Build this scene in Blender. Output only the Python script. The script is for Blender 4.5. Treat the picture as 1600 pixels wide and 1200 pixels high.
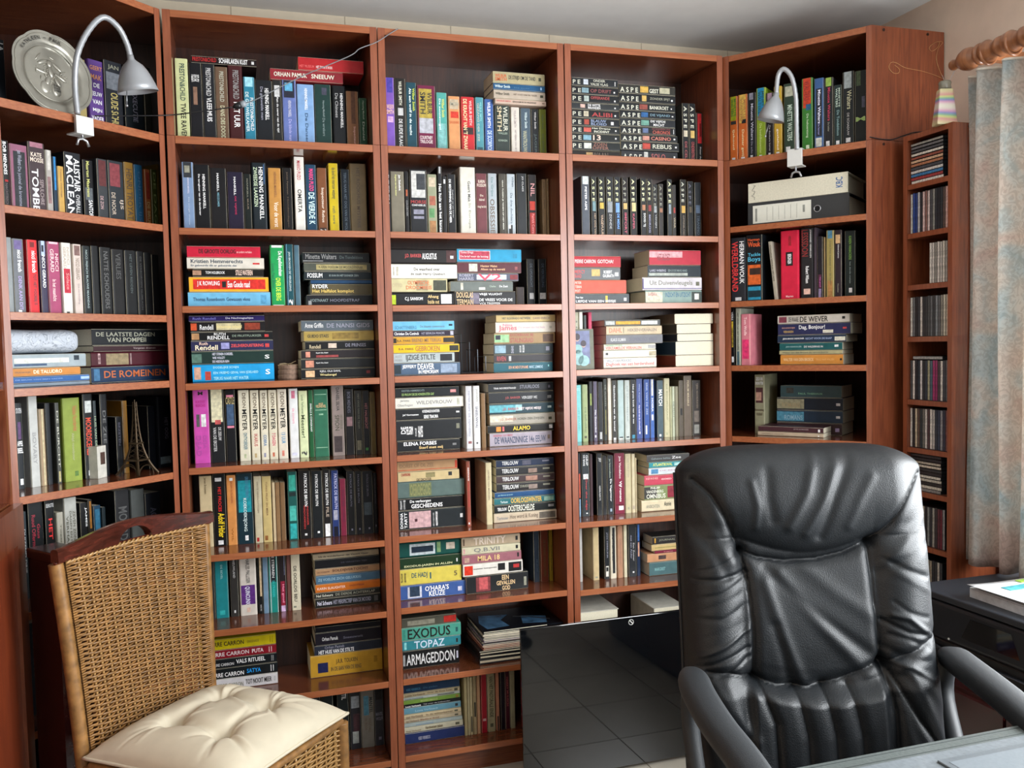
import bpy, math, random
from mathutils import Vector, Matrix
R_ = random.Random(7)
for o in list(bpy.data.objects): bpy.data.objects.remove(o)
S = bpy.context.scene
COL = S.collection
# ---------------------------------------------------------------- camera
CAMP = Vector((0.1689, -2.7322, 1.3964)); FPX = 1376.0; PPX, PPY = 3.43, 11.51
yaw, pit, rol = 0.3039, 0.052, -0.0219
FW = Vector((math.sin(yaw)*math.cos(pit), math.cos(yaw)*math.cos(pit), -math.sin(pit)))
_r = Vector((math.cos(yaw), -math.sin(yaw), 0)); _u = _r.cross(FW)
RT = _r*math.cos(rol) + _u*math.sin(rol); UP = _u*math.cos(rol) - _r*math.sin(rol)
cam = bpy.data.cameras.new('camera'); co = bpy.data.objects.new('camera', cam); COL.objects.link(co)
m = Matrix((RT, UP, -FW)).transposed().to_4x4(); m.translation = CAMP; co.matrix_world = m
cam.sensor_width = 36; cam.lens = 36*FPX/1600; cam.shift_x = -PPX/1600; cam.shift_y = PPY/1600
cam.clip_start = .02
S.camera = co
# ---------------------------------------------------------------- light
S.view_settings.view_transform = 'Standard'; S.view_settings.look = 'None'
S.view_settings.gamma = 1; S.view_settings.use_curve_mapping = False
S.view_settings.exposure = -0.2
W = bpy.data.worlds.new('sky'); S.world = W; W.use_nodes = True
bg = W.node_tree.nodes['Background']; bg.inputs[0].default_value = (.86, .93, 1, 1); bg.inputs[1].default_value = .16
def area(name, loc, look, sx, sy, power, col):
    l = bpy.data.lights.new(name, 'AREA'); l.shape = 'RECTANGLE'; l.size = sx; l.size_y = sy
    l.energy = power; l.color = col
    o = bpy.data.objects.new(name, l); COL.objects.link(o); o.location = loc
    o.rotation_euler = (Vector(look)-Vector(loc)).to_track_quat('-Z', 'Y').to_euler()
    return o
area('window_daylight', (2.5, -1.85, 1.5), (0.4, -.9, 1.2), 2.2, 1.3, 235, (.93, .97, 1))
area('unseen_rear_light', (1.5, -4.3, 1.7), (1.1, 0, 1.2), 1.6, 1.6, 30, (.93, .97, 1))  # soft frontal light from behind the camera, source unseen; no door is known

# ---------------------------------------------------------------- pixels to points (1600 x 1200)
def ray(x, y): return FW + RT*((x-800-PPX)/FPX) - UP*((y-600-PPY)/FPX)
def onz(x, y, z): d = ray(x, y); return CAMP + d*((z-CAMP.z)/d.z)
def ony(x, y, Y): d = ray(x, y); return CAMP + d*((Y-CAMP.y)/d.y)
def onx(x, y, X): d = ray(x, y); return CAMP + d*((X-CAMP.x)/d.x)
class Frame:                                   # a cabinet front: s along it, r into it, z up
    def __init__(self, ox, oy, ang):
        self.o = Vector((ox, oy, 0)); self.a = ang
        self.u = Vector((math.cos(ang), math.sin(ang), 0)); self.v = Vector((-math.sin(ang), math.cos(ang), 0))
    def p(self, s, r, z): q = self.o + self.u*s + self.v*r; q.z = z; return q
    def s_at(self, x, z, r):                   # s of the point of column x at height z, depth r
        t = (x-800-PPX)/FPX; b = self.p(0, r, z)-CAMP
        return (b.dot(RT)-t*b.dot(FW))/(t*self.u.dot(FW)-self.u.dot(RT))
    def z_at(self, y, s, r):
        t = -(y-600-PPY)/FPX; b = self.p(s, r, 0)-CAMP
        return (b.dot(UP)-t*b.dot(FW))/(t*FW.z-UP.z)
    def at(self, x, y, r):                     # point of pixel on plane r
        d = ray(x, y); t = ((self.p(0, r, 0)-CAMP).dot(self.v))/d.dot(self.v); return CAMP+d*t
    def loc(self, x, y, r):
        q = self.at(x, y, r); return ((q-self.o).dot(self.u), q.z)

# ---------------------------------------------------------------- materials
def lin(h):
    if len(h) == 3: h = ''.join(c*2 for c in h)
    c = [int(h[i:i+2], 16)/255 for i in (0, 2, 4)]
    return [v/12.92 if v < .04045 else ((v+.055)/1.055)**2.4 for v in c]
MATS = {}
def mat(h, rough=.42, key=None, noise=.12, scale=60, metal=0, coat=0, bump=0, **kw):
    k = (h, rough, key, noise, scale, metal, coat, bump)
    if k in MATS: return MATS[k]
    m = bpy.data.materials.new(key or 'paint_'+h); m.use_nodes = True
    nt = m.node_tree; b = nt.nodes['Principled BSDF']; c = lin(h)
    tc = nt.nodes.new('ShaderNodeTexCoord'); n = nt.nodes.new('ShaderNodeTexNoise')
    n.inputs['Scale'].default_value = scale; n.inputs['Detail'].default_value = 3
    nt.links.new(tc.outputs['Object'], n.inputs['Vector'])
    r = nt.nodes.new('ShaderNodeValToRGB'); e = r.color_ramp.elements
    e[0].position = .3; e[1].position = .7
    e[0].color = [v*(1-noise) for v in c]+[1]; e[1].color = [min(1, v*(1+noise)) for v in c]+[1]
    nt.links.new(n.outputs['Fac'], r.inputs[0]); nt.links.new(r.outputs[0], b.inputs['Base Color'])
    b.inputs['Roughness'].default_value = rough; b.inputs['Metallic'].default_value = metal
    b.inputs['Coat Weight'].default_value = coat
    if bump:
        bp = nt.nodes.new('ShaderNodeBump'); bp.inputs['Strength'].default_value = bump
        bp.inputs['Distance'].default_value = .002
        nt.links.new(n.outputs['Fac'], bp.inputs['Height']); nt.links.new(bp.outputs[0], b.inputs['Normal'])
    for a, v in kw.items(): b.inputs[a.replace('_', ' ')].default_value = v
    MATS[k] = m; return m
def wood(name, c1, c2, stretch, rough=.3, coat=.25, sc=9):
    m = bpy.data.materials.new(name); m.use_nodes = True; nt = m.node_tree; b = nt.nodes['Principled BSDF']
    tc = nt.nodes.new('ShaderNodeTexCoord'); mp = nt.nodes.new('ShaderNodeMapping'); mp.inputs['Scale'].default_value = stretch
    nt.links.new(tc.outputs['Object'], mp.inputs[0])
    n = nt.nodes.new('ShaderNodeTexNoise'); n.inputs['Scale'].default_value = sc; n.inputs['Detail'].default_value = 6
    n.inputs['Distortion'].default_value = .6
    nt.links.new(mp.outputs[0], n.inputs['Vector'])
    r = nt.nodes.new('ShaderNodeValToRGB'); e = r.color_ramp.elements; e[0].position = .32; e[1].position = .68
    e[0].color = lin(c1)+[1]; e[1].color = lin(c2)+[1]
    nt.links.new(n.outputs['Fac'], r.inputs[0]); nt.links.new(r.outputs[0], b.inputs['Base Color'])
    b.inputs['Roughness'].default_value = rough; b.inputs['Coat Weight'].default_value = coat; b.inputs['Coat Roughness'].default_value = .18
    bp = nt.nodes.new('ShaderNodeBump'); bp.inputs['Strength'].default_value = .08; bp.inputs['Distance'].default_value = .001
    nt.links.new(n.outputs['Fac'], bp.inputs['Height']); nt.links.new(bp.outputs[0], b.inputs['Normal'])
    return m
WOOD_V = wood('cherry_veneer_upright', '5f2d1b', '7c4228', (14, 14, 1), .28, .35)
WOOD_H = wood('cherry_veneer_shelf', '5c2c1c', '764024', (1, 12, 30), .17, .5)
EDGE_H = wood('shelf_edge_band', '8c4a2a', 'a5623a', (1, 12, 30), .35, .15)
EDGE_V = wood('panel_edge_band', '7c4026', '945234', (14, 14, 1), .35, .15)
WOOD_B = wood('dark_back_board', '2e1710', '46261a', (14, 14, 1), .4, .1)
WOOD_D = wood('dark_mahogany', '2c1010', '43191a', (2, 8, 8), .22, .5)
PAPER = mat('e0d8c0', .8, 'page_paper', .08, 300)

# ---------------------------------------------------------------- mesh building
class MB:
    def __init__(self): self.v = []; self.f = []; self.mi = []
    def add(self, vs, fs, mi=0):
        o = len(self.v); self.v += [tuple(v) for v in vs]; self.f += [tuple(i+o for i in f) for f in fs]; self.mi += [mi]*len(fs); return self
    def box(self, x0, x1, y0, y1, z0, z1, mi=0, M=None):
        vs = [Vector((x, y, z)) for x in (x0, x1) for y in (y0, y1) for z in (z0, z1)]
        if M: vs = [M@v for v in vs]
        return self.add(vs, [(0, 1, 3, 2), (4, 6, 7, 5), (0, 4, 5, 1), (2, 3, 7, 6), (0, 2, 6, 4), (1, 5, 7, 3)], mi)
    def prism(self, pts, z0, z1, mi=0):         # xy outline (counter-clockwise) between two heights
        n = len(pts); vs = [(p[0], p[1], z) for z in (z0, z1) for p in pts]
        return self.add(vs, [tuple(range(n-1, -1, -1)), tuple(range(n, 2*n))]+[(i, (i+1) % n, n+(i+1) % n, n+i) for i in range(n)], mi)
    def tube(self, pts, r, seg=8, mi=0, closed=False, cap=True):
        pts = [Vector(p) for p in pts]; n = len(pts); rs = r if isinstance(r, (list, tuple)) else [r]*n
        vs = []; N = None
        for i, p in enumerate(pts):
            a = pts[(i-1) % n] if (closed or i > 0) else p; b = pts[(i+1) % n] if (closed or i < n-1) else p
            t = (b-a).normalized()
            if N is None: N = t.orthogonal().normalized()
            else:
                N = N - t*N.dot(t); N = N.normalized() if N.length > 1e-6 else t.orthogonal().normalized()
            B = t.cross(N)
            for k in range(seg):
                an = 2*math.pi*k/seg; vs.append(p+N*(math.cos(an)*rs[i])+B*(math.sin(an)*rs[i]))
        fs = []; m = n if closed else n-1
        for i in range(m):
            for k in range(seg):
                a = i*seg+k; b = i*seg+(k+1) % seg; c = ((i+1) % n)*seg+(k+1) % seg; d = ((i+1) % n)*seg+k; fs.append((a, b, c, d))
        if cap and not closed: fs += [tuple(range(seg-1, -1, -1)), tuple((n-1)*seg+k for k in range(seg))]
        return self.add(vs, fs, mi)
    def lathe(self, prof, seg=20, M=None, mi=0):  # profile (radius, height) round local z
        vs = []; n = len(prof)
        for r, z in prof:
            for k in range(seg):
                a = 2*math.pi*k/seg; v = Vector((r*math.cos(a), r*math.sin(a), z)); vs.append(M@v if M else v)
        fs = [(i*seg+k, i*seg+(k+1) % seg, (i+1)*seg+(k+1) % seg, (i+1)*seg+k) for i in range(n-1) for k in range(seg)]
        fs += [tuple(range(seg-1, -1, -1)), tuple((n-1)*seg+k for k in range(seg))]
        return self.add(vs, fs, mi)
    def grid(self, nu, nv, fn, mi=0, flip=False):
        vs = [fn(i/(nu-1), j/(nv-1)) for i in range(nu) for j in range(nv)]; fs = []
        for i in range(nu-1):
            for j in range(nv-1):
                q = (i*nv+j, (i+1)*nv+j, (i+1)*nv+j+1, i*nv+j+1); fs.append(q[::-1] if flip else q)
        return self.add(vs, fs, mi)
    def mesh(self, name, mats, smooth=False):
        me = bpy.data.meshes.new(name); me.from_pydata(self.v, [], self.f)
        for m in (mats if isinstance(mats, (list, tuple)) else [mats]): me.materials.append(m)
        if any(self.mi): me.polygons.foreach_set('material_index', self.mi)
        if smooth: me.polygons.foreach_set('use_smooth', [True]*len(self.f))
        me.update(); return me
    def edged(self, n):                        # front edge faces take the edge band
        for k in n: self.mi[k] = 1
        return self
    def obj(self, name, mats, parent=None, smooth=False, **kw):
        o = bpy.data.objects.new(name, self.mesh(name, mats, smooth)); COL.objects.link(o)
        if parent: o.parent = parent
        return tag(o, **kw)
def tag(o, label=None, cat=None, group=None, kind=None):
    if label: o['label'] = label
    if cat: o['category'] = cat
    if group: o['group'] = group
    if kind: o['kind'] = kind
    return o
def empty(name, loc, label, cat, group=None, rot=0):
    o = bpy.data.objects.new(name, None); COL.objects.link(o); o.location = loc; o.rotation_euler = (0, 0, rot); o.empty_display_size = .05
    return tag(o, label, cat, group)
def bevel(o, w, seg=2):
    md = o.modifiers.new('bevel', 'BEVEL'); md.width = w; md.segments = seg; md.limit_method = 'ANGLE'; return o
FC = bpy.data.curves.new('type', 'FONT'); FC.resolution_u = 2; FC.fill_mode = 'FRONT'; FC.offset = .014
FO = bpy.data.objects.new('type', FC); COL.objects.link(FO)
GLY = {}
def glyphs(t, bold=True):                      # flat letter shapes of a text, fitted to 0..1
    if t in GLY: return GLY[t]
    FC.body = t
    dg = bpy.context.evaluated_depsgraph_get(); dg.update()
    me = FO.evaluated_get(dg).to_mesh()
    vs = [v.co[:2] for v in me.vertices]; fs = [tuple(p.vertices) for p in me.polygons]
    x0 = min(v[0] for v in vs); x1 = max(v[0] for v in vs); y0 = min(v[1] for v in vs); y1 = max(v[1] for v in vs)
    w, h = max(x1-x0, 1e-4), max(y1-y0, 1e-4)
    GLY[t] = ([((v[0]-x0)/w, (v[1]-y0)/h) for v in vs], fs, w/h); FO.evaluated_get(dg).to_mesh_clear(); return GLY[t]
# ---------------------------------------------------------------- the library
# V = books standing in a row, H = books lying in a pile (bottom one first).
# header: mode bay shelf recess crop_x crop_y crop_scale [base y of the pile]
# book:   x0 x1 ytop colour [~lean] [d depth] [h hardback] | lettering | #patch
BOOKS = '''
V A 0 .09 250 0 4.571 upright
115 218 415 c9cf9a|PRESTON&CHILD,244,.06,.5,.35,.75>TWEE RAVEN,111,.53,.95,.35,.75
225 315 445 1c1c22|RELIEK,ddd,.15,.24,.2,.8|#8a6a58,.3,.52,.3,.62|#a33,.92,.98,.3,.6
318 408 455 24262c|PRESTON&CHILD,ccc,.05,.4,.3,.7>VLEERMUIS,fff,.42,.72,.3,.7
410 498 475 6b5442|PRESTON&CHILD,bba,.06,.45,.35,.7>DANS DES DOODS,cca,.5,.95,.35,.7
500 605 465 4a1f22|PRESTON&CHILD,999,.06,.42,.35,.75>HET UUR,fff,.46,.78,.35,.75
610 690 548 2d7f9a|PRESTON&CHILD,eee,.3,.78,.55,.85|DE GRUWELKAMER,dee,.22,.8,.15,.45|#9fd8e8,.0,.14,0,1
695 815 570 1e2228|HENNING MANKELL,fff,.12,.6,.55,.78|De gekwelde man,99a,.1,.6,.25,.45
818 880 570 2b2b2b|Aan de oever van de tijd,eee,.25,.78,.35,.65|#ccc,.08,.25,.2,.8
885 985 570 6373ad|HENNING MANKELL,ccd,.3,.55,.4,.62>De blinde man,aad,.58,.9,.4,.62|#262838,0,.26,0,1|#5fa8cf,.04,.16,.2,.75
990 1110 600 7fa3cf|HENNING MANKELL,fff,.06,.4,.45,.62>De Danser,357,.45,.92,.45,.62|#a9907c,.9,1,0,1
1115 1232 600 1f3f3c|Henning Mankell,899,.25,.5,.45,.6>De wrekers,788,.52,.8,.45,.6|#445,.05,.16,.45,.75
1240 1335 610 1b1d22|HENNING MANKELL,fff,.12,.66,.6,.8|De Chinees,aaa,.12,.5,.22,.45
1340 1425 650 7a5233|Inspecteur,c98,.6,.9,.5,.75|#5a3822,.0,.55,.4,.75
1430 1505 700 1f4a30|Henning Mankell,9a9,.05,.4,.4,.65>Daniel,9a9,.45,.8,.4,.65
H A 0 .09 250 0 4.571 450 lying on the left books
222 690 392 241518|PRESTON&CHILD,b22,.02,.38,.25,.8>SCHARLAKEN KUST,fff,.42,.86,.2,.85|#ddd,.92,.96,.3,.7
H A 0 .09 250 0 4.571 565 lying on the middle books
788 1308 482 8f2b33|ORHAN PAMUK,eed,.05,.5,.3,.7>SNEEUW,eed,.56,.88,.3,.7
988 1455 400 b3262b|HET MUSEUM,e66,.02,.24,.2,.4>HET ZWARTE BOEK,fdd,.27,.52,.2,.4
V A 1 .1 270 220 4.848 upright
85 172 160 7b93b5|HENNING MANKELL,dde,.22,.45,.45,.6>De jonge vrouw,bcd,.5,.9,.45,.6|#33373c,0,.22,0,1|#998,.05,.15,.25,.7|#d88,.95,1,.45,.65
175 292 180 15161b|HENNING MANKELL,fff,.14,.65,.55,.72|De terugkeer van de dansleraar,fff,.14,.75,.25,.4|#d88,.95,1,.45,.65
296 418 205 1b1a1e|MANKELL,fff,.08,.36,.42,.55>MIDZOMER,7ab,.38,.6,.42,.55|#d88,.94,1,.45,.65
424 545 235 241d38|MANKELL,fff,.08,.38,.42,.55>DE VIJFDE,b25,.4,.7,.42,.55|#d88,.94,1,.45,.65
549 605 250 17201d|MANKELL,887,.08,.4,.42,.6>MUUR,876,.42,.6,.42,.6|#955,.95,1,.4,.7
610 722 165 1e2930|HENNING MANKELL,fff,.06,.8,.5,.78|ZWEEDSE LAARZEN,cdb,.06,.62,.15,.4|#3a5f8f,.02,.3,.82,1|#d88,.94,1,.4,.6
736 832 205 c08a45|HENNING MANKELL,853,.06,.45,.45,.65>Voor de vorst,fed,.52,.9,.4,.75
845 915 205 1a1719|James Patterson,654,.06,.4,.4,.6>Hondendagen,543,.44,.9,.4,.6
933 1010 112 e4e0d8|MARIO PUZO,b23,.05,.3,.3,.65>OMERTA,222,.42,.72,.3,.7
1018 1098 180 1f4560|MARIO PUZO,f48,.06,.38,.35,.75>DE VIERDE K,dff,.4,.86,.25,.8
1105 1178 205 7a4a2c|Inspecteur Rebus,edc,.3,.82,.35,.7|#3c2a20,.9,1,0,1|20,ddd,.92,.99,.2,.8
1192 1265 170 d3b91f|de dood van mevrouw westaway,553,.06,.5,.25,.75>ruth ware,774,.6,.85,.35,.65
1285 1350 215 14212e|TERUG NAAR HET OOG VAN DE WOLF,567,.05,.95,.35,.65
1352 1478 172 8a7a5c|HET ROOKHUIS MYSTERIE,654,.06,.9,.4,.6
H A 2 .08 270 360 4.848 0 left pile
118 742 468 6fb4d8|Thomas Rosenboom,357,.06,.44,.4,.65>Gewassen vlees,357,.46,.75,.4,.65|#5aa0c8,.88,.95,.2,.8
125 727 352 e8a92a|J K ROWLING,fff,.1,.38,.35,.72>Een Goede raad,fff,.48,.76,.3,.72|#cf2e26,.05,.96,.18,.84|#222,.41,.46,.3,.7
150 690 290 191513|TOM HOLBROOK,eee,.18,.45,.35,.7>STILLE WATEREN,fdc,.6,.84,.2,.85|#b08a70,.0,.12,.05,.95
108 693 204 d9d3c6|Kristien Hemmerechts,345,.05,.72,.5,.85|Er gebeurde dit er gebeurde dat,567,.05,.64,.15,.38|#c33,.85,.94,.4,.55
108 665 115 c8203c|DE GROOTE OORLOG,111,.16,.66,.35,.72>en andere verhalen,fbb,.67,.88,.4,.6
V A 2 .08 270 360 4.848 upright
750 855 112 1f9e55|De Kapellekensbaan,fff,.1,.5,.5,.85>OVER DE BERG,df4,.53,.9,.35,.7|Louis Paul Boon,164,.3,.7,.12,.3|#f4f4f4,0,.04,0,1|#f4f4f4,.97,1,0,1
862 925 105 17505a|JAN BROKKEN DE VERGELDING,cdd,.12,.75,.35,.65|#7fb0d0,0,1,0,.12|?,eee,.88,.98,.3,.8
930 972 112 4c6c7c
H A 2 .09 270 360 4.848 0 right pile
1018 1518 488 181b22|VOETNAAKT,899,.05,.32,.4,.65>HOOFDSTRAF,778,.35,.8,.4,.65|#999,.02,.07,.1,.5
1045 1525 405 5c5238|RYDER,fff,.03,.28,.6,.95>Het Halfslot komplot,ec6,.03,.7,.1,.5
1045 1525 375 1d4468
1000 1525 310 1c2a31|FOSSUM,fff,.04,.26,.25,.8>IK KAN IN HET DONKER ZIEN,899,.36,.8,.4,.65
995 1500 245 55594f|KARIN FOSSUM DE MOORDENAAR,553,.22,.88,.35,.65|#ac9f6c,.18,.94,.15,.88
985 1490 165 1d2226|Minette Walters,888,.04,.5,.35,.85>De Tondeldoos,455,.55,.9,.4,.7|#bbb,.0,.3,.0,.2
H A 3 .08 270 470 4.706 0 left pile
148 748 472 1f9ad6|DODELIJKE SCHIJN,aef,.25,.56,.72,.88|EEN VREEMD GEVAL VAN IJDELHEID,aef,.25,.8,.4,.58|TERUG NAAR HET WATER,aef,.25,.68,.1,.28|#c9a08a,.02,.1,.15,.85|#b7473c,.15,.22,.1,.6|S,fff,.89,.95,.35,.65
140 742 375 1e3a34|HET STENEN OORDEEL,dde,.25,.5,.68,.88|WIE VOLGT?,dde,.25,.4,.4,.58|DE HEIDELEUGEN,dde,.25,.45,.12,.3|#56776a,.0,.12,.1,.8|S,fff,.89,.95,.35,.65
135 740 298 2d2f52|Ruth,ecb,.1,.2,.6,.9|Rendell,fec,.05,.32,.12,.6|ZIELSVERDUISTERING,e55,.48,.88,.35,.65|#99c,.36,.46,.2,.8|#c44,.9,.95,.3,.65
133 735 232 15181a|RUTH,eee,.28,.42,.6,.9|RENDELL,eee,.2,.47,.15,.55|DE FRUITPLUKKER,898,.5,.86,.4,.65|#b58a60,.01,.1,.15,.85|#c44,.9,.95,.35,.65
132 680 155 1f1a1c|Rendell,eee,.12,.3,.2,.7|Vreemde schuld,ed9,.34,.68,.35,.65|#c8bd94,.34,.67,.02,.98|#8e3a26,.72,.93,.1,.98|#d0552f,0,.08,.1,.9
118 675 110 2a2060|Ruth Rendell,77c,.05,.35,.3,.7|De Nachtegaaltjes,dde,.48,.85,.3,.7
H A 3 .08 270 470 4.706 0 right pile
945 1520 505 15171b|KJELL OLA DAHL,ddd,.25,.53,.6,.85|Wraakengel,ed9,.25,.47,.2,.5|#e2b98f,.06,.18,.1,.85|#833,.88,.93,.4,.7
945 1510 430 26282b|Kjell Ola Dahl,eee,.2,.36,.5,.65|#c98a72,.06,.17,.05,.95
945 1500 365 2c2528|Kjell Ola Dahl,eee,.2,.36,.55,.75|#d8907c,.06,.12,.1,.95|#944,.2,.5,.15,.4
975 1480 300 16171a|Rendell,cb9,.06,.22,.15,.6|DE PRINSES,889,.58,.88,.3,.7|#c9b8a8,.33,.45,.2,.75
965 1480 225 a8904a|GUIDO STAES,222,.05,.35,.35,.68|#8a7238,.4,.78,.2,.8
945 1475 145 5a646c|Anne Griffin,eee,.05,.3,.3,.75|DE NANSI GIDS,99a,.35,.95,.3,.7
V A 4 .1 280 590 4.848 upright
120 240 97 c24ca4|M,222,.02,.07,.35,.65,^|KATHY,b28,.14,.18,.2,.8,^|REICHS,b28,.19,.23,.2,.8,^|DEJA,a49,.62,.8,.5,.8|DEAD,a49,.62,.9,.15,.45|#555,.33,.5,.2,.4|#ddd,.33,.5,.5,.8
245 355 88 1d1e22|DE ZEEUW,ccc,.52,.7,.55,.75|VAN DE EKSTER,ccc,.52,.85,.2,.42|#d5cfae,0,.45,0,1|#b55,.42,.48,.35,.75
362 440 95 131419|CASTLE,ba7,.1,.2,.1,.9,^|#d9849a,.07,.1,0,1|#d9849a,.5,.53,0,1|#3f5776,.2,.49,.1,.95
462 545 98 d9d3bd|DEON,654,.04,.25,.4,.7>MEYER,111,.27,.57,.35,.75>ONTVOERDER,478,.6,.84,.4,.72|#b9c09a,.9,.96,.4,.6
552 618 98 d9d1ba|DEON,654,.04,.25,.35,.75>MEYER,111,.27,.57,.3,.8>IKARUS,b55,.62,.8,.35,.75|#b09a70,.9,.96,.35,.6
625 683 98 dad3bd|DEON,654,.04,.25,.35,.75>MEYER,111,.27,.57,.3,.8>COBRA,47a,.64,.8,.35,.75|#8a8aa0,.9,.96,.35,.6
688 752 96 dad2ba|DEON,654,.04,.25,.35,.75>MEYER,111,.27,.57,.3,.8>7 DAGEN,c36,.62,.8,.35,.75|#c06a50,.9,.96,.35,.6
757 828 90 dbd2c0|DEON,654,.04,.25,.35,.75>MEYER,111,.27,.56,.3,.8>13 UUR,38b,.62,.78,.35,.75|#d08070,.88,.96,.35,.6
845 912 86 dfe0e0|de zomers,eab,.28,.5,.35,.65|#c8738a,.03,.14,.3,.7|#ccd,.92,.96,.2,.8
918 985 102 d3dcae|Louis Verhoeven,786,.06,.35,.3,.6>Meester!,453,.36,.7,.25,.65|?,444,.9,.97,.2,.8
990 1028 96 1d5a33|SWELLS & CONGRAAT,fff,.2,.62,.35,.65
1030 1140 92 2f6a50|VAN DE,db8,.2,.23,.35,.65,^|VELDHEUVEL,db8,.23,.27,.15,.85,^|#8fb89a,.07,.08,.1,.9|#8fb89a,.3,.31,.1,.9|#8fb89a,.86,.87,.1,.9|#8fb89a,.36,.38,.35,.65
1165 1258 62 8b7d78|DANIEL SILVA,222,.03,.36,.4,.65|SPION,443,.42,.64,.25,.6|#43393a,.72,.95,.15,.8|HET ENGELSE,665,.42,.62,.68,.85
1266 1332 90 1b191c|BOB MENDES,556,.04,.36,.3,.65|#8d6f73,.42,.56,.1,.95
1340 1395 100 34342f|#6f6b58,.78,.93,.1,.9|HET OOG VAN DE TIJGER,665,.05,.6,.35,.65
1400 1450 100 232326|HET HALSRECHT,955,.2,.6,.3,.7|#484,.9,.94,.3,.7
1456 1505 112 6a5a34|DE SCHADUW,443,.1,.6,.4,.6
V A 5 .12 290 720 4.848 upright
120 215 120 c6b48e|Jeroen Brouwers,653,.02,.25,.35,.6|#b0a070,.9,.95,.3,.6
222 318 105 161618|HET PROCES,d22,.18,.52,.4,.65>Adolf Hitler,fd2,.54,.88,.35,.85|#ddd,.05,.1,.2,.7|#ddd,.92,.98,.3,.7
325 396 112 d68f4e|JEROEN OLYSLAEGERS,a53,.08,.4,.4,.65|WIL,a62,.75,.95,.4,.6|#eee,.04,.08,.35,.7
400 522 100 16343f|ERIKA COUPERUS,479,.05,.35,.55,.75|KOEKOEKSJONG,dee,.35,.82,.35,.6|#1c8f9c,.1,.55,.1,.95|#eee,.88,.95,.45,.65
530 590 120 c3b99c|GROTE VERWACHTINGEN,876,.08,.55,.4,.6|#a22,.92,.98,.1,.5
592 662 120 c9b378|TURKS FRUIT EN MEER,864,.08,.6,.4,.6|#8a5a30,.9,.97,.1,.5
668 690 165 c8b490
692 725 165 8a6a48
727 765 165 7a5c3e
785 858 85 1b5a55|#35a08e,.05,.28,.15,.9|#1a2a2a,.3,.36,.1,.9|#49b3a6,.5,.72,.1,.9|#2fa4a4,.76,.98,.1,.9
870 960 80 1e1818|PATRICK DE BRUYN,fff,.04,.52,.45,.7|INDRINGER,b33,.52,.8,.6,.75|VERDOEMDEN,b33,.5,.85,.35,.5|#eee,.92,.95,.4,.6
965 1048 80 1b1f23|PATRICK DE BRUYN,eee,.05,.52,.35,.6|#eee,.9,.93,.45,.65
1050 1110 72 211f20|PATRICK DE BRUYN,eee,.05,.52,.35,.7>FILE,ba9,.55,.7,.35,.7|#eee,.8,.99,.1,.95
1115 1170 75 2a3d78|PATRICK DE BRUYN,cce,.05,.58,.4,.8|#aab,.6,.75,.1,.9|#112,.85,1,.1,.95
1178 1225 138 8a2b46|DODELIJKE LEUGENS,524,.2,.75,.35,.65
1232 1290 80 1f1f22|PATRICK DE BRUYN,667,.05,.55,.4,.65|#889,.9,.93,.45,.65
1293 1345 80 1d1e22|PATRICK DE BRUYN,667,.05,.5,.4,.65|#889,.9,.93,.45,.65
1348 1428 80 20242a|#445058,.5,.7,.1,.9|PATRICK DE BRUYN,556,.05,.4,.4,.6|#889,.9,.93,.5,.65
1432 1500 95 1c1c20|PATRICK DE BRUYN,556,.08,.5,.4,.6|#889,.86,.89,.4,.6
V A 6 .12 310 840 5.161 upright
20 95 150 8d8064
98 142 150 2a3132
145 250 130 1f8086|DE BEVEL,9cc,.18,.4,.45,.6|#3aa,.88,.95,.3,.7
265 332 120 3a3836|NIEUWLAND,ccc,.12,.4,.4,.65|#ddd,.9,.94,.4,.6
340 478 95 d8cfc4|CHARLES PALLISER,333,.08,.5,.4,.62|QUINCUNX,eef,.55,.83,.3,.6|#5c2f7c,.53,.83,.02,.98|#dba,.88,.95,.4,.6
487 525 110 19191b|#c9b18c,.08,.72,.45,.85|VAN DIS,ccc,.85,.95,.4,.7
528 572 110 6f8ba4
576 650 95 1f8a80|DE STERREN,eee,.06,.45,.4,.65>DE STRANDEN,3cc,.5,.75,.4,.65|#232a2e,.04,.52,.14,.86|#f0efe8,0,1,0,.08|#f0efe8,0,1,.92,1
658 718 110 2c2428|Het goud,f9b,.55,.85,.35,.7|#8d1f38,.5,.9,.1,.9|#d5b5da,.9,1,.1,.9|#a9b4da,0,.4,.75,1
722 752 110 6d4640
756 830 80 d3cbb2|DE OORLOG BEU,222,.3,.86,.3,.62|#887,.93,.96,.2,.5
H A 6 .11 310 840 5.161 0 right pile
945 1470 500 20221f|Nel Scheurs,dde,.03,.25,.3,.75>HET PERSPECTIEF VAN DE MOORD,99a,.27,.85,.3,.75|#555,.9,.96,.2,.8
935 1465 455 2b2c28|Nel Scheurs,ddc,.03,.28,.3,.75>DE DERDE ACHTERKLAP,998,.32,.92,.3,.75
945 1485 385 c96d22|KARIN SLAUGHTER,fdc,.03,.46,.35,.65>ONZICHTBAAR,832,.52,.75,.45,.65
950 1475 315 4a6d88|ZIJ VOELDE ZICH GELUKKIG,9bc,.03,.7,.3,.7
945 1475 260 b08a66|DE SCHRIJVER,754,.03,.22,.35,.6>SOLDIJVERTOCHT,411,.26,.82,.3,.78
940 1470 185 191b20|DE VERGETEN TIJD,445,.4,.8,.4,.6
925 1455 138 ada086|Uit de wonderkamer van Vincent Visser,222,.08,.84,.35,.65
H A 7 .11 310 960 5.161 0 left pile
-20 642 548 d8d6d8|PIERRE CARRON,998,.2,.55,.2,.6>TOT NOOIT MEER,222,.58,.92,.3,.75|#bbb,.95,.97,.3,.7
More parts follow.
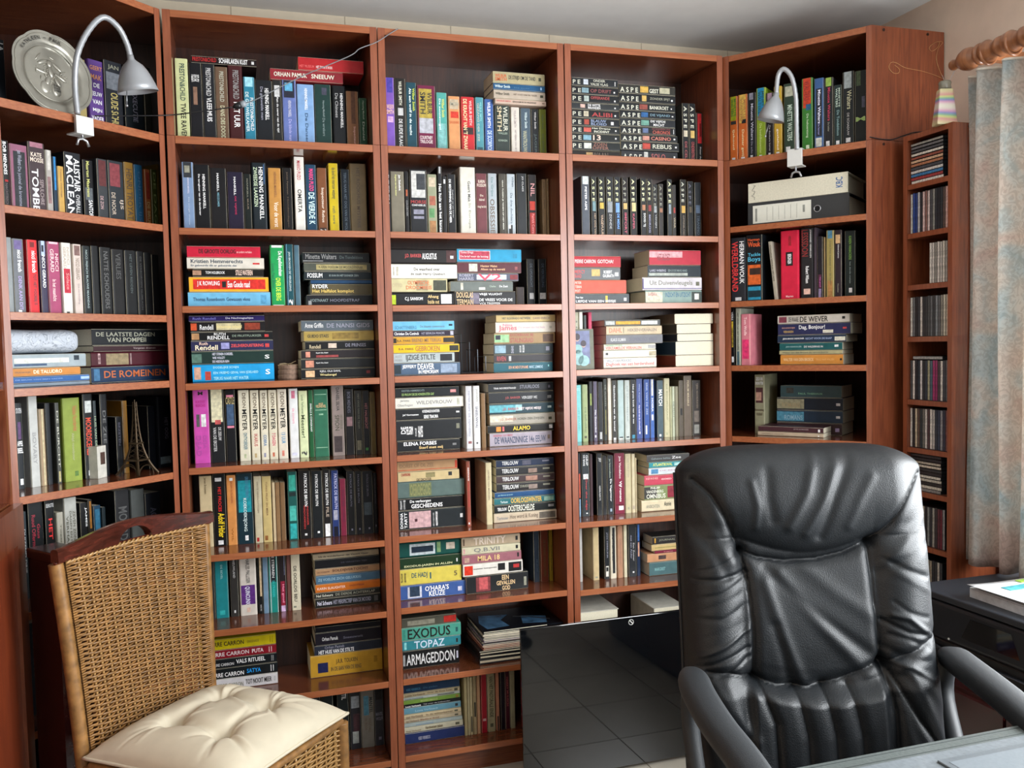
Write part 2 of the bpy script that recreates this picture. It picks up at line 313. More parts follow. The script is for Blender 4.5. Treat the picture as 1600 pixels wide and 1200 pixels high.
-20 640 462 1e2428|PIERRE CARRON,fff,.12,.56,.2,.6>SATYA,2af,.6,.78,.3,.7|#ddd,.91,.92,.2,.8|#ddd,.94,.95,.2,.8
-20 632 385 1d2226|PIERRE CARRON,ddd,.14,.44,.25,.55>VALS RITUEEL,fff,.47,.85,.35,.8|#999,.93,.94,.2,.8|#999,.95,.96,.2,.8
-20 630 312 8a1726|PIERRE CARRON,edd,.12,.64,.3,.75>PUTA,fee,.68,.83,.3,.75|#ecc,.9,.91,.2,.8|#ecc,.93,.94,.2,.8
-20 625 222 d6c416|PIERRE CARRON,321,.12,.58,.35,.75>ONGENADE,a92,.62,.78,.4,.65|#b6a010,.92,.93,.2,.8|#b6a010,.95,.96,.2,.8
H A 7 .11 310 960 5.161 0 right pile
908 1500 345 c0932f|J.R.R. TOLKIEN,542,.35,.65,.5,.75|IN DE BAN VAN DE RING,653,.28,.7,.22,.42|#1e2450,.1,.24,.2,.65|#a07820,.88,.93,.4,.7
938 1482 262 2b3242|Orhan Pamuk,889,.15,.44,.6,.9|HET HUIS VAN DE STILTE,fff,.06,.58,.1,.5
945 1475 160 201c2a|Orhan Pamuk,ddd,.1,.34,.35,.65>Sneeuwwit,667,.42,.72,.35,.55
945 1475 110 151622
V A 8 .12 400 1050 6.667 upright
560 690 230 252c30|DE REST,889,.1,.5,.3,.7
700 820 225 20272a|DE KLOOSTERS,b93,.2,.8,.3,.7
860 980 205 20282a|STIL,ddd,.02,.15,.4,.8|Houellebecq,cb5,.38,.8,.1,.5|#eee,.88,.94,.2,.45
990 1105 200 35343a|#99a0a6,.1,.3,.05,.85|#4a3036,.4,.7,.3,.85|#aab0ac,.7,.9,.2,.75
1108 1240 185 8d8a82|MANTEL,233,.15,.42,.65,.9|WOLF HALL,765,.5,.75,.55,.75|DE TROON,765,.5,.7,.25,.45|#5d9ab5,.12,.45,.2,.6
1245 1370 175 40434a|WOLFF,889,.5,.56,.15,.9,^|MANTEL,889,.42,.48,.15,.9,^|#222,.02,.2,.05,.95|#889,.85,.9,.4,.7
V B 0 .09 590 90 5.333 upright
80 152 165 7a55b0|WILBUR,fcb,.36,.42,.1,.9,^|SMITH,fcb,.43,.49,.1,.9,^|#4a3fa0,0,.2,0,1|#c9a0c8,.52,.6,.1,.9
158 245 170 2c2826|WILBUR SMITH,ddc,.04,.36,.35,.65>DE ELFDE PLAAG,ddd,.55,.92,.3,.65|#bbb,.4,.5,.25,.75
248 335 205 1f4a58|Wilbur Smith,cd4,.08,.4,.62,.85|Als een wolf in de nacht,eff,.08,.75,.3,.52
342 492 228 6d2242|WILBUR,222,.1,.42,.55,.8|SMITH,222,.1,.42,.15,.45|COURTNEY,edd,.74,.79,.1,.8,^|TRILOGIE,edd,.8,.85,.1,.8,^|#a89440,.05,.48,.05,.8|#aeb0b8,.48,.7,.08,.85|#dcd,.92,.97,.35,.6
500 588 290 4f9f96|Wilbur Smith,dd5,.1,.4,.5,.75|De zonnevogel,eff,.1,.6,.2,.4|#79b0ae,.5,1,.05,.95
598 695 320 cf9160|SMITH,998,.1,.16,.1,.9,^|SAVANNE,c63,.42,.47,.1,.9,^|#c73a2a,.26,.37,.2,.9|#b9a88f,.05,.22,.08,.92
705 815 325 bd2a30|WILBUR SMITH,fcc,.06,.48,.6,.8|DE KRACHT VAN 'T ZWAARD,eda,.04,.96,.15,.45|#3a2a2a,.52,.64,.0,.95
824 892 330 4f8f9a|WILBUR SMITH,8cc,.08,.4,.5,.75|GEZANG DER ZEE,bba,.1,.75,.2,.45|#345560,.85,.98,.1,.9
900 975 345 3a5a98|WILBUR SMITH,eef,.05,.5,.3,.65>DE SCORPIOEN,cde,.55,.95,.25,.75
985 1108 395 39433f|SMITH,cb9,.02,.5,.15,.45|WILBUR,ccb,.02,.5,.55,.85|VALLEI,9a9,.52,.56,.2,.8,^|KONINGEN,9a9,.66,.7,.2,.8,^|#c66,.95,1,.35,.75
1118 1190 412 cfc8be|WILBUR SMITH,988,.06,.4,.35,.6>HET KEREN VAN DE TIJ,877,.45,.9,.35,.6
1198 1282 420 4a5a68|Wilbur Smith,cdd,.08,.4,.4,.65|WANTROUWEN,aa8,.45,.95,.2,.6
1288 1348 428 2a2c30|Wilbur Smith,ddd,.06,.4,.4,.65|JAGERS,455,.5,.95,.3,.7
1355 1412 430 6f7826|Wilbur Smith,564,.1,.4,.35,.6>DE DORST,564,.5,.95,.35,.6
H B 0 .07 590 90 5.333 412 lying on the right books
975 1405 335 c0a797|WILBUR SMITH,c55,.03,.3,.4,.65>EENZAAM IN DE WILDERNIS,332,.34,.8,.35,.65|#765,.92,.97,.4,.6
970 1398 262 b3a595|Wilbur Smith,443,.03,.3,.4,.7>HET OOG VAN DE TIJGER,654,.38,.84,.4,.65|#443,.9,.96,.35,.65
965 1395 205 1f5078|Wilbur Smith,dee,.03,.32,.3,.7>De jacht,479,.4,.7,.3,.5|#9bd,.91,.94,.3,.7
962 1393 108 aaa07c|WILBUR,c52,.04,.26,.5,.75|SMITH,c52,.04,.26,.15,.48|DE STRIJD OM DE TAND,333,.3,.82,.25,.7|#443,.88,.93,.35,.65
V B 1 .1 590 240 5.333 upright
85 118 150 15181c|BOEREN,ccc,.05,.5,.3,.7
120 232 148 7a7464|Jan Siebelink,fff,.05,.3,.55,.75|Engelen van het duister,ee9,.05,.38,.3,.45
235 270 150 1c1a1c|#b05a38,.28,.38,.1,.9|DAGBOEK,888,.45,.7,.3,.7
278 420 132 22252a|MORSE,a33,.46,.51,.05,.95,^|OMNIBUS,ddd,.52,.55,.1,.9,^|#c8c8c4,.02,.42,.1,.95|#889,.6,.67,.2,.8|#889,.7,.74,.2,.8|#3a3d42,.06,.3,.4,.9
425 503 172 93977c|#c9b9a0,.05,.2,.1,.9|#a5624e,.35,.5,.2,.9|#5a8a5a,.55,.7,.1,.7|#a87a50,.75,.95,.1,.9
512 548 108 22242a|Het huis aan het kanaal,fff,.25,.95,.2,.8|#bbb,0,.1,.1,.9
550 585 190 2a2a2e|#e8e8e8,.05,.12,.1,.9
590 660 172 1e2024|DE BESTEMMING VAN DE HEER,fff,.08,.78,.2,.45|Dagboek van een herder,bbb,.25,.7,.55,.7
695 825 112 d9d6ca|Geert Mak,555,.2,.5,.5,.68>In Europa,998,.52,.88,.5,.68
830 920 165 6d3a40|KARIN,edc,.1,.15,.2,.8,^|FOSSUM,edc,.16,.21,.1,.9,^|De,dcb,.33,.36,.35,.65,^|duivel,dcb,.39,.43,.25,.75,^|draagt het licht,dcb,.5,.55,.1,.9,^
928 1003 165 a7b0b6|OBSESSIE,654,.4,.94,.2,.7|De Grijze,688,.06,.36,.3,.6
1022 1078 168 4f4a42|GRAS TUSSEN JE TENEN OP HET MEER,eed,.1,.88,.4,.6
1085 1155 170 b2bcc2|Willem,456,.04,.2,.6,.85|De drie dochters,567,.3,.78,.4,.65|#222,.8,.98,.1,.6|#fff,.8,.86,.15,.4
1165 1250 165 24272b|JO CLAES,bbb,.04,.28,.5,.7
1262 1330 175 231c1e|NIL,d99,.14,.34,.3,.8|#c0392b,.42,.56,.1,.95|#a82a22,.6,1,.0,1|Patrick Conrad,e88,.62,.95,.4,.7
1378 1412 215 8a7050|Inspecteur Dewit,543,.05,.5,.3,.7
1415 1450 210 937a58|Het document,543,.05,.7,.3,.7
H B 2 .07 590 370 5.333 0 left pile
112 640 462 17181b|C.J. SANSOM,fff,.22,.5,.35,.65|Afvang,ec8,.58,.75,.5,.8|Inside out,ec8,.58,.76,.15,.45|#b8cf2a,.01,.08,.1,.8|#ddd,.79,.96,.15,.85
110 583 348 c6be93|OLYMPISCHE,c63,.3,.68,.55,.85|DROOMREIS,c63,.27,.72,.2,.48|#9a9272,.45,.65,.02,.98|#44483a,.75,.98,.1,.9|OTTO,ba8,.03,.2,.35,.65
108 665 225 e9e6dc|De waarheid over,444,.35,.74,.55,.75|de zaak Harry Quebert,444,.3,.82,.2,.4|#bdb8a8,.04,.06,.2,.8|#bdb8a8,.09,.12,.2,.8
105 655 95 272323|J.D. BARKER,c44,.22,.47,.35,.65>AUGUSTUS,fff,.48,.7,.3,.7|#4a2c2c,.85,1,.0,1|#ddd,.91,.96,.35,.55
H B 2 .07 590 370 5.333 0 right pile
645 1150 455 2c2c2e|VRIJE VLUCHT,fff,.4,.78,.68,.88|DE VREES VOOR DE,eee,.4,.95,.3,.5|VOLTREFFER,eee,.4,.75,.05,.22|DOUGLAS,db8,.03,.3,.55,.95|TERMAN,db8,.03,.3,.05,.45|#777080,.25,.4,.1,.9
610 1130 370 69706c|Charles,aba,.62,.72,.4,.6>De Zaak,eee,.78,.92,.4,.6|#c9c4b4,.16,.2,.05,.95|#e2e2dc,.45,.55,.02,.4
665 1175 302 54596b|ROBERT,aab,.03,.26,.55,.9|HARRIS,aab,.03,.26,.1,.48|V2,d24,.33,.72,.08,.92|#c9d5ec,.31,.8,.02,.98|#7a2a30,.86,.99,.05,.95
665 1198 210 5d2a33|Hector Malot,eb8,.36,.62,.55,.75|Alleen op de wereld,eb8,.36,.74,.2,.45|#c9c8bc,.18,.31,.08,.92|#955,.9,.94,.3,.6
663 1198 98 1b93bd|Tonke Dragt,fcc,.05,.25,.6,.8|De brief voor de koning,fcc,.05,.48,.3,.5|#e8c8c8,.03,.51,.18,.86|#b53c52,.04,.5,.22,.82|#1782a8,.87,.93,.3,.65
V B 2 .14 590 370 5.333 upright
1160 1225 420 3a2a28
1250 1315 185 16191f|#ccc,.72,.85,.3,.9|DE OPDRACHT,345,.1,.6,.4,.7
1345 1420 185 15171e|#ccc,.72,.85,.15,.85|DE VERTELLING,345,.1,.6,.4,.7
H B 3 .07 600 480 5.517 0 left pile
92 660 487 4a5f78|JEFFERY,fff,.12,.33,.5,.85>DEAVER,fff,.35,.6,.45,.95|IN MEMORIAM,fff,.36,.66,.1,.4|#243038,.0,.1,.0,1|#8a9ab0,.7,.95,.1,.9
85 610 400 aab4b6|IJZIGE STILTE,222,.2,.68,.15,.85|#1f2228,.76,.96,.1,.9|ALEX,999,.02,.14,.55,.8|HORN,999,.02,.14,.2,.45
82 650 325 d9b51c|B.A. PARIS,741,.08,.3,.35,.6>GEBROKEN,a62,.33,.7,.2,.8|#2a2a20,.85,.99,.05,.95
82 605 256 c9952a|B.A. PARIS,431,.06,.28,.35,.6>BREND ME TERUG,864,.3,.78,.3,.75|#2a2824,.82,1,0,1|#2a2824,0,.05,0,1
80 605 205 2c2038|Christian De Coninck,fff,.02,.42,.25,.75>HET BERMUDA PRINCIPE,99a,.46,.84,.3,.7|#bbc,.94,.99,.15,.85
78 607 122 6fb9de|SCHATTENBERG,48a,.03,.38,.15,.5>De blauwe commissaris,689,.44,.84,.3,.55|#123,.91,.97,.45,.65
H B 3 .06 600 480 5.517 0 right pile
948 1455 482 1d5a68|EEN MOMENTOPNAME,c97,.25,.58,.35,.65>MARC LEMMENS,9bc,.6,.83,.35,.65|#8cc,.92,.94,.5,.7
950 1455 412 3b383c|RIVEN,a33,.05,.2,.2,.8|#bbb,.25,.29,.1,.9
948 1458 320 3a4448|LEVINE,aab,.29,.33,.1,.8|ROOK,ddd,.43,.46,.15,.85|BLOEM,ddd,.48,.51,.15,.9|#8aa8b8,.02,.2,.1,.9|#889,.88,.94,.3,.7
952 1473 225 9a7c55|DOORBRAAK BIJ,932,.26,.64,.6,.95|STALINGRAD,932,.26,.64,.1,.55|#8fb98a,.0,.24,.02,.98|#5a4030,.8,.98,.1,.9|#223,.02,.1,.4,.8
965 1490 130 d6cdc0|Nina,d68,.12,.28,.6,.85|James,b35,.05,.35,.1,.7|De vrouw van het huis,b9a,.38,.82,.4,.6|#bba,.9,.94,.4,.6
968 1485 68 c4ab72|HET ELDORADO NETWERK,443,.1,.58,.35,.68>DAVID ENRICH,754,.62,.9,.35,.65
H B 4 .08 600 585 5.517 0 left pile
118 658 580 1d2023|ELENA FORBES,fff,.1,.62,.55,.88|Sterf met mij,ec8,.34,.72,.12,.45|#777,.88,.94,.4,.6
110 672 402 25272b|DE,fff,.07,.14,.35,.7,|PELGRIM,fff,.15,.25,.3,.7|HAYES,fff,.33,.4,.15,.7|TERRY,ccc,.28,.31,.2,.6|#776,.92,.97,.5,.75
104 668 302 232428|Jef Vermassen,fff,.1,.34,.35,.55|MOORDENAARS EN HUN MOTIEVEN,fff,.4,.66,.6,.85|SERIE TRAUMA,fff,.42,.64,.1,.4|#ddd,.92,.97,.5,.65
100 688 208 dcd9ce|Jerome,999,.07,.2,.6,.85|Oberhagen,999,.03,.25,.15,.45|WILDEVROUW,888,.3,.83,.35,.7|#bba,.9,.94,.2,.9
98 648 120 1c1f23|KRISTIEN HEMMERECHTS,788,.1,.45,.6,.8|DE VROUW DIE DE HONDEN ETEN GAF,9b6,.1,.6,.2,.45|#c88,.86,.95,.4,.7
H B 4 .08 600 585 5.517 0 right pile
915 1450 512 a49ba6|DE WAANZINNIGE 14e EEUW,235,.08,.9,.2,.7|BARBARA TUCHMAN,b67,.06,.36,.74,.9|#876,.93,.97,.4,.7
895 1465 445 1b1918|ALAMO,ec1,.38,.64,.25,.8|#e8893a,.13,.2,.05,.95|#c66,.22,.25,.2,.9|#ccc,.93,.98,.3,.8
915 1475 352 a39c90|J.D. BARKER,954,.15,.4,.35,.65>HOREN ZIEN ZWIJGEN,443,.42,.83,.35,.65|#d8cdb8,.0,.35,.3,.95|#443,.9,.95,.35,.6
910 1465 258 26434e|J.D. BARKER,a33,.2,.45,.3,.6>HET VIJFDE MEISJE,edd,.46,.8,.3,.6|#5fa8b4,.0,.4,.2,.95|#bcc,.9,.96,.45,.65|#9ccad0,.4,.5,.3,.9
905 1465 160 24262b|J.D. BARKER,a33,.25,.48,.35,.6>VERGEEF ME,bbb,.5,.74,.35,.6|#888,.9,.96,.35,.6
900 1460 82 22262b|TINA NOORDSTRAND,ddd,.08,.42,.35,.55>STUURLOOS,778,.48,.78,.35,.75|#778,.92,.95,.35,.65
V B 4 .07 600 585 5.517 upright
712 770 102 cdcdd0|PIETER ASPE DE VIJANDEN,99a,.08,.8,.35,.65|#8a5a5a,.88,.92,.3,.8
778 836 100 d6d5d6|SNEEUWVAL,556,.33,.68,.3,.65|JOHAN,998,.05,.25,.4,.7|#555,.9,.93,.35,.6
846 884 165 7d5f3e
H B 5 .09 600 700 5.333 0 left pile
122 682 530 262c30|DONNA,fff,.03,.07,.1,.9,|TARTT,fff,.09,.13,.1,.9,|VRIEND,fff,.55,.58,.1,.85|DE KLEINE,bbb,.51,.53,.1,.8|#c4a0a2,.16,.48,.03,.95|#eee,.92,.96,.45,.65|#4a2a30,.24,.28,.4,.55
120 660 430 17191b|De verborgen,fff,.18,.5,.55,.85|GESCHIEDENIS,fff,.2,.68,.15,.5|DONNA,ddd,.03,.06,.1,.9|TARTT,ddd,.08,.11,.1,.9
118 672 290 5a6c68|OEROEGOE,885,.18,.48,.15,.85|#6d7552,.17,.5,.08,.92
118 628 208 c9b486|DE DICHTER,432,.3,.54,.02,.3|CHAPERONE,a22,.05,.2,.6,.9|#8a8058,.45,.6,.35,.98|#333,.82,.88,.4,.8
112 612 118 b9926a|DORST OF DE ZEE,975,.04,.6,.4,.75|#c2442c,.0,1,.0,.12|#c2442c,.96,1,.0,1
H B 5 .08 600 700 5.333 0 right pile
920 1440 552 c4b39b|Terlouw,888,.04,.22,.3,.65>Hoe word ik Koning,765,.25,.7,.2,.8|#6a6258,.72,.98,.1,.9
920 1430 482 1e2526|TERLOUW,fff,.05,.2,.3,.7>OOSTERSCHELDE,eed,.22,.65,.15,.88|#999,.88,.97,.4,.7
920 1425 425 2b6a70|Terlouw,dee,.1,.22,.25,.6>OORLOGSWINTER,eb4,.27,.78,.15,.9|#8ab0a0,.82,.98,.2,.8
925 1420 375 1f4a78|JAN TERLOUW DE KLOOF,9cd,.05,.3,.3,.6
940 1425 302 2d2b2d|TERLOUW,eee,.1,.38,.3,.8|DE MAARDIK,998,.4,.55,.4,.7|#8a7a72,.55,.7,.1,.7|#998,.8,.92,.5,.7
938 1425 238 4a3a3c|TERLOUW,eee,.1,.38,.3,.8|#a07868,.5,.7,.1,.8|#998,.8,.92,.5,.7
935 1420 168 2e2c30|TERLOUW,eee,.1,.38,.3,.8|#8a7468,.55,.7,.1,.7|#998,.8,.92,.5,.7
935 1415 105 22304e|TERLOUW,eee,.1,.38,.3,.8|#556,.45,.6,.2,.8|#889,.8,.92,.5,.7
V B 5 .07 600 700 5.333 upright
685 730 112 8d4a3a|INNOVATIE,fff,.1,.3,.35,.65>PAUL HOFSTEE,b33,.34,.7,.35,.65|#ddd,.94,.97,.3,.6
856 908 125 c9bd98|LEIDERS VAN MORGEN,876,.12,.6,.35,.6
H B 6 .08 610 820 5.517 0 left pile
82 652 535 3d5a96|O'HARA'S,fff,.38,.74,.5,.85|KEUZE,fff,.44,.68,.12,.48|#c9ccd8,.12,.33,.02,.98|#2c3c50,.15,.3,.2,.9|#ccd,.88,.94,.3,.6
78 615 395 d3c256|DE HADJ,156,.2,.45,.35,.75|5,543,.88,.93,.35,.65|LEON,543,.03,.06,.2,.8|URIS,543,.08,.11,.2,.8|1,156,.49,.51,.3,.7
78 612 295 1f3c22|EXODUS-JAREN IN ALLEN,dda,.08,.85,.12,.35|#ddd,.92,.94,.3,.6
76 610 165 14514a|#b9c4c8,.17,.58,.12,.88|#1a2a3a,.2,.55,.3,.7|#7a9a6a,.61,.67,.2,.9|#c2b5a5,.76,.9,.35,.8
76 608 150 1a3a36
H B 6 .07 610 820 5.517 0 right pile
640 1190 455 26282b|EEN,ec9,.57,.68,.65,.92|GEVALLEN,ec9,.48,.78,.35,.6|GOD,ec9,.57,.7,.05,.3|#7a3a3c,.15,.38,.03,.97|#c05a5c,.2,.34,.2,.9|#998,.93,.97,.2,.7
630 1142 350 dcd8d0|meester komponist,333,.17,.56,.5,.65|#d2361f,.02,.16,.1,.95|#1a1a1c,.58,.7,.3,.95|#1a1a1c,.76,.98,.1,.9|#b03030,.84,.94,.4,.7
615 1130 268 96606a|MILA 18,ec8,.26,.63,.25,.8|#222,.93,.96,.35,.8|#b98,.04,.12,.2,.7
615 1120 200 c9c3a6|Q.B.VII,777,.2,.64,.2,.8|#222,.92,.96,.3,.75|#c99,.02,.05,.1,.9
615 1120 118 b19e84|TRINITY,dcb,.2,.75,.15,.9|#222,.92,.96,.3,.75|#654,.02,.05,.1,.9
V B 6 .13 610 820 5.517 upright
1240 1290 60 1b2838|DE JACHT,345,.55,.8,.4,.65
1300 1368 45 6b3322|DE KONING VAN KATOREN,542,.2,.9,.35,.65
1375 1430 45 8a7322|DE BURNER IN DE JAREN,321,.3,.8,.35,.65
H B 7 .08 610 930 4.443 0 left pile
90 480 395 1b1c1e|ARMAGEDDON,ddd,.06,.92,.2,.8|#ccd,.95,.98,.3,.7|#999,0,.04,.2,.8
85 490 325 2f7f8a|TOPAZ,cde,.2,.72,.12,.88|#222,.92,.95,.3,.7|#8cc,.03,.07,.1,.9
80 490 235 4a9a88|EXODUS,111,.1,.82,.12,.88|#255,.91,.95,.3,.65|#3a8a78,.02,.06,.1,.9
82 458 168 57564a|#b32a22,.77,1,.0,1|#8a8878,.1,.6,.2,.7
H B 8 .08 610 930 4.443 0 left pile
105 515 968 24305e|KEES VERBEECK,aab,.22,.42,.3,.6
100 505 925 b8b39c|Kees Verbeeck,765,.03,.28,.2,.5>Verdwenen zaken,542,.35,.65,.3,.8|#554,.87,.94,.3,.7
98 500 898 9aa5a2|Kees Verbeeck,68a,.2,.5,.3,.6
96 495 868 b3a58a|van Verbeeck,765,.03,.26,.2,.7>Blanke is dood,754,.28,.6,.3,.7|#554,.88,.94,.3,.7
96 492 838 bfae8c|van Verbeeck,765,.03,.33,.2,.8>In de achterkamer,543,.38,.85,.3,.7|#554,.88,.94,.3,.7
94 490 792 5f8ea0|Louis Verbeeck,9bc,.2,.6,.3,.6|#333,.9,.95,.3,.7
94 487 768 1f2224|Louis Verbeeck,fff,.03,.3,.2,.7>Tijl over de bekeerder,bbb,.34,.82,.3,.7
92 485 738 6a8a3a|#8a9a58,.3,.6,.1,.9|#8a6a30,.92,.97,.2,.8
92 483 718 a5aaa2|Louis Verbeeck,567,.03,.35,.2,.7|#5a5a52,.6,.9,.2,.9
90 482 690 ac9d7c|Louis Verbeeck,543,.03,.38,.25,.75>Over de dorp heen,432,.42,.86,.3,.8|#443,.9,.96,.2,.8
92 480 628 16304e|KEES VERBEECK,379,.05,.3,.3,.55>De paden,257,.35,.6,.3,.55
V B 8 .08 610 930 4.443 upright
518 540 575 a89b74
542 556 570 b5ab88
558 577 572 c0b48e|#222,.68,.95,.1,.9
580 604 565 a99a78|#222,.45,.7,.1,.9
607 630 560 c09674
636 676 550 9c1c2c|#caa,.76,.8,.1,.9
680 732 545 9d9678|VAN HET PASTORALE EINDE,332,.05,.75,.25,.75|#554,.86,.92,.3,.7
738 762 540 b07a60|#222,.75,1,0,1
770 800 532 241c26
802 834 530 4a1a28|HARRY MULISCH,a55,.1,.6,.3,.7
838 870 520 8f8b72
H C 0 .08 870 100 5.926 0 left pile
140 590 790 26201e|WAAN,654,.42,.75,.2,.8|#b09060,.3,.44,.1,.8
140 588 710 24282a|ZOEN,854,.44,.72,.5,.9|OFFER,854,.42,.76,.1,.45|P E,ccb,.02,.2,.2,.7|#cfd2c8,.25,.4,.05,.95
140 586 635 222628|13,ecb,.44,.6,.2,.85|P E,ccb,.02,.2,.2,.7|#7aa2b4,.24,.4,.1,.95|#eee,.9,.93,.4,.6
140 585 565 232628|Het Dreyse,ddc,.42,.8,.55,.85|INCIDENT,ddc,.46,.78,.15,.45|P E,ccb,.02,.2,.2,.7|#c25c50,.25,.4,.1,.95|#eee,.9,.93,.4,.6
140 582 490 1d2026|BLAUW,89b,.4,.72,.5,.85|BLOED,89b,.4,.73,.12,.45|P E,ccb,.02,.2,.2,.7|#a84a3c,.26,.36,.15,.9|#ddd,.82,.88,.25,.65
140 580 412 202225|ALIBI,a33,.42,.85,.2,.7|P E,ccb,.02,.2,.2,.7|#b9b09a,.25,.35,.1,.9|#eee,.9,.93,.3,.5
140 578 350 35383a|DE WITTE,eee,.34,.6,.5,.85|MAANDEN,eee,.34,.6,.12,.45|#c9a89c,.18,.28,.15,.9|#eee,.9,.93,.3,.5
140 576 270 232529|OFFERANDE,a44,.4,.8,.45,.8|P E,ccb,.02,.2,.2,.7|#a9b5b0,.26,.36,.1,.9|#eee,.9,.93,.25,.45
140 572 195 1f2126|OP DRIFT,844,.4,.85,.25,.7|P E,ccb,.02,.2,.2,.7|#7d9aa5,.22,.36,.1,.95|#eee,.9,.93,.3,.5
140 566 118 2b2f33|ONDER,ccb,.46,.72,.55,.85|VALSE VLAG,ccb,.4,.78,.12,.42|P E,ccb,.02,.18,.2,.7|#c5cbd5,.25,.35,.1,.98|#ddd,.93,.945,.1,.7
H C 0 .08 870 100 5.926 0 right pile
600 1120 790 33363a|A S P E,ddc,.03,.36,.1,.65|SOLO,a55,.53,.78,.25,.75|#c9c9c4,.4,.47,.05,.95|#eee,.93,.96,.4,.6
597 1135 708 26282b|A S P E,ddc,.03,.36,.1,.65|REBUS,ccb,.54,.87,.25,.75|#b4453a,.37,.5,.1,.95|#eee,.93,.96,.4,.6
595 1120 640 24262a|A S P E,ddc,.03,.36,.1,.65|CASINO,c76,.53,.88,.25,.75|#c28a7c,.38,.5,.1,.95|#eee,.93,.96,.4,.6
590 1100 568 26282c|A S P E,ddc,.03,.36,.1,.65|CHRONOS,b54,.58,.9,.1,.55|DE KINDEREN VAN,844,.57,.9,.65,.85|#5f6f95,.4,.5,.2,.8|#ddd,.96,.97,.1,.8
587 1100 492 2c3034|A S P E,ddc,.03,.36,.1,.65|DE VIJFDE,eee,.55,.82,.5,.85|MACHT,eee,.6,.8,.12,.45|#6a9a8c,.38,.52,.1,.95
585 1100 420 1f2329|A S P E,ddc,.03,.36,.1,.65|DE VIJAND,79a,.54,.9,.25,.65|#2f5f95,.38,.5,.1,.95|#ddd,.93,.96,.35,.5
580 1100 345 25282b|A S P E,ddc,.03,.34,.1,.65|BANKROET,ddc,.54,.88,.25,.7|#8e4a40,.36,.5,.1,.95|#ddd,.92,.94,.35,.5
572 1100 262 232529|A S P E,ddc,.03,.34,.1,.65|ZONDER SPIJT,998,.54,.9,.3,.65|#c9a860,.4,.48,.1,.95|#eee,.92,.95,.3,.5
570 1100 176 3b3a36|A S P E,ddc,.03,.34,.1,.65|GEST,eed,.54,.7,.15,.6|#d0a850,.38,.52,.1,.95|#b9b59a,.72,.9,.1,.8
V C 0 .1 870 100 5.926 upright
1168 1225 362 26282c|A S P E,ddc,.05,.4,.2,.7|DE CEL,a55,.62,.9,.35,.7|#c9bfa8,.44,.54,.2,.8
1230 1290 365 24262a|A S P E,ddc,.05,.4,.2,.7|ONDERSTROOM,a44,.62,.98,.3,.75|#d0b068,.44,.56,.1,.9
1296 1362 450 211f22|Pieter Aspe,eee,.65,.95,.45,.7|#c22a30,.02,.58,.05,.95|#600,.2,.45,.5,.75
1366 1410 455 1c1e24|GRAF,445,.1,.4,.3,.6
V C 1 .09 880 250 6.154 upright
182 262 155 4f5660|PIETER ASPE,fff,.17,.55,.4,.65|#d0d8d4,0,.13,0,1
275 330 160 26282a|A S P E,dda,.04,.4,.2,.6|HET OOG VAN,b97,.6,.95,.5,.75|#6f8f96,.4,.56,.1,.9
345 408 162 242526|A S P E,dda,.04,.4,.2,.6|VAGEVUUR,b97,.62,.95,.35,.7|#c9a848,.42,.52,.2,.95
420 490 162 26282c|A S P E,dda,.04,.4,.2,.6|ZONDE,aaa,.6,.85,.4,.7|#8a8f94,.4,.58,.1,.9
498 558 165 20242c|A S P E,dda,.04,.4,.2,.6|DE MIDAS,6af,.6,.85,.4,.75|#6f9ad8,.42,.58,.05,.95
572 632 168 261f22|A S P E,998,.04,.4,.2,.6|IMPORT,b35,.58,.92,.35,.7|#c9a868,.42,.52,.05,.95
652 715 160 1e1c1f|A S P E,eeb,.04,.4,.2,.6|KAPER,b35,.6,.85,.3,.6|#d0bd88,.42,.56,-.1,1.1
752 806 175 202225|A S P E,eeb,.04,.38,.2,.6|DOOD TIJ,eee,.58,.8,.35,.8|#b07a5a,.44,.53,.05,.95
812 862 180 211f22|A S P E,eeb,.04,.36,.2,.6|BEDROG,99b,.6,.9,.3,.6|#8e3434,.44,.54,.05,.95
866 915 235 2b2d30|A S P E,998,.04,.4,.2,.6|VENIJN,bbb,.55,.8,.4,.7|#9a9fa4,.4,.52,.1,.9
925 968 230 3a3434|A S P E,998,.04,.4,.2,.6|#9a6a50,.44,.52,.2,.8
1008 1052 185 33373a|A S P E,eeb,.04,.4,.2,.7|#8f9da8,.42,.58,.05,.95
1055 1092 240 3d3a38|#a83a34,.42,.52,.3,.9|WAR,ba8,.6,.8,.3,.7
1130 1188 188 26231f|A S P E,ccb,.04,.38,.2,.6|OFFERBLOED,765,.6,.95,.4,.65|#c9a050,.44,.56,.2,.9
1200 1255 205 1e2023|A S P E,556,.04,.4,.2,.6|#554a38,.44,.54,.3,.7
1268 1330 215 1b2028|TIRANNO,345,.58,.92,.35,.75|#4a5a70,.4,.54,.1,.9
H C 2 .07 880 370 6.154 0 left pile
112 635 548 50565a|Pieter Aspe,eee,.02,.15,.5,.75|LIEFDE VAN EEN MEISJE,fff,.02,.75,.1,.4|#e0b94a,.56,.6,.1,.8|#eee,.9,.95,.3,.6
106 608 415 d4543f|PETER,fcb,.02,.14,.7,.88|TERRIN,fcb,.02,.14,.4,.6|POST,fcb,.02,.12,.1,.3
105 552 292 66696c|MERCY,c33,.02,.24,.5,.8|RAAD,c33,.02,.16,.15,.45|ROBERT,eee,.64,.82,.5,.75|GALBRAITH,eee,.62,.86,.2,.45|#c9ac6c,.38,.56,.3,.85|#ddd,.88,.96,.3,.6
105 555 182 b01828|PIERRE CARRON,fdd,.02,.46,.35,.68>GOTCHA!,fdd,.5,.84,.35,.68
H C 2 .07 880 370 6.154 0 right pile
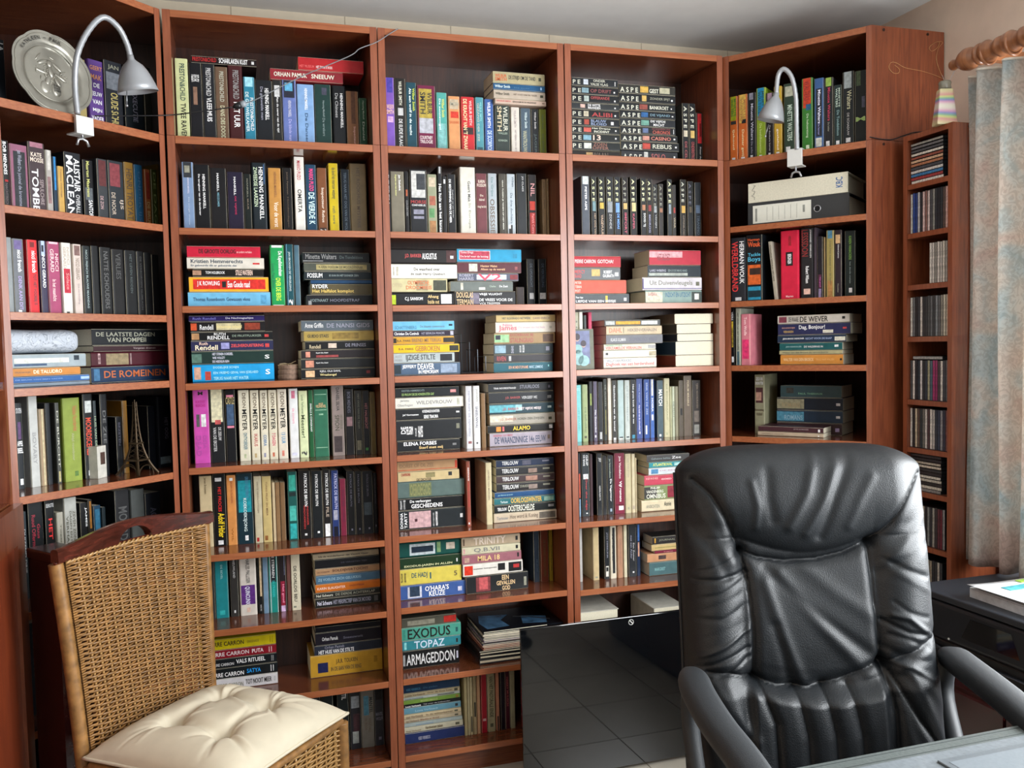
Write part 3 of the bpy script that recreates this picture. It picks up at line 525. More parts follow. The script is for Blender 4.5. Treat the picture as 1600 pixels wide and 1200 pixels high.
795 1335 516 8aa19a|BARBARA,a55,.05,.2,.6,.85|INZICHT EN UITZICHT,268,.35,.8,.5,.85|#d8d3bc,0,.3,0,1|#3a4440,.82,1,0,1|#e2e0d8,.87,.95,.3,.75
765 1335 388 cfcad0|Uit Duivenvleugels,776,.12,.84,.3,.75|#4c3f78,0,1,0,.12|#4c3f78,0,.02,0,1|#665,.9,.96,.35,.65
815 1325 272 23303a|LARS WIBERG,aab,.04,.34,.45,.65>EEN DODE MANS HAND,788,.38,.74,.45,.65|#a9b0a8,.02,.75,.05,.35
830 1325 125 b8243a|#e0a8ae,0,.64,.5,1|HET BLOED,8a1424,.15,.4,.3,.75
H C 3 .06 880 470 6.154 0 left pile
392 900 553 ddd5ca|WILLY VAN POUCKE,789,.06,.52,.6,.85|Dagboek van een herdershond,c55,.05,.95,.15,.55
388 895 480 e0ddce|De wereld,bba,.1,.6,.4,.65|#333,.04,.09,.4,.7|#b0a58a,.86,1,0,1
392 890 420 cdcaba|DIEDERIK STEVENS,496,.03,.35,.7,.9|VERZAMELDE VERHALEN,c43,.03,.72,.15,.6|#999,.85,1,.1,.9
415 958 330 6f7076|KLAUS ULLMAN,ccc,.08,.34,.3,.65>DE OPWINDENDE WERELD,556,.4,.9,.25,.7
418 952 245 c9b596|DAHL,c63,.05,.28,.25,.8>HEKSENVERHALEN,765,.38,.9,.35,.7|#554,.3,.31,0,1
400 935 185 4a4f50|#d8a02c,.2,.64,.05,.95|#d8dad4,.66,.95,.2,.8|#b8bcb8,.02,.18,.2,.8
V C 3 .09 880 470 6.154 upright
118 156 110 bdbaa0|TILAND,665,.1,.9,.3,.7
160 198 108 e3e2d8
206 232 140 4a4f4c
248 285 110 c0325a|STYLE,fdd,.5,.9,.3,.7
H C 3 .04 880 470 6.154 0 pages out pile
1080 1452 525 7a3322 P
1080 1452 392 1c3348 P
1095 1447 318 1a2030 P
1090 1420 225 4a4036 P
1070 1452 125 6a5848 P
V C 4 .1 880 580 6.154 upright
128 182 135 7fc8c8|#9dd,.05,.1,.2,.8|HET STRAND,5aa,.4,.8,.35,.65
190 245 130 9aa878|De liefhebber,675,.4,.85,.4,.7|#554,.9,.94,.3,.7
255 290 100 20232a|#8a9a4a,.2,.4,.1,.9
295 335 100 5a526a|Het Geuzenlied,fff,.48,.85,.35,.65|#eee,.9,.94,.3,.6
342 388 105 1f2228|#bbb,.85,.97,.2,.9
392 428 75 30352e|#8a8248,.5,.9,.5,.9|DE VLUCHT,887,.1,.45,.4,.7
434 470 68 d9d0c0
474 522 90 3a3936|Geschiedenis van de toneel,eee,.08,.85,.35,.65|#ddd,.96,1,.1,.9
530 590 88 a9bdbc|#1f2a30,.95,.97,0,1|#d8d8d0,.97,1,0,1
597 648 88 bcc4bf|#1f2a30,.95,.97,0,1|DE LANDMETER,899,.1,.7,.4,.6
652 704 82 1b1e24|Het grote boek van de zee,eee,.08,.74,.35,.65|#3a8aa8,.93,.99,.1,.9
708 768 75 3d4f8c|Wim Kayzer,89c,.08,.4,.35,.6>Het boek van de schoonheid,cce,.44,.86,.35,.6|#ccd,.88,.92,.4,.6
782 836 80 2c4f98|ERIK VAN DE ZEE,9ac,.06,.6,.35,.65|#e8e8e0,.78,.93,.05,.5
842 882 78 3f66b0|#e8dfc8,0,.28,0,1|#dde,.6,.7,.1,.7|HOERA,fff,.32,.55,.3,.7
908 968 90 4a5c66|MATCH,fff,.16,.44,.25,.8|#eee,.94,.98,.3,.6
974 1030 70 c6c09c|DE BOOMGAARD,886,.1,.7,.4,.6|#aa8,.92,.96,.3,.6
1020 1050 150 b0b08c
1052 1078 148 b9bfa6|DE TUIN,676,.3,.6,.3,.7
1080 1112 148 8f8a72
1118 1160 90 5f564a|#222,.5,.62,.1,.9
1165 1240 45 6a5c50|FORUM MIRABILE,ba8,.08,.5,.4,.65
1245 1325 90 38312e|TJERK NOORDRAVEN,765,.05,.5,.4,.7|#6a6058,.55,.75,.2,.8|#8a8a84,.8,.96,.2,.8
V C 5 .09 880 690 8 upright
195 232 150 1f2430|#c8553a,.32,.7,.0,1|#8aa8c0,.72,1,0,1
240 338 148 333a3e|GRIP,eee,.03,.2,.55,.8|DE BAAS,eee,.03,.2,.2,.45|Over the edge,b33,.4,.9,.4,.7|#ddd,.33,.41,.2,.9|#eee,.94,.96,.5,.7
342 380 160 4a3238
428 495 150 1c1f24|JEF,ccc,.07,.14,.3,.8|GEERAERTS,ccc,.52,.76,.4,.65
498 552 180 17191d
560 635 175 24282e|Jan Vantoortelboom,9a9,.06,.38,.25,.55>De Vaganteur,fff,.4,.78,.35,.7|#9ab,.9,.95,.4,.7
648 775 148 7a1f38|Jos Vandeloo,edd,.05,.42,.4,.65>Vijf romans,fff,.46,.8,.4,.7|#eee,.87,.94,.4,.85|#5a1626,.84,.86,0,1
782 858 155 c4b995|DE DELFTSE,a98,.08,.4,.4,.6|#998,.9,.94,.4,.6
862 908 155 cdc1a0|#a98,.88,.94,.3,.7
910 925 205 c9bb98
H C 5 .08 880 690 8 0 right pile
985 1540 742 d9ccac|ANSICHTEN,998,.1,.4,.3,.6>Annie,443,.5,.66,.4,.8
1015 1540 558 7f8c5c|PHILIPP,eed,.15,.37,.75,.9|VANDENBERG,eed,.05,.45,.48,.68|OMNIBUS,eed,.05,.5,.1,.42|#3b3a38,.0,.3,.02,.98|#8a2a3a,.55,1,.02,.98
1015 1540 430 c04458|ROGER VAN DE VELDE,fbb,.04,.32,.6,.8|GOED VOLK,fdd,.4,.9,.5,.65
1070 1560 338 d3d8dc|#4f86b0,.06,.24,.2,.85|DE BERG,b9a,.28,.8,.5,.7
1075 1560 265 2b8a94|ATLANTIKWAL,e8ec70,.1,.6,.3,.8|#a8d0cc,.65,1,.05,.95
1048 1580 172 4f4c4c|Geheime liefdes,788,.1,.55,.35,.6>Zee,ddd,.58,.8,.35,.7
V C 6 .1 890 800 6 upright
98 126 155 b9b6b0
224 282 150 c6b186|#998,.93,.96,.3,.7
330 380 145 25282c|#e8e4d8,.75,.95,.05,.95|#1a1a1c,.77,.85,.3,.7|JAN SIEBELINK,99a,.1,.6,.4,.65
386 444 135 d8cfba|DE WESTERSE,222,.15,.65,.3,.6|#1f1f22,.03,.9,.35,.75
456 504 130 b5876a|DE GELUKKIGEN WONEN,976,.25,.75,.4,.65
512 545 125 d3cbae
556 630 125 2c2f33|Een Zomer,bbb,.35,.7,.55,.75|met een Ander,99a,.2,.65,.25,.45|#eee,.9,.93,.5,.7
634 668 118 1f2f4e|#c9967c,.35,.62,.1,.9|#3f6ab0,0,.32,.0,1
H C 6 .08 890 800 6 0 right pile
750 1080 480 4b6a6e|MARGRIET,8bb,.15,.45,.35,.6|#eee,.92,.98,.4,.6
732 1080 400 c4906a|#4a3a38,.3,.5,.3,.75
800 1080 385 7a1f38|ROMANS,c88,.3,.6,.3,.7
770 1080 312 cbb078|#8a8a50,.1,.9,.45,.55
778 1080 235 33302f|JOURNAAL,887,.2,.7,.35,.65|#c93,.06,.1,.2,.8
V D 0 .06 1120 30 4.211 upright
86 138 515 cf6a30|MINETTE,474,.04,.3,.6,.85|WALTERS,474,.04,.3,.2,.5|IJskoud,eda,.5,.8,.35,.65|#a9b52c,0,.36,0,1|#333,.37,.42,.1,.9|#eee,.92,.97,.3,.7
142 203 502 c8662e|MINETTE,b74,.08,.36,.6,.85|WALTERS,b74,.06,.4,.25,.5|Duister getij,eda,.52,.92,.35,.65|#d8b458,0,.42,0,1|#222,.37,.43,.4,.9|#eee,.93,.98,.3,.7
206 258 490 24272c|Minette Walters,ccd,.16,.7,.4,.7>De echo,99a,.72,.9,.4,.6|#889,0,.1,.2,.7|#ddd,.92,.97,.3,.6
262 322 458 8aa52e|MINETTE,155,.05,.35,.6,.85|WALTERS,155,.05,.35,.2,.5|De beeldhouwster,cd8,.5,.92,.35,.6|#1f86b8,0,.42,.0,1|#eee,.94,.98,.3,.6
326 374 490 2a2226|De donkere kamer,bbb,.5,.9,.4,.6|#9a8090,0,.15,.1,.9|#ddd,.92,.97,.3,.6
376 428 448 c09a34|gaslelied,fed,.6,.9,.35,.65|#c9b52c,0,.4,0,1|#fff,.93,.97,.3,.7
442 512 430 3a4a3c|MINETTE WALTERS,cdc,.3,.8,.35,.8|#b5b5a0,.04,.18,.1,.9|#eee,.88,.95,.2,.6
560 630 395 3f7a34|WALTERS,822,.04,.3,.25,.75|De heksentong,cdb,.48,.8,.4,.65|#c4442c,0,.4,0,1|#2c5a80,.35,.43,.4,.95|#dec,.9,.95,.4,.7
642 703 395 3f5f8f|Minette Walters,eef,.16,.62,.4,.7|De kamer,99c,.62,.78,.4,.6|#2a2c34,.14,.8,.2,.9|#cfcfc4,.82,.94,.1,.8
708 765 390 2a2a2e|Minette Walters,b35,.14,.6,.4,.7|De kelder,998,.62,.75,.4,.6|#8fae4e,0,.12,0,1|#ddd,.88,.95,.2,.6
770 822 438 2a3a3a|MINETTE,cdc,.05,.35,.6,.8|WALTERS,cdc,.05,.35,.25,.5|De Tondeldoos,8aa,.4,.8,.4,.7|#ddd,.88,.94,.3,.7
828 902 352 2b3032|Walters,cca,.25,.5,.4,.8|DE SCHADUW,bbb,.55,.85,.4,.6|#aab5b8,0,.22,.1,.8|#ddd,.88,.94,.3,.7
908 985 345 1f2424|M,ac7,.62,.68,.1,.9,^|#4a5a40,0,.2,.1,.5|#556,.35,.5,.6,.95
V D 2 .05 1120 345 6.4 upright
140 292 178 33343a|HERMAN WOUK,fff,.06,.72,.6,.9|WERELDBRAND,e44,.06,.84,.1,.5|#ddd,.93,.98,.3,.7
300 455 150 1c2026|Herman,e63,.05,.09,.1,.85,^|Wouk,e63,.1,.18,.1,.9,^|Tackle,5bd,.27,.32,.1,.9,^|Boys,5bd,.33,.42,.1,.9,^|#d0622c,.45,.75,.02,.98|#3a2a24,.5,.6,.2,.9|#2f8fb0,.78,.98,.02,.98|#16303a,.84,.94,.1,.9
575 632 205 a8a090 ~-6|Cornelius Wilcken,332,.06,.48,.35,.75>DE LADE,222,.5,.68,.35,.75
638 822 108 cc2440 h|ANNELIES VERBEKE,822,.08,.22,.45,.6|BERGINGEN,fff,.34,.48,.4,.6|Maarten,fcc,.94,.97,.3,.7,^|#201c1e,.31,.51,.3,.68
838 968 82 2c2a2c|LESSSDON,822,.02,.4,.1,.6|JOHANNES VERMEULEN,ddd,.02,.42,.7,.85|Robert Wilson,fff,.54,.78,.4,.65|#e0b8a8,.86,.94,.25,.75
972 998 70 4a3f48
1003 1060 160 241f28|Het goud,b6a,.66,.82,.4,.7|#8a7a9a,.85,1,.1,.9|#5a2a40,.62,.84,.1,.9
1070 1085 165 8a7450
1095 1172 100 9a8a52|Jules Het kapitaal van de heer,664,.15,.8,.4,.65|#4f7f98,0,.12,0,1|#a87a48,.75,1,.0,1
1180 1248 95 33262e|Edward James,ddd,.22,.42,.4,.65|Houtekiet,998,.8,.93,.4,.6|#c9a478,.07,.2,.15,.8
1280 1385 105 232f2e|KAREN VANACKERE,7a4,.08,.44,.4,.65>het derde meisje,788,.47,.8,.4,.6|#ddd,.87,.94,.4,.7
V D 3 .05 1120 470 6.4 upright
140 178 85 1b1c20|#d8b83c,.22,.68,.1,.9|VERZWEGEN,222,.34,.66,.3,.7|VERS,fff,.05,.2,.3,.7|#eee,.85,.95,.3,.8
190 240 78 a9ac9c|HET LEVEN NA HET WERELDSPEL,333,.08,.75,.35,.65|#4a6068,.76,1,0,1
244 335 135 d07c88|Tom Wolfe,fdd,.06,.42,.35,.65|#d8386c,.5,.88,0,1
H D 3 .05 1120 470 6.4 0 pile
635 1262 540 c8863c|WALTER VAN DEN BROECK,ec9,.05,.54,.35,.65>TERUG NAAR WALDEN,da6,.57,.86,.4,.6|#222,.95,.98,.4,.6
625 1255 500 a9a27c|Walter van den Broeck de veroordeelde,665,.05,.78,.3,.7
628 1255 425 1f5a5c|JAN KRAKAUER,9bb,.1,.36,.35,.6>DE WILDERNIS IN,ddd,.4,.7,.35,.6|#ddd,.88,.94,.4,.7
605 1290 348 24344c|JEAN-MARIE DEDECKER,eee,.08,.4,.4,.65>RECHT VOOR DE RAAP,9ac,.42,.8,.4,.65|#d0cdbc,.84,.99,.05,.7
610 1335 235 2b2f54|Dag, Bonjour!,eee,.3,.66,.4,.85|BOUDEWIJN,c98,.06,.24,.55,.7|VERHAREN,ca6,.08,.22,.2,.4|#b44,.9,.95,.45,.6|#d0cdbc,.63,.77,.05,.4
608 1328 152 c6bfb5|DE WEVER,111,.32,.71,.15,.8|DE WAARE,444,.16,.3,.2,.8|#7a3a48,.02,.13,.15,.85|#222,.9,.94,.4,.7
H D 4 .06 1120 570 6.4 0 lying front
410 1065 665 b9a68e|VERZAMELDE VERHALEN,876,.06,.4,.4,.65|#eee,.92,.94,.2,.5
415 1065 610 4a2c32|JETTE SCHRODER,a99,.55,.78,.45,.7|#eee,.92,.95,.2,.7
V D 4 .13 1120 570 6.4 upright
380 575 100 8d8a70|GERDA VAN,eee,.04,.1,.15,.85,^|ERKENOTTER,eee,.12,.17,.1,.9,^|Behandeling,432,.58,.63,.05,.95,^|VOORAF,432,.65,.7,.2,.8,^|#4a2c2e,.22,.48,.05,.95|#b58a78,.3,.44,.15,.7
H D 4 .15 1120 570 6.4 0 back pile
600 1250 570 3a2628|#98a,.9,.96,.3,.6
600 1260 450 24364a|ROMANS,8ab,.12,.4,.2,.6|#4a8298,0,.42,.02,.98|#ccc,.9,.96,.4,.6
600 1260 325 1c2836|ROMANS,986,.08,.36,.2,.6|#8f8a70,0,.42,.02,.98|#ccc,.9,.96,.4,.6
635 1245 205 3a5256|PAUL THEROUX,7a8,.3,.7,.25,.4|#3a3a36,.1,.22,.35,.8
V L 0 .12 0 0 5 upright
-60 -10 280 22252c
0 60 300 1c2026|LA,ddd,.05,.16,.2,.8
630 690 455 a89660
710 828 455 5a3d80|GEERT,c85,.08,.14,.1,.9,^|MAK,c85,.2,.27,.15,.85,^|DE,eee,.32,.38,.3,.7,^|EEUW,eee,.44,.5,.15,.85,^|VAN,eee,.55,.61,.2,.8,^|MIJN,eee,.67,.73,.2,.8,^|VADER,eee,.78,.84,.1,.9,^
835 975 462 2a2c33|OUDE SCHUUR,ba6,.42,.98,.3,.7|#6b6f76,.15,.38,.1,.9|JAN,887,.05,.12,.2,.8,^
990 1135 500 20272c|EXECUTIE,889,.35,.75,.4,.65
1145 1200 520 34352f
V L 1 .1 0 200 5.926 upright
48 108 110 17161a|BOB MENDES,fff,.02,.48,.1,.6|#a22,.55,.58,.2,.7|NACHTRECHT,544,.6,.95,.2,.6
118 280 140 8f5a70|Jan Wolkers,99a,.08,.3,.35,.65>De junival de kromme,889,.32,.9,.35,.6|#26292d,.1,1,.18,.85
288 440 120 4a3c40|KATE,edc,.14,.2,.15,.8,^|MOSSE,edc,.21,.27,.1,.9,^|TOMBE,eee,.36,.95,.15,.55|SEPULCHRE,988,.5,.85,.62,.85|#a3707e,0,.07,0,1
446 505 200 a8a29c|#c9c5be,0,.3,.1,.9|#8a6a6a,.4,.8,.2,.7
508 548 262 22384a|#2a80c0,.0,.55,0,1
552 612 350 c39b52|Tommy Wieringa,864,.05,.6,.35,.6
618 772 215 24272d|ALISTAIR,fff,.08,.58,.55,.9|MACLEAN,fff,.05,.95,.1,.5|OVERALL,ccc,.62,.9,.6,.85
790 885 290 19191c|Maarten Maartens,cc7,.02,.6,.3,.6|SANTORINI,eee,.65,1,.4,.8|#565c60,.45,.65,.1,.9
920 1015 280 3d4044|#5c2b2c,.02,.42,.1,.9|DE ZON,b99,.58,.78,.2,.5
1022 1165 295 2f343a|#7f3a40,.04,.4,.02,.75|IJS,ba9,.6,.75,.65,.9|DE NOOR,ba9,.5,.85,.15,.4
1172 1258 312 7a5a22|HENRI TROYAT,432,.1,.9,.2,.8
1265 1342 335 1a4a68|ONDER IJS,357,.1,.9,.3,.7
1362 1412 380 8c4f2a|DE BRUG,a96,.55,.95,.2,.7|#7a2c20,.05,.5,.2,.8
1420 1475 380 3f4a22|DE DAG,785,.05,.9,.3,.7
1478 1500 335 5a4a20
V L 2 .08 0 340 5.714 upright
85 135 175 8a8f90
138 240 185 6a6d73|nicci french,fff,.15,.44,.4,.75|DENK AAN DIT,a9c,.5,.95,.4,.7|#6d5f90,.02,.14,.1,.9|#ddd,.95,.99,.3,.6
268 362 195 d02a30|nicci french,fff,.15,.44,.4,.8|TOT HET VOORBIJ IS,401,.46,.88,.4,.75|#7a2020,.03,.1,.3,.7
378 442 205 3a3450|NICCI GERARD,fff,.2,.64,.3,.7|#b0c0dc,0,.2,0,1|#223,.06,.15,.3,.6
448 558 212 a04468|NICCI,fcc,.16,.4,.6,.85|GERARD,fcc,.1,.42,.2,.5|In het maanlicht,ecc,.52,.82,.3,.6|#e8c0c8,0,.03,0,1
572 660 222 d8d4cc|NICCI,ba9,.06,.3,.55,.8|GERARD,ba9,.06,.36,.2,.45|Solace,e88,.42,.65,.4,.7|#b8283c,.36,.7,0,1|#333,.96,.99,.3,.6
674 752 235 cdbdb4|NICCI GERARD,876,.2,.5,.3,.7|De verbinding,a99,.56,.85,.4,.65|#7c5f5a,.02,.16,.1,.9
760 832 250 1b2224|NICCI FRENCH BLAUWE MAANDAG,9aa,.06,.9,.35,.6
838 905 250 15171a
915 1015 262 1d1f20|NATTE SCHOUDERS,555,.06,.9,.3,.7
1020 1128 280 1e1c1e|VERLIES,444,.06,.45,.3,.7
1135 1238 290 1a1b1c|HET LEVEN REDDEN,465050,.06,.65,.4,.6
1242 1305 300 1c1b1c|DE VERBORGEN GLIMLACH,444,.08,.9,.4,.65
1308 1370 310 2a2b2c
1375 1440 330 1d1e1f
H L 3 .07 0 480 5.333 0 left pile
-40 748 658 7d8a96
-40 748 590 2a5a96|DE EEUW VAN MIJN VADER,79c,.2,.7,.4,.6|#9ab4e0,.9,1,0,1
-40 672 518 c27f3a|FRANKRIJK,753,.22,.4,.35,.6>DE TALUDRO,fec,.43,.77,.3,.75
-40 722 398 9aa6ac|#d8dad0,.2,.8,.35,.7|#39506e,.2,.55,.1,.3|#24303a,.86,.92,.5,.9
H L 3 .08 0 480 5.333 0 right pile
770 1420 502 1c3452|DE ROMEINEN,b4581f,.15,.94,.3,.75|#3a6a90,.03,.1,.15,.9
765 1410 375 4a1420|#8a7a5c,.18,.46,.1,.95|PETER,caa,.08,.11,.2,.9|#8a7070,.48,.5,.1,.9
780 1415 322 3a1a22|Vergeten dromen,988,.5,.8,.3,.7
770 1415 180 151a20|DE LAATSTE DAGEN,998,.05,.8,.55,.8|VAN POMPEII,998,.18,.68,.2,.48
V L 4 .12 0 590 5.333 upright
158 215 215 1f252b|STUTEN,ddd,.06,.12,.1,.9,^|APPEL,fff,.44,.5,.1,.9,^|BEEL,fff,.52,.58,.1,.9,^|#5a3c68,.22,.42,.1,.9|#eee,.88,.95,.3,.9
268 345 158 bfc0bc|BOVARY,999,.4,.75,.3,.7
350 400 265 a0886a|#c9bc96,0,1,.45,1
405 448 215 1d2126
485 522 212 4f504a|#b3a878,.85,.98,.2,.9|DE BURCHT,bba,.1,.8,.3,.7
548 695 175 8a9a42 h|Nelleke Noordervliet,b4622c,.1,.4,.55,.8|Altijd roomboter,a5a878,.42,.75,.4,.6|#5a7a3a,.88,.94,.55,.75
718 800 140 1c1f20|MOORDSCENES,d42,.28,.72,.2,.75|#c8ccc8,.08,.22,.2,.9|#eee,.9,.96,.3,.8
802 828 195 3c4548|HUIS VAN DE NACHT,9a8,.2,.85,.2,.8
860 920 140 17191d|DE ZEE,666,.2,.6,.3,.7
985 1040 330 16181d|BEZETEN,556,.1,.5,.3,.6
1042 1085 195 7a5418
1250 1310 240 181c24
1330 1440 160 1a1d24|HET OOG,667,.3,.6,.5,.75|#6a7a80,.85,.95,.1,.9
V L 5 .12 0 740 4.706 upright
185 225 285 3a4448|DUIZEND DRIE,ccc,.2,.7,.35,.65
238 345 205 1f2428|Ruud Offermans,a2283c,.15,.55,.2,.45|Guus,a2283c,.25,.4,.55,.75|AL,eda,.6,.8,.3,.9
362 430 200 1a1b1e|HET KILLERS,e33,.2,.9,.3,.7|EERSTE,ddd,.04,.08,.1,.9,^
442 492 290 b9b5a6|Toespraak,776,.15,.6,.4,.65
500 592 185 bcbcb4|ZEVEN ZONDEN,665,.15,.6,.65,.85|DAGEN EN NACHTEN,665,.15,.75,.4,.55|VERHALEN,665,.2,.65,.12,.3
615 668 220 1c1d20|ZWERVERS,fff,.5,.9,.1,.5|JAMES,fff,.06,.3,.6,.9
672 706 195 2a2420|#9a6420,.02,.35,.1,.9
712 765 240 18405a|#2a6a8a,.05,.6,.2,.8
770 800 250 1b2a30
870 975 130 2c2c2e|MOORD,555,.2,.6,.2,.8
985 1085 125 4f5250
1090 1200 150 1c2028|AO,556,.2,.35,.3,.7
V L 6 .1 0 900 4 upright
205 275 300 1a222c|DUNDIN ELAND,443226,.1,.6,.3,.7
290 375 270 1b222b|DODENTANGO,544f30,.1,.4,.35,.65
380 450 250 20252c|#b5b5b0,.15,.3,.3,.5|DE WIND,aaa,.32,.5,.5,.8
455 520 260 262b33
H C 7 .03 890 800 6 0 lying at left
100 465 945 c4c0b4 P
H C 7 .03 890 800 6 0 lying at right
795 1080 905 cfccc0 P
'''

import re as _re
for _l in BOOKS.split('\n'):
    for _c in _l.split('|')[1:]:
        if _c[0] != '#':
            for _s in _c.split('>'):
                _q = [v for v in _s.split(',') if v not in ('^', '')]
                _k = 0
                while len(_q) > 2 and _k < 4:
                    try: float(_q[-1]); _q.pop(); _k += 1
                    except ValueError: break
                glyphs(','.join(_q[:-1]))
# ---------------------------------------------------------------- the room
XR, YB, ZC, XL = 2.385, .285, 2.498, -.65
wallm = mat('d0bdac', .85, 'wall_plaster', .05, 14, bump=.25)
ceilm = mat('dededb', .9, 'ceiling_plaster', .03, 10, bump=.15)
def struct(name, mb, m, parent=None, **k): o = mb.obj(name, m, parent, **k); o['kind'] = 'structure'; return o
struct('wall_back', MB().box(XL-.1, XR+.1, YB, YB+.1, 0, ZC), wallm)
struct('wall_left', MB().box(XL-.1, XL, -5, YB, 0, ZC), wallm)
WY0, WY1, WZ0, WZ1 = -.72, -3.0, .82, 2.1
struct('wall_right', MB().box(XR, XR+.12, -5, WY1, 0, ZC).box(XR, XR+.12, WY0, YB, 0, ZC).box(XR, XR+.12, WY1, WY0, 0, WZ0).box(XR, XR+.12, WY1, WY0, WZ1, ZC), wallm)
struct('ceiling', MB().box(XL-.1, XR+.1, -5, YB+.1, ZC, ZC+.1), ceilm)
fl = struct('floor', MB().box(XL-.1, XR+.1, -5, YB+.1, -.05, -.004), mat('8a8478', .8, 'tile_grout', .1, 40))
tm = [mat(h, .3, 'floor_tile_'+h, .06, 8, coat=.2) for h in ('b9b2a4', 'b3ac9e', 'bfb8aa')]
tmesh = [MB().box(0, .326, 0, .326, -.004, 0).mesh('floor_tile', m_) for m_ in tm]
for i in range(-2, 7):
    for j in range(-9, 1):
        if (i*.33+.33 < XL) or (j*.33+.33 > YB+.1): continue
        t = bpy.data.objects.new('floor_tile', R_.choice(tmesh)); COL.objects.link(t); t.parent = fl; t.location = (i*.33+.1, j*.33-.06, 0)
tr = struct('trim_1', MB().box(XL, XR, YB-.012, YB, 2.39, ZC), mat('cfc3ad', .8, 'cornice', .03, 30))
for k in range(9): struct('trim_2', MB().box(XL+.12+k*.36, XL+.1225+k*.36, YB-.013, YB-.002, 2.39, ZC), mat('a89c88', .9, 'cornice_joint'), tr)
wf = struct('window_1', MB().box(XR+.03, XR+.08, WY0-.06, WY0, WZ0, WZ1).box(XR+.03, XR+.08, WY1, WY1+.06, WZ0, WZ1).box(XR+.03, XR+.08, WY1, WY0, WZ0, WZ0+.06)
    .box(XR+.03, XR+.08, WY1, WY0, WZ1-.06, WZ1).box(XR+.03, XR+.08, -2.0, -1.94, WZ0, WZ1), mat('e8e6e0', .4, 'window_frame_paint', .02))
struct('trim_3', MB().box(XR-.035, XR, -1.9, -.66, 0, .74), WOOD_D)

# ---------------------------------------------------------------- book cases
FR = {'A': Frame(0, 0, 0), 'B': Frame(.6132, 0, 0), 'C': Frame(1.2207, -.003, -.02),
      'L': Frame(-.005, .0045, .7415), 'D': Frame(1.804, -.002, -.9218), 'T': Frame(2.183, -.437, -math.pi/2)}
WID = {'A': .6117, 'B': .606, 'C': .5765, 'L': .4923, 'D': .4909, 'T': .2}
SZ = {'A': [2.02, 1.7572, 1.5315, 1.3062, 1.0581, .7956, .5694, .3443, .0884],
      'B': [2.02, 1.757, 1.5297, 1.3079, 1.0596, .802, .5736, .3443, .0938],
      'C': [2.02, 1.7585, 1.5307, 1.3105, 1.0578, .7985, .5681, .3443, .09],
      'D': [2.02, 1.7902, 1.5326, 1.3099, 1.062, .80, .57, .344, .09],
      'L': [2.02, 1.7638, 1.5051, 1.317, 1.0505, .76, .457, .09]}
BAY = {'A': 'left bookcase', 'B': 'middle bookcase', 'C': 'right bookcase', 'L': 'left corner bookcase', 'D': 'right corner bookcase'}
T, ST, TOP, TC = .021, .020, 2.3741, .0132
screw = mat('3a2a24', .4, 'screw_metal', .1, metal=.8)
def straight(k, look):
    f = FR[k]; w = WID[k]; g = .0007; dep = .275
    def mk(name, lab, z0, z1):
        e = empty(name, f.p(0, 0, z0), lab, 'bookcase', 'cherry wood bookcases against the back wall', f.a); return e
    lo = mk('bookcase', 'tall cherry wood bookcase of open shelves, '+look, 0, 2.02)
    for x0 in (g, w-T-g): MB().box(x0, x0+T, 0, dep, 0, 2.0195).edged([2]).obj('side_panel', [WOOD_V, EDGE_V], lo)
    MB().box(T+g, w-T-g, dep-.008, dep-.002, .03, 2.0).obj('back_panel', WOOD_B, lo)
    MB().box(T+g, w-T-g, .03, .045, 0, SZ[k][8]-ST).obj('plinth', WOOD_H, lo)
    for i, z in enumerate(SZ[k]):
        th = .0225 if i == 0 else ST
        bevel(MB().box(T+g+.0004, w-T-g-.0004, .0, dep-.009, z-th-(.0005 if not i else 0), z-(.0005 if not i else 0)).edged([2]).obj('shelf', [WOOD_H, EDGE_H], lo), .0008, 1)
    hi = mk('bookcase_extension', 'single compartment height unit standing on top of the '+BAY[k], 2.02, TOP)
    h = TOP-2.02
    for x0 in (g, w-T-g): MB().box(x0, x0+T, 0, dep, .0006, h).edged([2]).obj('side_panel', [WOOD_V, EDGE_V], hi)
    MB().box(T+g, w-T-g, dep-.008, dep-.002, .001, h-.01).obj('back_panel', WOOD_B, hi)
    MB().box(T+g+.0004, w-T-g-.0004, 0, dep-.009, h-.0205, h-.0005).edged([2]).obj('top_panel', [WOOD_H, EDGE_H], hi)
straight('A', 'leftmost of the three straight ones')
straight('B', 'the middle of the three straight ones')
straight('C', 'rightmost straight one behind the office chair')
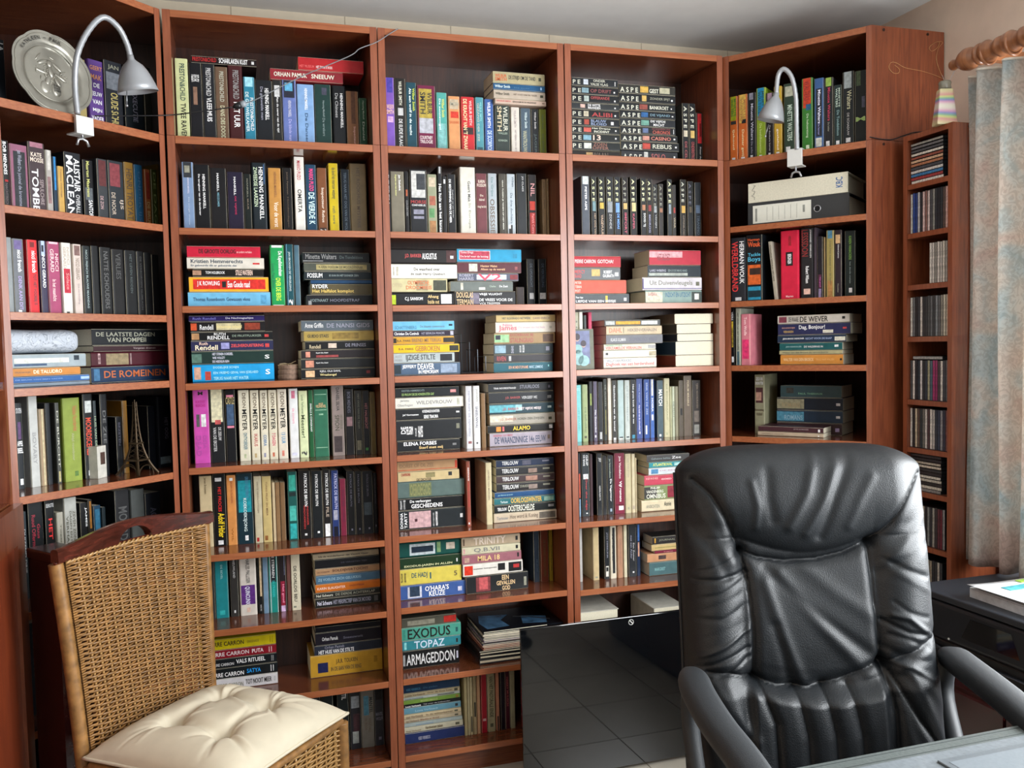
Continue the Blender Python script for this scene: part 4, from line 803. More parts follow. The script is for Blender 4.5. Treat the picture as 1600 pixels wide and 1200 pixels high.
def corner(k, look, near_right):
    # a diagonal corner case: front across the corner, sides square to the walls
    f = FR[k]; w = WID[k]; a = f.p(0, 0, 0); b = f.p(w, 0, 0)
    if k == 'L': a, b = f.p(-w, 0, 0), f.p(0, 0, 0)
    base = Vector((a.x, a.y, 0)); lx, ly = XL+.004, YB-.012
    if k == 'L': poly = [(a.x, a.y), (b.x-.001, b.y), (b.x-.001, ly), (lx, ly), (lx, a.y)]
    else: poly = [(a.x+.001, a.y), (b.x, b.y), (XR-.004, b.y), (XR-.004, ly), (a.x+.001, ly)]
    poly = [(x-base.x, y-base.y) for x, y in poly]
    def inner(ins):                          # shelf outline, pulled in from the side panels
        q = [list(p) for p in poly]
        if k == 'L':
            q[1][0] -= ins; q[2][0] -= ins; q[0][1] += ins; q[4][1] += ins
            d = Vector((poly[1][0]-poly[0][0], poly[1][1]-poly[0][1])); d.normalize()
            q[0][0] = poly[0][0]+d.x/d.y*ins; q[1][1] = poly[1][1]-d.y/d.x*ins
            q[3][0] += .008; q[3][1] -= .008; q[2][1] -= .008; q[4][0] += .008
        else:
            q[0][0] += ins; q[4][0] += ins; q[1][1] += ins; q[2][1] += ins
            d = Vector((poly[1][0]-poly[0][0], poly[1][1]-poly[0][1])); d.normalize()
            q[0][1] = poly[0][1]+d.y/d.x*ins; q[1][0] = poly[1][0]+d.x/d.y*ins
            q[3][0] -= .008; q[3][1] -= .008; q[2][0] -= .008; q[4][1] -= .008
        return [tuple(p) for p in q]
    def unit(name, lab, z0, z1, zs, topz):
        e = empty(name, (base.x, base.y, z0), lab, 'bookcase', 'cherry wood corner bookcases')
        h = z1-z0; q = inner(TC)
        if k == 'L':
            MB().prism([q[1], poly[1], poly[2], (q[2][0], poly[2][1])], 0, h).edged([2]).obj('side_panel', [WOOD_V, EDGE_V], e)
            MB().prism([poly[4], poly[0], q[0], (poly[4][0], q[4][1])], 0, h).edged([3]).obj('side_panel', [WOOD_V, EDGE_V], e)
        else:
            MB().prism([poly[4], poly[0], q[0], (q[4][0], poly[4][1])], 0, h).edged([3]).obj('side_panel', [WOOD_V, EDGE_V], e)
            sp = MB().prism([poly[1], poly[2], (poly[2][0], q[2][1]), q[1]], 0, h).edged([5]).obj('side_panel', [WOOD_V, EDGE_V], e)
            for sx in (.045, .215):
                MB().lathe([(.0045, 0), (.0045, .002), (.002, .0026)], 10, Matrix.Translation((poly[1][0]+sx, poly[1][1], h-.012))@Matrix.Rotation(math.pi/2, 4, 'X')).obj('screw', screw, sp)
        q2 = inner(TC+.0004)
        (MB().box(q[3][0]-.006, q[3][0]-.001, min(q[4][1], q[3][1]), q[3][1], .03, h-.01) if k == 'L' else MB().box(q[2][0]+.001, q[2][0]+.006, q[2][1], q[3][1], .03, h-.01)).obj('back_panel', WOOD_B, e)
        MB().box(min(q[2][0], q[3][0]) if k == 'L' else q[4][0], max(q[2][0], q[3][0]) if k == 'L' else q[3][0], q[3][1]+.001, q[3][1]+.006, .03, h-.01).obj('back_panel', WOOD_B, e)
        for i, z in enumerate(zs):
            th = .0225 if i == 0 and not topz else ST
            zz = z-z0-(.0005 if i == 0 else 0)
            bevel(MB().prism(q2, zz-th, zz).edged([2]).obj('top_panel' if topz else 'shelf', [WOOD_H, EDGE_H], e), .0008, 1)
    unit('corner_bookcase', 'cherry wood corner bookcase with a diagonal front, '+look, 0, 2.0195, SZ[k], False)
    unit('corner_bookcase_extension', 'single compartment height unit standing on top of the '+BAY[k], 2.0205, TOP, [TOP], True)
corner('L', 'left of the straight bookcases', False)
corner('D', 'right of the straight bookcases', True)
# case along the left wall: open shelves above a panelled door
e = empty('wall_cabinet', (XL+.004, -.338, 0), 'cherry wood wall cabinet with a panelled door, cut by the left picture edge', 'cabinet')
dx = -.367-XL; cw = .78
MB().box(0, dx, -.022, -.001, 0, 2.37).obj('side_panel', WOOD_V, e)
MB().box(0, dx, -cw, -cw+.021, 0, 2.37).obj('side_panel', WOOD_V, e)
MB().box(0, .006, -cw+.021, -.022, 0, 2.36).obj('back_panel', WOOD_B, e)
for z in (2.37, 2.02, 1.66, 1.337, 1.045, .1): MB().box(.007, dx-.002, -cw+.0215, -.0225, z-.021, z-.001).obj('shelf', WOOD_H, e)
d = MB().box(dx+.002, dx+.022, -.075, -.004, .06, 1.04).box(dx+.002, dx+.022, -cw+.004, -cw+.075, .06, 1.04).box(dx+.002, dx+.022, -cw+.075, -.075, .95, 1.04).box(dx+.002, dx+.022, -cw+.075, -.075, .06, .14).obj('door', WOOD_V, e)
MB().box(dx+.004, dx+.014, -cw+.075, -.075, .14, .95).obj('door_panel', wood('door_panel_veneer', '6b2f1c', '80391f', (8, 8, 1)), d)
# tall narrow rack for discs
tz = [FR['T'].loc(1481-k*.9, y, .002)[1] for k, y in enumerate((274, 355, 440, 525, 628, 706, 775, 861, 945))]
tz = [FR['T'].loc(x, y, .002)[1] for x, y in ((1481, 274), (1480.5, 355), (1480, 440), (1478, 525), (1476, 628), (1475, 706), (1473, 775), (1472, 861), (1471, 945))]
e = empty('disc_rack', FR['T'].p(0, 0, 0), 'tall narrow cherry wood disc rack by the curtain', 'rack', None, FR['T'].a)
for x0 in (0, .183): s_ = MB().box(x0, x0+.017, 0, .193, 0, 2.02).edged([2]).obj('side_panel', [WOOD_V, EDGE_V], e)
MB().lathe([(.004, 0), (.004, .002), (.002, .0025)], 10, Matrix.Translation((.2, .06, 2.01))@Matrix.Rotation(math.pi/2, 4, 'Y')).obj('screw', screw, s_)
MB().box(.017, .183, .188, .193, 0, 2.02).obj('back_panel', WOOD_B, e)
for z in [2.02]+tz+[.35, .1]: MB().box(.0175, .1825, .001, .187, z-.016, z-.0003).edged([2]).obj('shelf', [WOOD_V, EDGE_V], e)
CN = [('black', '17191c'), ('charcoal', '2c2e32'), ('dark grey', '45484c'), ('grey', '6c7074'), ('pale grey', 'a9adb0'), ('white', 'dcdcd8'), ('cream', 'd3c9a8'),
      ('dark red', '6a2028'), ('red', 'bd2a30'), ('pink', 'd07a90'), ('magenta', 'c44aa8'), ('purple', '5a3d80'), ('dark purple', '241e34'), ('navy', '1f2c4a'), ('blue', '35609a'),
      ('light blue', '78a8cc'), ('bright blue', '1f93c8'), ('teal', '1f7a80'), ('dark teal', '1c434c'), ('turquoise', '60b0ac'), ('dark green', '1f4030'), ('green', '2f8a50'), ('olive', '707828'),
      ('lime green', '90a838'), ('yellow', 'd6bc28'), ('ochre', 'b08840'), ('orange', 'cf7034'), ('brown', '744c30'), ('dark brown', '352420'), ('tan', 'b49a76'), ('khaki', '8c8462'), ('mauve', '8a5a70')]
def cname(h):
    if len(h) == 3: h = ''.join(q*2 for q in h)
    c = lin(h); v = [int(h[i:i+2], 16) for i in (0, 2, 4)]; d_ = max(v)-min(v)
    return min(CN[:6] if (d_ < 9 or (d_ < 14 and max(v) < 60)) else CN, key=lambda n: sum((a**.45-b**.45)**2 for a, b in zip(c, lin(n[1]))))[0]
def cover(L, T_, D, hard):
    c = .0022 if hard else .0007; r = min(T_*.3, .005); b = r*(.5 if hard else .15)
    o = [(0, -D), (0, -r), (r*.35, -b*.5), (r, -0.), (T_-r, 0.), (T_-r*.35, -b*.5), (T_, -r), (T_, -D)]
    i = [(c, -D), (c, -r), (c, -r), (c+r*.4, -c), (T_-c-r*.4, -c), (T_-c, -r), (T_-c, -r), (T_-c, -D)]
    mb = MB(); n = 8
    vs = [(x, y, z) for x in (0, L) for (y, z) in o+i]; fs = []
    for k in range(n-1):
        fs.append((k, k+1, 16+k+1, 16+k)); 
        if i[k] != i[k+1]: fs.append((8+k+1, 8+k, 24+k, 24+k+1))
        fs.append((k, 8+k, 8+k+1, k+1) if i[k] != i[k+1] else (k, 8+k, k+1)); fs.append((16+k, 16+k+1, 24+k+1, 24+k) if i[k] != i[k+1] else (16+k, 16+k+1, 24+k))
    for k in (0, 7): fs.append((k, 16+k, 24+k, 8+k))
    return mb.add(vs, fs)
def deep(h):                                   # dark covers photograph lighter than their ink: take the gloss back out
    if len(h) == 3: h = ''.join(c*2 for c in h)
    v = [int(h[i:i+2], 16) for i in (0, 2, 4)]; k = .72+.28*min(1, max(v)/110)
    return '%02x%02x%02x' % tuple(int(c*k) for c in v)
def build_book(L, T_, D, col, texts, patches, hard, M, label, group):
    o = cover(L, T_, D, hard).obj('book', mat(deep(col), .42, None, .1, 40, Specular_IOR_Level=.22), None)
    o.matrix_world = M; tag(o, label, 'book', group)
    e = .003 if hard else .0006; c = .0026 if hard else .0009
    MB().box(e, L-e, c, T_-c, -D+(.003 if hard else .0004), -.0016 if not hard else -.003).obj('page_block', PAPER, o)
    if patches:
        for q, (cc, a, b, c0, c1) in enumerate(patches):
            ml = mat(cc, .45, None, .25, 90, Specular_IOR_Level=.25); z = .0003+.00005*q
            c0, c1 = max(c0, .0), min(c1, 1.)
            ins = min(T_*.3, .005)/T_ if (c0 < .15 or c1 > .85) else 0
            c0, c1 = max(c0, ins), min(c1, 1-ins)
            if c1-c0 < .02: c1 = c0+.05
            MB().box(max(a, .002)*L, min(b, .998)*L, c0*T_, c1*T_, -.0002, z).obj('spine_picture', ml, o)
    if texts:
        mb = MB(); ms = []
        for (tx, cc, a, b, c0, c1, up) in texts:
            vs, fs, _ = glyphs(tx); m_ = mat(cc, .4, None, .02, 50)
            if m_ not in ms: ms.append(m_)
            z = .0007
            if up: P = [((b-(b-a)*y)*L, (c0+(c1-c0)*x)*T_, z) for x, y in vs]; P = [(p[0], p[1], p[2]) for p in P]
            else: P = [((a+(b-a)*x)*L, (c0+(c1-c0)*y)*T_, z) for x, y in vs]
            mb.add(P, fs, ms.index(m_))
        mb.obj('lettering', ms, o)
    return o
def parse(line, x0c):
    cells = line.split('|'); hd = cells[0].split(); f = [float(v) for v in hd[:3]] + [hd[3]]
    opt = hd[4:]; texts, pats, lines = [], [], []
    for c in cells[1:]:
        if c[0] == '#':
            q = c[1:].split(','); pats.append([q[0]]+[float(v) for v in q[1:5]]); continue
        row = []
        for sg in c.split('>'):
            q = sg.split(','); up = '^' in q; q = [v for v in q if v not in ('^',)]
            if q[-1] == '': q = q[:-1]; up = 'H'
            nums = []
            while len(nums) < 4 and len(q) > 2:
                try: nums.insert(0, float(q[-1])); q.pop()
                except ValueError: break
            col = q[-1]; row.append([','.join(q[:-1]), col, nums, up])
        lines.append(row)
    n = len(lines)
    for i, row in enumerate(lines):
        for t in row:
            nm = t[2]
            if len(nm) < 4: nm = [.08, .85, .3, .7]
            texts.append((t[0], t[1], nm[0], nm[1], nm[2], nm[3], t[3]))
    return f, opt, texts, pats
ORD = ['first', 'second', 'third', 'fourth', 'fifth', 'sixth', 'seventh', 'eighth', 'ninth', 'tenth', 'eleventh', 'twelfth', 'thirteenth', 'fourteenth', 'fifteenth', 'sixteenth', 'seventeenth', 'eighteenth', 'nineteenth', 'twentieth', 'twenty-first', 'twenty-second', 'twenty-third']
SH = ['top shelf', 'second shelf', 'third shelf', 'fourth shelf', 'fifth shelf', 'sixth shelf', 'seventh shelf', 'eighth shelf', 'ninth shelf']
BOXES = {}
def run_books(src):
    blocks = []
    for ln in src.strip().split('\n'):
        if ln[:2] in ('V ', 'H '): blocks.append([ln.split(), []])
        elif ln.strip(): blocks[-1][1].append(ln)
    for hd, rows in blocks:
        mode, bay, k, rec, cx, cy, sc = hd[0], hd[1], int(hd[2]), float(hd[3]), float(hd[4]), float(hd[5]), float(hd[6])
        f = FR[bay]; zs = SZ[bay][k]; zt = (SZ[bay][k-1]-(.0205 if k > 1 else .0235)) if k else TOP-.0205
        maxd = .262 if bay in 'ABC' else .34
        key = (bay, k); done = BOXES.setdefault(key, [])
        # the corner cases widen behind their diagonal fronts
        lo, hi = (T+.003, WID[bay]-T-.003) if bay in 'ABC' else (.023-1.3*rec, WID['D']-.019+.74*rec) if bay == 'D' else (-WID['L']+.0215-1.05*rec, -.0205+.9*rec)
        pile = ' '.join(hd[8:]) if mode == 'H' else ''
        onbooks = 'lying on' in pile
        base = zs+.0004
        items = []
        for ln in rows:
            g, opt, tx, pt = parse(ln, 0)
            items.append((g, opt, tx, pt))
        if mode == 'V': items.sort(key=lambda q: q[0][0])
        if mode == 'H' and items[0][0][2] < items[-1][0][2]: items.reverse()
        if onbooks:
            g = items[0][0]; s0 = f.s_at(g[0]/sc+cx, zs+.2, rec); s1 = f.s_at(g[1]/sc+cx, zs+.2, rec)
            base = max([b[3] for b in done if b[0] < s1-.004 and b[1] > s0+.004] or [zs])+.0006
        prev = lo; n = len(items)
        for q, (g, opt, tx, pt) in enumerate(items):
            x0, x1, y0 = g[0]/sc+cx, g[1]/sc+cx, g[2]/sc+cy; col = g[3]; hard = 'h' in opt
            lean = next((float(v[1:]) for v in opt if v[0] == '~'), 0)
            pout = 'P' in opt
            if mode == 'V':
                s0 = f.s_at(x0, zs, rec); s1 = f.s_at(x1, zs, rec)
                s0 = max(s0, prev+.0003)
                for b in done:
                    if b[4] < rec+.1 and b[5] > rec and b[2] < zs+.03:
                        if s0 < b[1] and s1 > b[1]: s0 = b[1]+.0005
                        elif s0 < b[0] < s1: s1 = b[0]-.0005
                s1 = min(s1, hi)
                if s1-s0 < .004: s1 = s0+.005
                if s1 > hi+.001: continue
                L_ = min(f.z_at(y0, s0, rec)-zs, zt-zs-.002); T_ = s1-s0
                D_ = min(L_*.66, maxd-rec)
                if lean: T_ = min(T_, .012)
                Ml = Matrix(((0, 1, 0, 0), (0, 0, -1, 0), (-1, 0, 0, 0), (0, 0, 0, 1)))
                M = Matrix.Translation(f.p(s0, rec, zs+.0003))@Matrix.Rotation(f.a, 4, 'Z')@Matrix.Rotation(math.radians(lean), 4, 'Y')@Matrix.Translation((0, 0, L_))@Ml
                if lean: M = Matrix.Translation(Vector((0, 0, .0002+max(0, math.sin(math.radians(-lean)))*T_*0)))@M
                prev = s1; done.append((s0, s1, zs, zs+L_, rec, rec+D_))
                look = ('thick ' if T_ > .039 else 'slim ' if T_ < .016 else '')
                pos = (ORD[q]+' from left, ') if n > 1 else ''
                if n > 3 and q >= n-3 and q > 2: pos = ('rightmost' if q == n-1 else ORD[n-1-q]+' from right')+', '
                kind = 'upright book'
                gr = 'upright books on the %s of the %s' % (SH[k], BAY[bay])
            else:
                s0 = f.s_at(x0, base, rec); s1 = f.s_at(x1, base, rec)
                ztop = f.z_at(y0, max(s0, lo), rec)
                for b in done:
                    if b[4] < rec+.1 and b[5] > rec+.005 and b[2] < base+.012 and b[3] > base+.003:
                        if s0 < b[1]+.0005 and s1 > b[1] and b[1]-s0 < (s1-s0)*.6: s0 = b[1]+.0008
                        elif s0 < b[0] < s1 and s1-b[0] < (s1-s0)*.6: s1 = b[0]-.0008
                s0 = max(s0, lo); s1 = min(s1, hi); L_ = s1-s0
                T_ = max(ztop-base, .009); T_ = min(T_, zt-base-.001)
                if T_ < .005: continue
                D_ = min(L_*.64, maxd-rec); jx = 0
                if pout:
                    D_ = L_; L_ = min(.2, maxd-rec)
                    M = Matrix.Translation(f.p(s0, rec+L_, base))@Matrix.Rotation(f.a, 4, 'Z')@Matrix(((0, 0, -1, 0), (-1, 0, 0, 0), (0, 1, 0, 0), (0, 0, 0, 1)))
                else:
                    M = Matrix.Translation(f.p(s0, rec+R_.uniform(0, .003), base))@Matrix.Rotation(f.a, 4, 'Z')@Matrix(((1, 0, 0, 0), (0, 0, -1, 0), (0, 1, 0, 0), (0, 0, 0, 1)))
                done.append((s0, s1, base, base+T_, rec, rec+D_)); base += T_+.0004
                look = ('thick ' if T_ > .039 else 'slim ' if T_ < .016 else '')
                if n == 1: pos = pile+', '
                else:
                    pos = ('top' if q == n-1 else 'bottom' if q == 0 else ORD[q]+' from bottom')+' of '+(pile if 'pile' in pile else 'those '+pile)+', '
                kind = 'lying book'
                gr = 'books in the %s on the %s of the %s' % (pile, SH[k], BAY[bay])
                if onbooks: gr = 'books lying on other books, %s of the %s' % (SH[k], BAY[bay])
            lab = look+cname(col)+' '+kind
            let = (' with %s lettering' % cname(tx[0][1])) if tx else ''
            full = lab+let+', '+pos+SH[k]+', '+BAY[bay]
            if len(full.replace(',', '').split()) > 16: full = lab+', '+pos+SH[k]+', '+BAY[bay]
            if len(full.replace(',', '').split()) > 16: full = full.replace('upright book', 'book').replace('lying book', 'book').replace('lying on', 'on')
            # text with 'H' flag reads along the spine thickness on a lying book
            tt = []
            for (a, cc, l0, l1, t0, t1, up) in tx:
                tt.append((a, cc, l0, l1, t0, t1, up))
            build_book(L_, T_, D_, col, [t for t in tt if t[6] != 'H'] if 0 else tt, pt, hard or (T_ > .04 and R_.random() < .3), M, full, gr)
run_books(BOOKS)
import numpy as np
steel = mat('b9bcc0', .32, 'satin_nickel', .04, 30, metal=.85)
lampw = mat('a9acb0', .38, 'lamp_silver_paint', .04, 30, metal=.3, coat=.2)
white = mat('e8e8e4', .5, 'white_plastic', .02)
black = mat('15171a', .35, 'black_plastic', .08, 60)
blackm = mat('1b1e21', .55, 'black_grained_plastic', .2, 700, bump=.3)
# ---------------------------------------------------------------- discs in the rack
def disc(s0, s1, z0, z1, col, label, depth=.12, group=None, lying=False):
    f = FR['T']; M = (f.p(s0, .012, z0))
    L_, H_ = s1-s0, z1-z0
    o = MB().box(0, L_, 0, depth, 0, H_).obj('disc_case', mat('22262a', .25, 'clear_case_over_dark', .05), None, label=label, cat='disc case', group=group)
    o.location = M; o.rotation_euler = (0, 0, f.a)
    e = .0012
    MB().box(e, L_-e, -.0006, .0006, e, H_-e).obj('spine_strip', mat(col, .4, None, .35, 160), o)
    return o
PAL = ['2a2f36', '8c8a84', '3b3f48', 'c9c5bc', '1f2328', '5a5c60', '35405a', 'b5afa4', '262a2e', '6a6a70', '2b2a30', '44474c']
COMP = ['top', 'second', 'third', 'fourth', 'fifth', 'sixth', 'seventh', 'eighth', 'bottom visible']
secs = [('H', .0185, .150, ['d8d4cc', '9a3a3a', '3a78a8', 'ccc8c4', '42464c', 'a87050', 'c9a888', '8a4a3a', 'd0ccc0', '4a4c50', '6a6a6c', '9a9890', 'd4d0c4']),
        ('V', .0185, 0, ['c4c2bc', '2a4a90', '24407c', 'b4b6b8', '2c3036', 'd0b8b4', '84625c', 'c8b8b4', '4a4c50', '8a8a84', '2c3036', '24282e', '2e3438', '5a4a44', 'c8a8a0', '2a2e34']),
        ('V', .098, 0, ['d0ccc4', 'c4c0b8', '8a8880', 'ccc8c0', 'b8b4ac', 'ccc8bc', '9a9890', 'a8a8a4']),
        ('V', .0185, 0, ['d0ccc4', '6a6e70', '24282c', '30343a', 'c8c4bc', '24282c', '2c3034', '44484a', '5c6064', '34383c', '7c8488', '5a5c5e', '88867c', 'c4c0b0', 'b0a898']),
        ('V', .0185, 0, ['4c4e50', 'd4d0c8', '20262c', '22303a', 'c4c2c0', '24282c', '2a3440', '9a987c', '44606c', 'a03468', '8a2c5c', '4a3c40', 'd0ccc4', '3c4048', '56585c']),
        ('V', .0185, 0, ['c8c4bc', '2a2a2c', 'c0b49a', '5c4a40', '30383c', '6a6a64', 'c4c0ba', '4a3438', 'd0ccc4', 'b4b0aa', '2c3440', '303c50', '8c8c90', '34384a', '6a4444']),
        ('H', .0185, .146, ['8a8a88', 'c8c4b8', '24262a', 'b8b4a8', 'c9c5ba', '26262c', '2c3034', 'c8c0b0', 'b4ac9c', '24282e', '34363c']),
        ('V', .0185, 0, ['44484c', '2a2e34', '8c8e90', '2c3036', 'c4c0b4', 'b0a894', '24282c', '7c8080', '30343a', '9a9890', '3a3438', '5c2c38', '6a2434', '8a8a8c']),
        ('V', .0185, 0, ['34383c', '5a5a5c', '2a2e34', '8c8e90', '2c3036', '24282c', '44484c', 'a8a498', '9a9080', '2a2e34', '34383c', 'b8b4ac', '3a3c40'])]
for i, (md, a, b, cols) in enumerate(secs):
    z = tz[i]; n = len(cols); g = 'discs in the %s compartment of the disc rack' % COMP[i]; zt = (tz[i-1] if i else 2.02)-.017
    for q, c in enumerate(cols):
        nm = cname(c)
        if md == 'H':
            h = .0104; j = R_.uniform(0, .004)
            if z+q*h+h > zt: break
            disc(a+j, b+j, z+q*h+.0002*q, z+(q+1)*h, c, '%s edged disc case, %s from bottom of pile, %s compartment of disc rack' % (nm, ORD[q], COMP[i]), group=g)
        else:
            w = min(.0104, (.1815-a)/n); h = min(.124+R_.uniform(-.001, .001), zt-z-.004)
            disc(a+q*w, a+(q+1)*w-.0003, z+.0003, z+h, c, '%s edged upright disc case, %s from left, %s compartment of disc rack' % (nm, ORD[q], COMP[i]), group=g)
disc(.03, .152, tz[4]+.1262, tz[4]+.1362, '9a9a98', 'pale disc case lying across the upright ones, fifth compartment of disc rack')

# ---------------------------------------------------------------- ring binders, right corner case
def binder(z0, z1, x0, x1, body, lab, dark):
    f = FR['D']; s0 = f.s_at(x0, z0, .05); s1 = f.s_at(x1, z0, .05); L_, H_ = s1-s0, z1-z0
    o = MB().box(0, L_, 0, .004, 0, H_).box(0, L_, .004, .25, 0, .003).box(0, L_, .004, .25, H_-.003, H_).obj('ring_binder', mat(body, .45, None, .08, 200), None, label=lab, cat='binder', group='ring binders on the second shelf')
    o.matrix_world = Matrix.Translation(f.p(s0, .05, z0))@Matrix.Rotation(f.a, 4, 'Z'); bevel(o, .001, 1)
    MB().box(.004, L_-.01, .02, .24, .006, H_-.006).obj('paper_stack', PAPER, o)
    if dark:
        MB().box(L_*.055, L_*.64, -.001, .0002, H_*.12, H_*.87).obj('spine_label', mat('dcdccf', .6, 'label_paper', .03), o)
        mb = MB()
        for x in (.2, .26, .32, .38, .44, .5): mb.box(L_*x, L_*x+.0007, -.0014, -.0009, H_*.2, H_*.78)
        mb.box(L_*.08, L_*.1, -.0014, -.0009, H_*.2, H_*.75).box(L_*.56, L_*.58, -.0014, -.0009, H_*.4, H_*.7)
        mb.obj('printed_lines', mat('8a8c84', .6, 'grey_print'), o, kind='stuff')
        c = Matrix.Translation((L_*.7, -.001, H_*.48))@Matrix.Rotation(math.pi/2, 4, 'X')
        MB().tube([c@Vector((.0105*math.cos(a), .0105*math.sin(a), 0)) for a in [k*math.pi/10 for k in range(20)]], .0015, 6, closed=True).obj('finger_ring', steel, o, smooth=True)
        MB().lathe([(.0095, 0), (.0095, .0006)], 20, c).obj('finger_hole', mat('08090a', .9, 'hole_dark'), o)
    else:
        vs, fs, _ = glyphs('KBC'); M = lambda x, y: (L_*(.885+.065*(1-y)), -.0006, H_*(.28+.5*x))
        MB().add([M(x, y) for x, y in vs], [q[::-1] for q in fs]).obj('lettering', mat('2f5f98', .5, 'blue_print'), o)
        MB().tube([(L_*(.06+.015*math.sin(k*1.1)+.01*math.sin(k*2.3)), -.0008, H_*(.9-.75*k/14)) for k in range(15)], .0006, 5).obj('handwriting', mat('4a4c50', .6, 'pencil'), o)
    return o
zb = SZ['D'][1]; f = FR['D']; s_ = f.s_at(1170, zb, .05)
zm = f.z_at(250+436/6.4, s_, .05); zt_ = f.z_at(250+240/6.4, s_, .05)
binder(zb+.0003, zm, 1168.5, 1327, '2b2e30', 'dark grey ring binder with white spine label and finger ring, under the cream one', True)
binder(zm+.0005, zt_, 1169, 1325, 'd9d4bf', 'cream ring binder with blue letters, on the dark grey binder', False)

# ---------------------------------------------------------------- pewter plate
f = FR['L']; pew = mat('a3a095', .33, 'pewter', .1, 25, metal=.6, bump=.12)
s_, z_ = f.loc(79, 117, .045); rP = .107
e = empty('pewter_plate', f.p(s_, .045, z_), 'engraved pewter wall plate with scalloped rim leaning on the top shelf', 'plate')
e.rotation_euler = (0, 0, f.a)
TL = Matrix.Rotation(math.radians(90-9), 4, 'X')
def prof(r):                                   # height of the plate face at relative radius r
    if r < .66: return .0
    if r < .74: return .010*((r-.66)/.08)
    return .010+.004*(r-.74)/.26
def pl(u, v, back=0):
    a = 2*math.pi*u; rr = v; R1 = rP*(1+.045*abs(math.sin(4*a+.4))**.6-.02); r = rr*R1
    return TL@Vector((r*math.cos(a), r*math.sin(a), prof(rr)-back*.003))
mb = MB().grid(97, 22, lambda u, v: pl(u, max(v, .001))).grid(97, 4, lambda u, v: pl(u, max(v, .001), 1), flip=True)
mb.grid(97, 2, lambda u, v: pl(u, 1, v))
mb.obj('dish', pew, e, smooth=True)
MB().tube([TL@Vector((.098*math.cos(a)*(1+.045*abs(math.sin(4*a+.4))**.6), .098*math.sin(a)*(1+.045*abs(math.sin(4*a+.4))**.6), .0135)) for a in [k*math.pi/64 for k in range(128)]], .0012, 5, closed=True).tube([TL@Vector((.071*math.cos(a), .071*math.sin(a), .006)) for a in [k*math.pi/32 for k in range(64)]], .0013, 5, closed=True).obj('rim_beading', pew, e, smooth=True)
mb = MB()
def blob(x, y, rx, ry, an, h):
    M = TL@Matrix.Translation((x, y, 0))@Matrix.Rotation(an, 4, 'Z')
    mb.grid(11, 7, lambda u, v: M@Vector((rx*v*math.cos(2*math.pi*u), ry*v*math.sin(2*math.pi*u), h*math.sqrt(max(0, 1-v*v)))))
for q in [(0, .028, .01, .012, 0, .006), (-.018, .03, .016, .006, .5, .004), (.02, .024, .018, .006, -.7, .004), (0, .006, .009, .018, .2, .006), (-.024, .004, .02, .005, -.2, .003), (.026, -.002, .02, .006, -.5, .004), (-.01, -.018, .008, .016, -.4, .005), (.016, -.016, .008, .016, .5, .005), (-.018, -.036, .015, .017, 0, .004), (.01, -.038, .014, .019, 0, .005), (-.028, .042, .014, .003, .9, .003), (.034, .012, .012, .003, .6, .003), (.008, .045, .01, .003, -.4, .003)]: blob(*q)
for k in range(34): a = R_.uniform(0, 6.28); q = R_.uniform(.008, .042); blob(q*math.cos(a), .004+q*math.sin(a)*.9, R_.uniform(.003, .008), .0016, R_.uniform(0, 3), .0032)
mb.obj('relief_figures', pew, e, smooth=True, kind='stuff')
mb = MB(); txt = 'KATHLEEN - PAUL'; n = len(txt)
for k, ch in enumerate(txt):
    if ch == ' ': continue
    vs, fs, asp = glyphs(ch); a = math.radians(146-k*5.4); w = min(.0075, .0095*asp); h = .0095 if ch != '-' else .0015
    M = TL@Matrix.Rotation(a-math.pi/2, 4, 'Z')@Matrix.Translation((0, .086+(.0035 if ch == '-' else 0), .0146))
    mb.add([M@Vector(((x-.5)*w, y*h, 0)) for x, y in vs], fs)
for t_, yy in (('No', -.031), ('DeZ', -.038), ('1981', -.045)):
    vs, fs, _ = glyphs(t_); mb.add([TL@Vector((.002+x*.016, yy+y*.0055, .0056)) for x, y in vs], fs)
mb.obj('engraved_lettering', mat('2a2a28', .5, 'engraving'), e)
MB().tube([TL@Vector(v) for v in ((-.03, -.06, -.004), (-.03, -.09, -.05), (.03, -.09, -.05), (.03, -.06, -.004))], .0015, 6).obj('stand', steel, e)

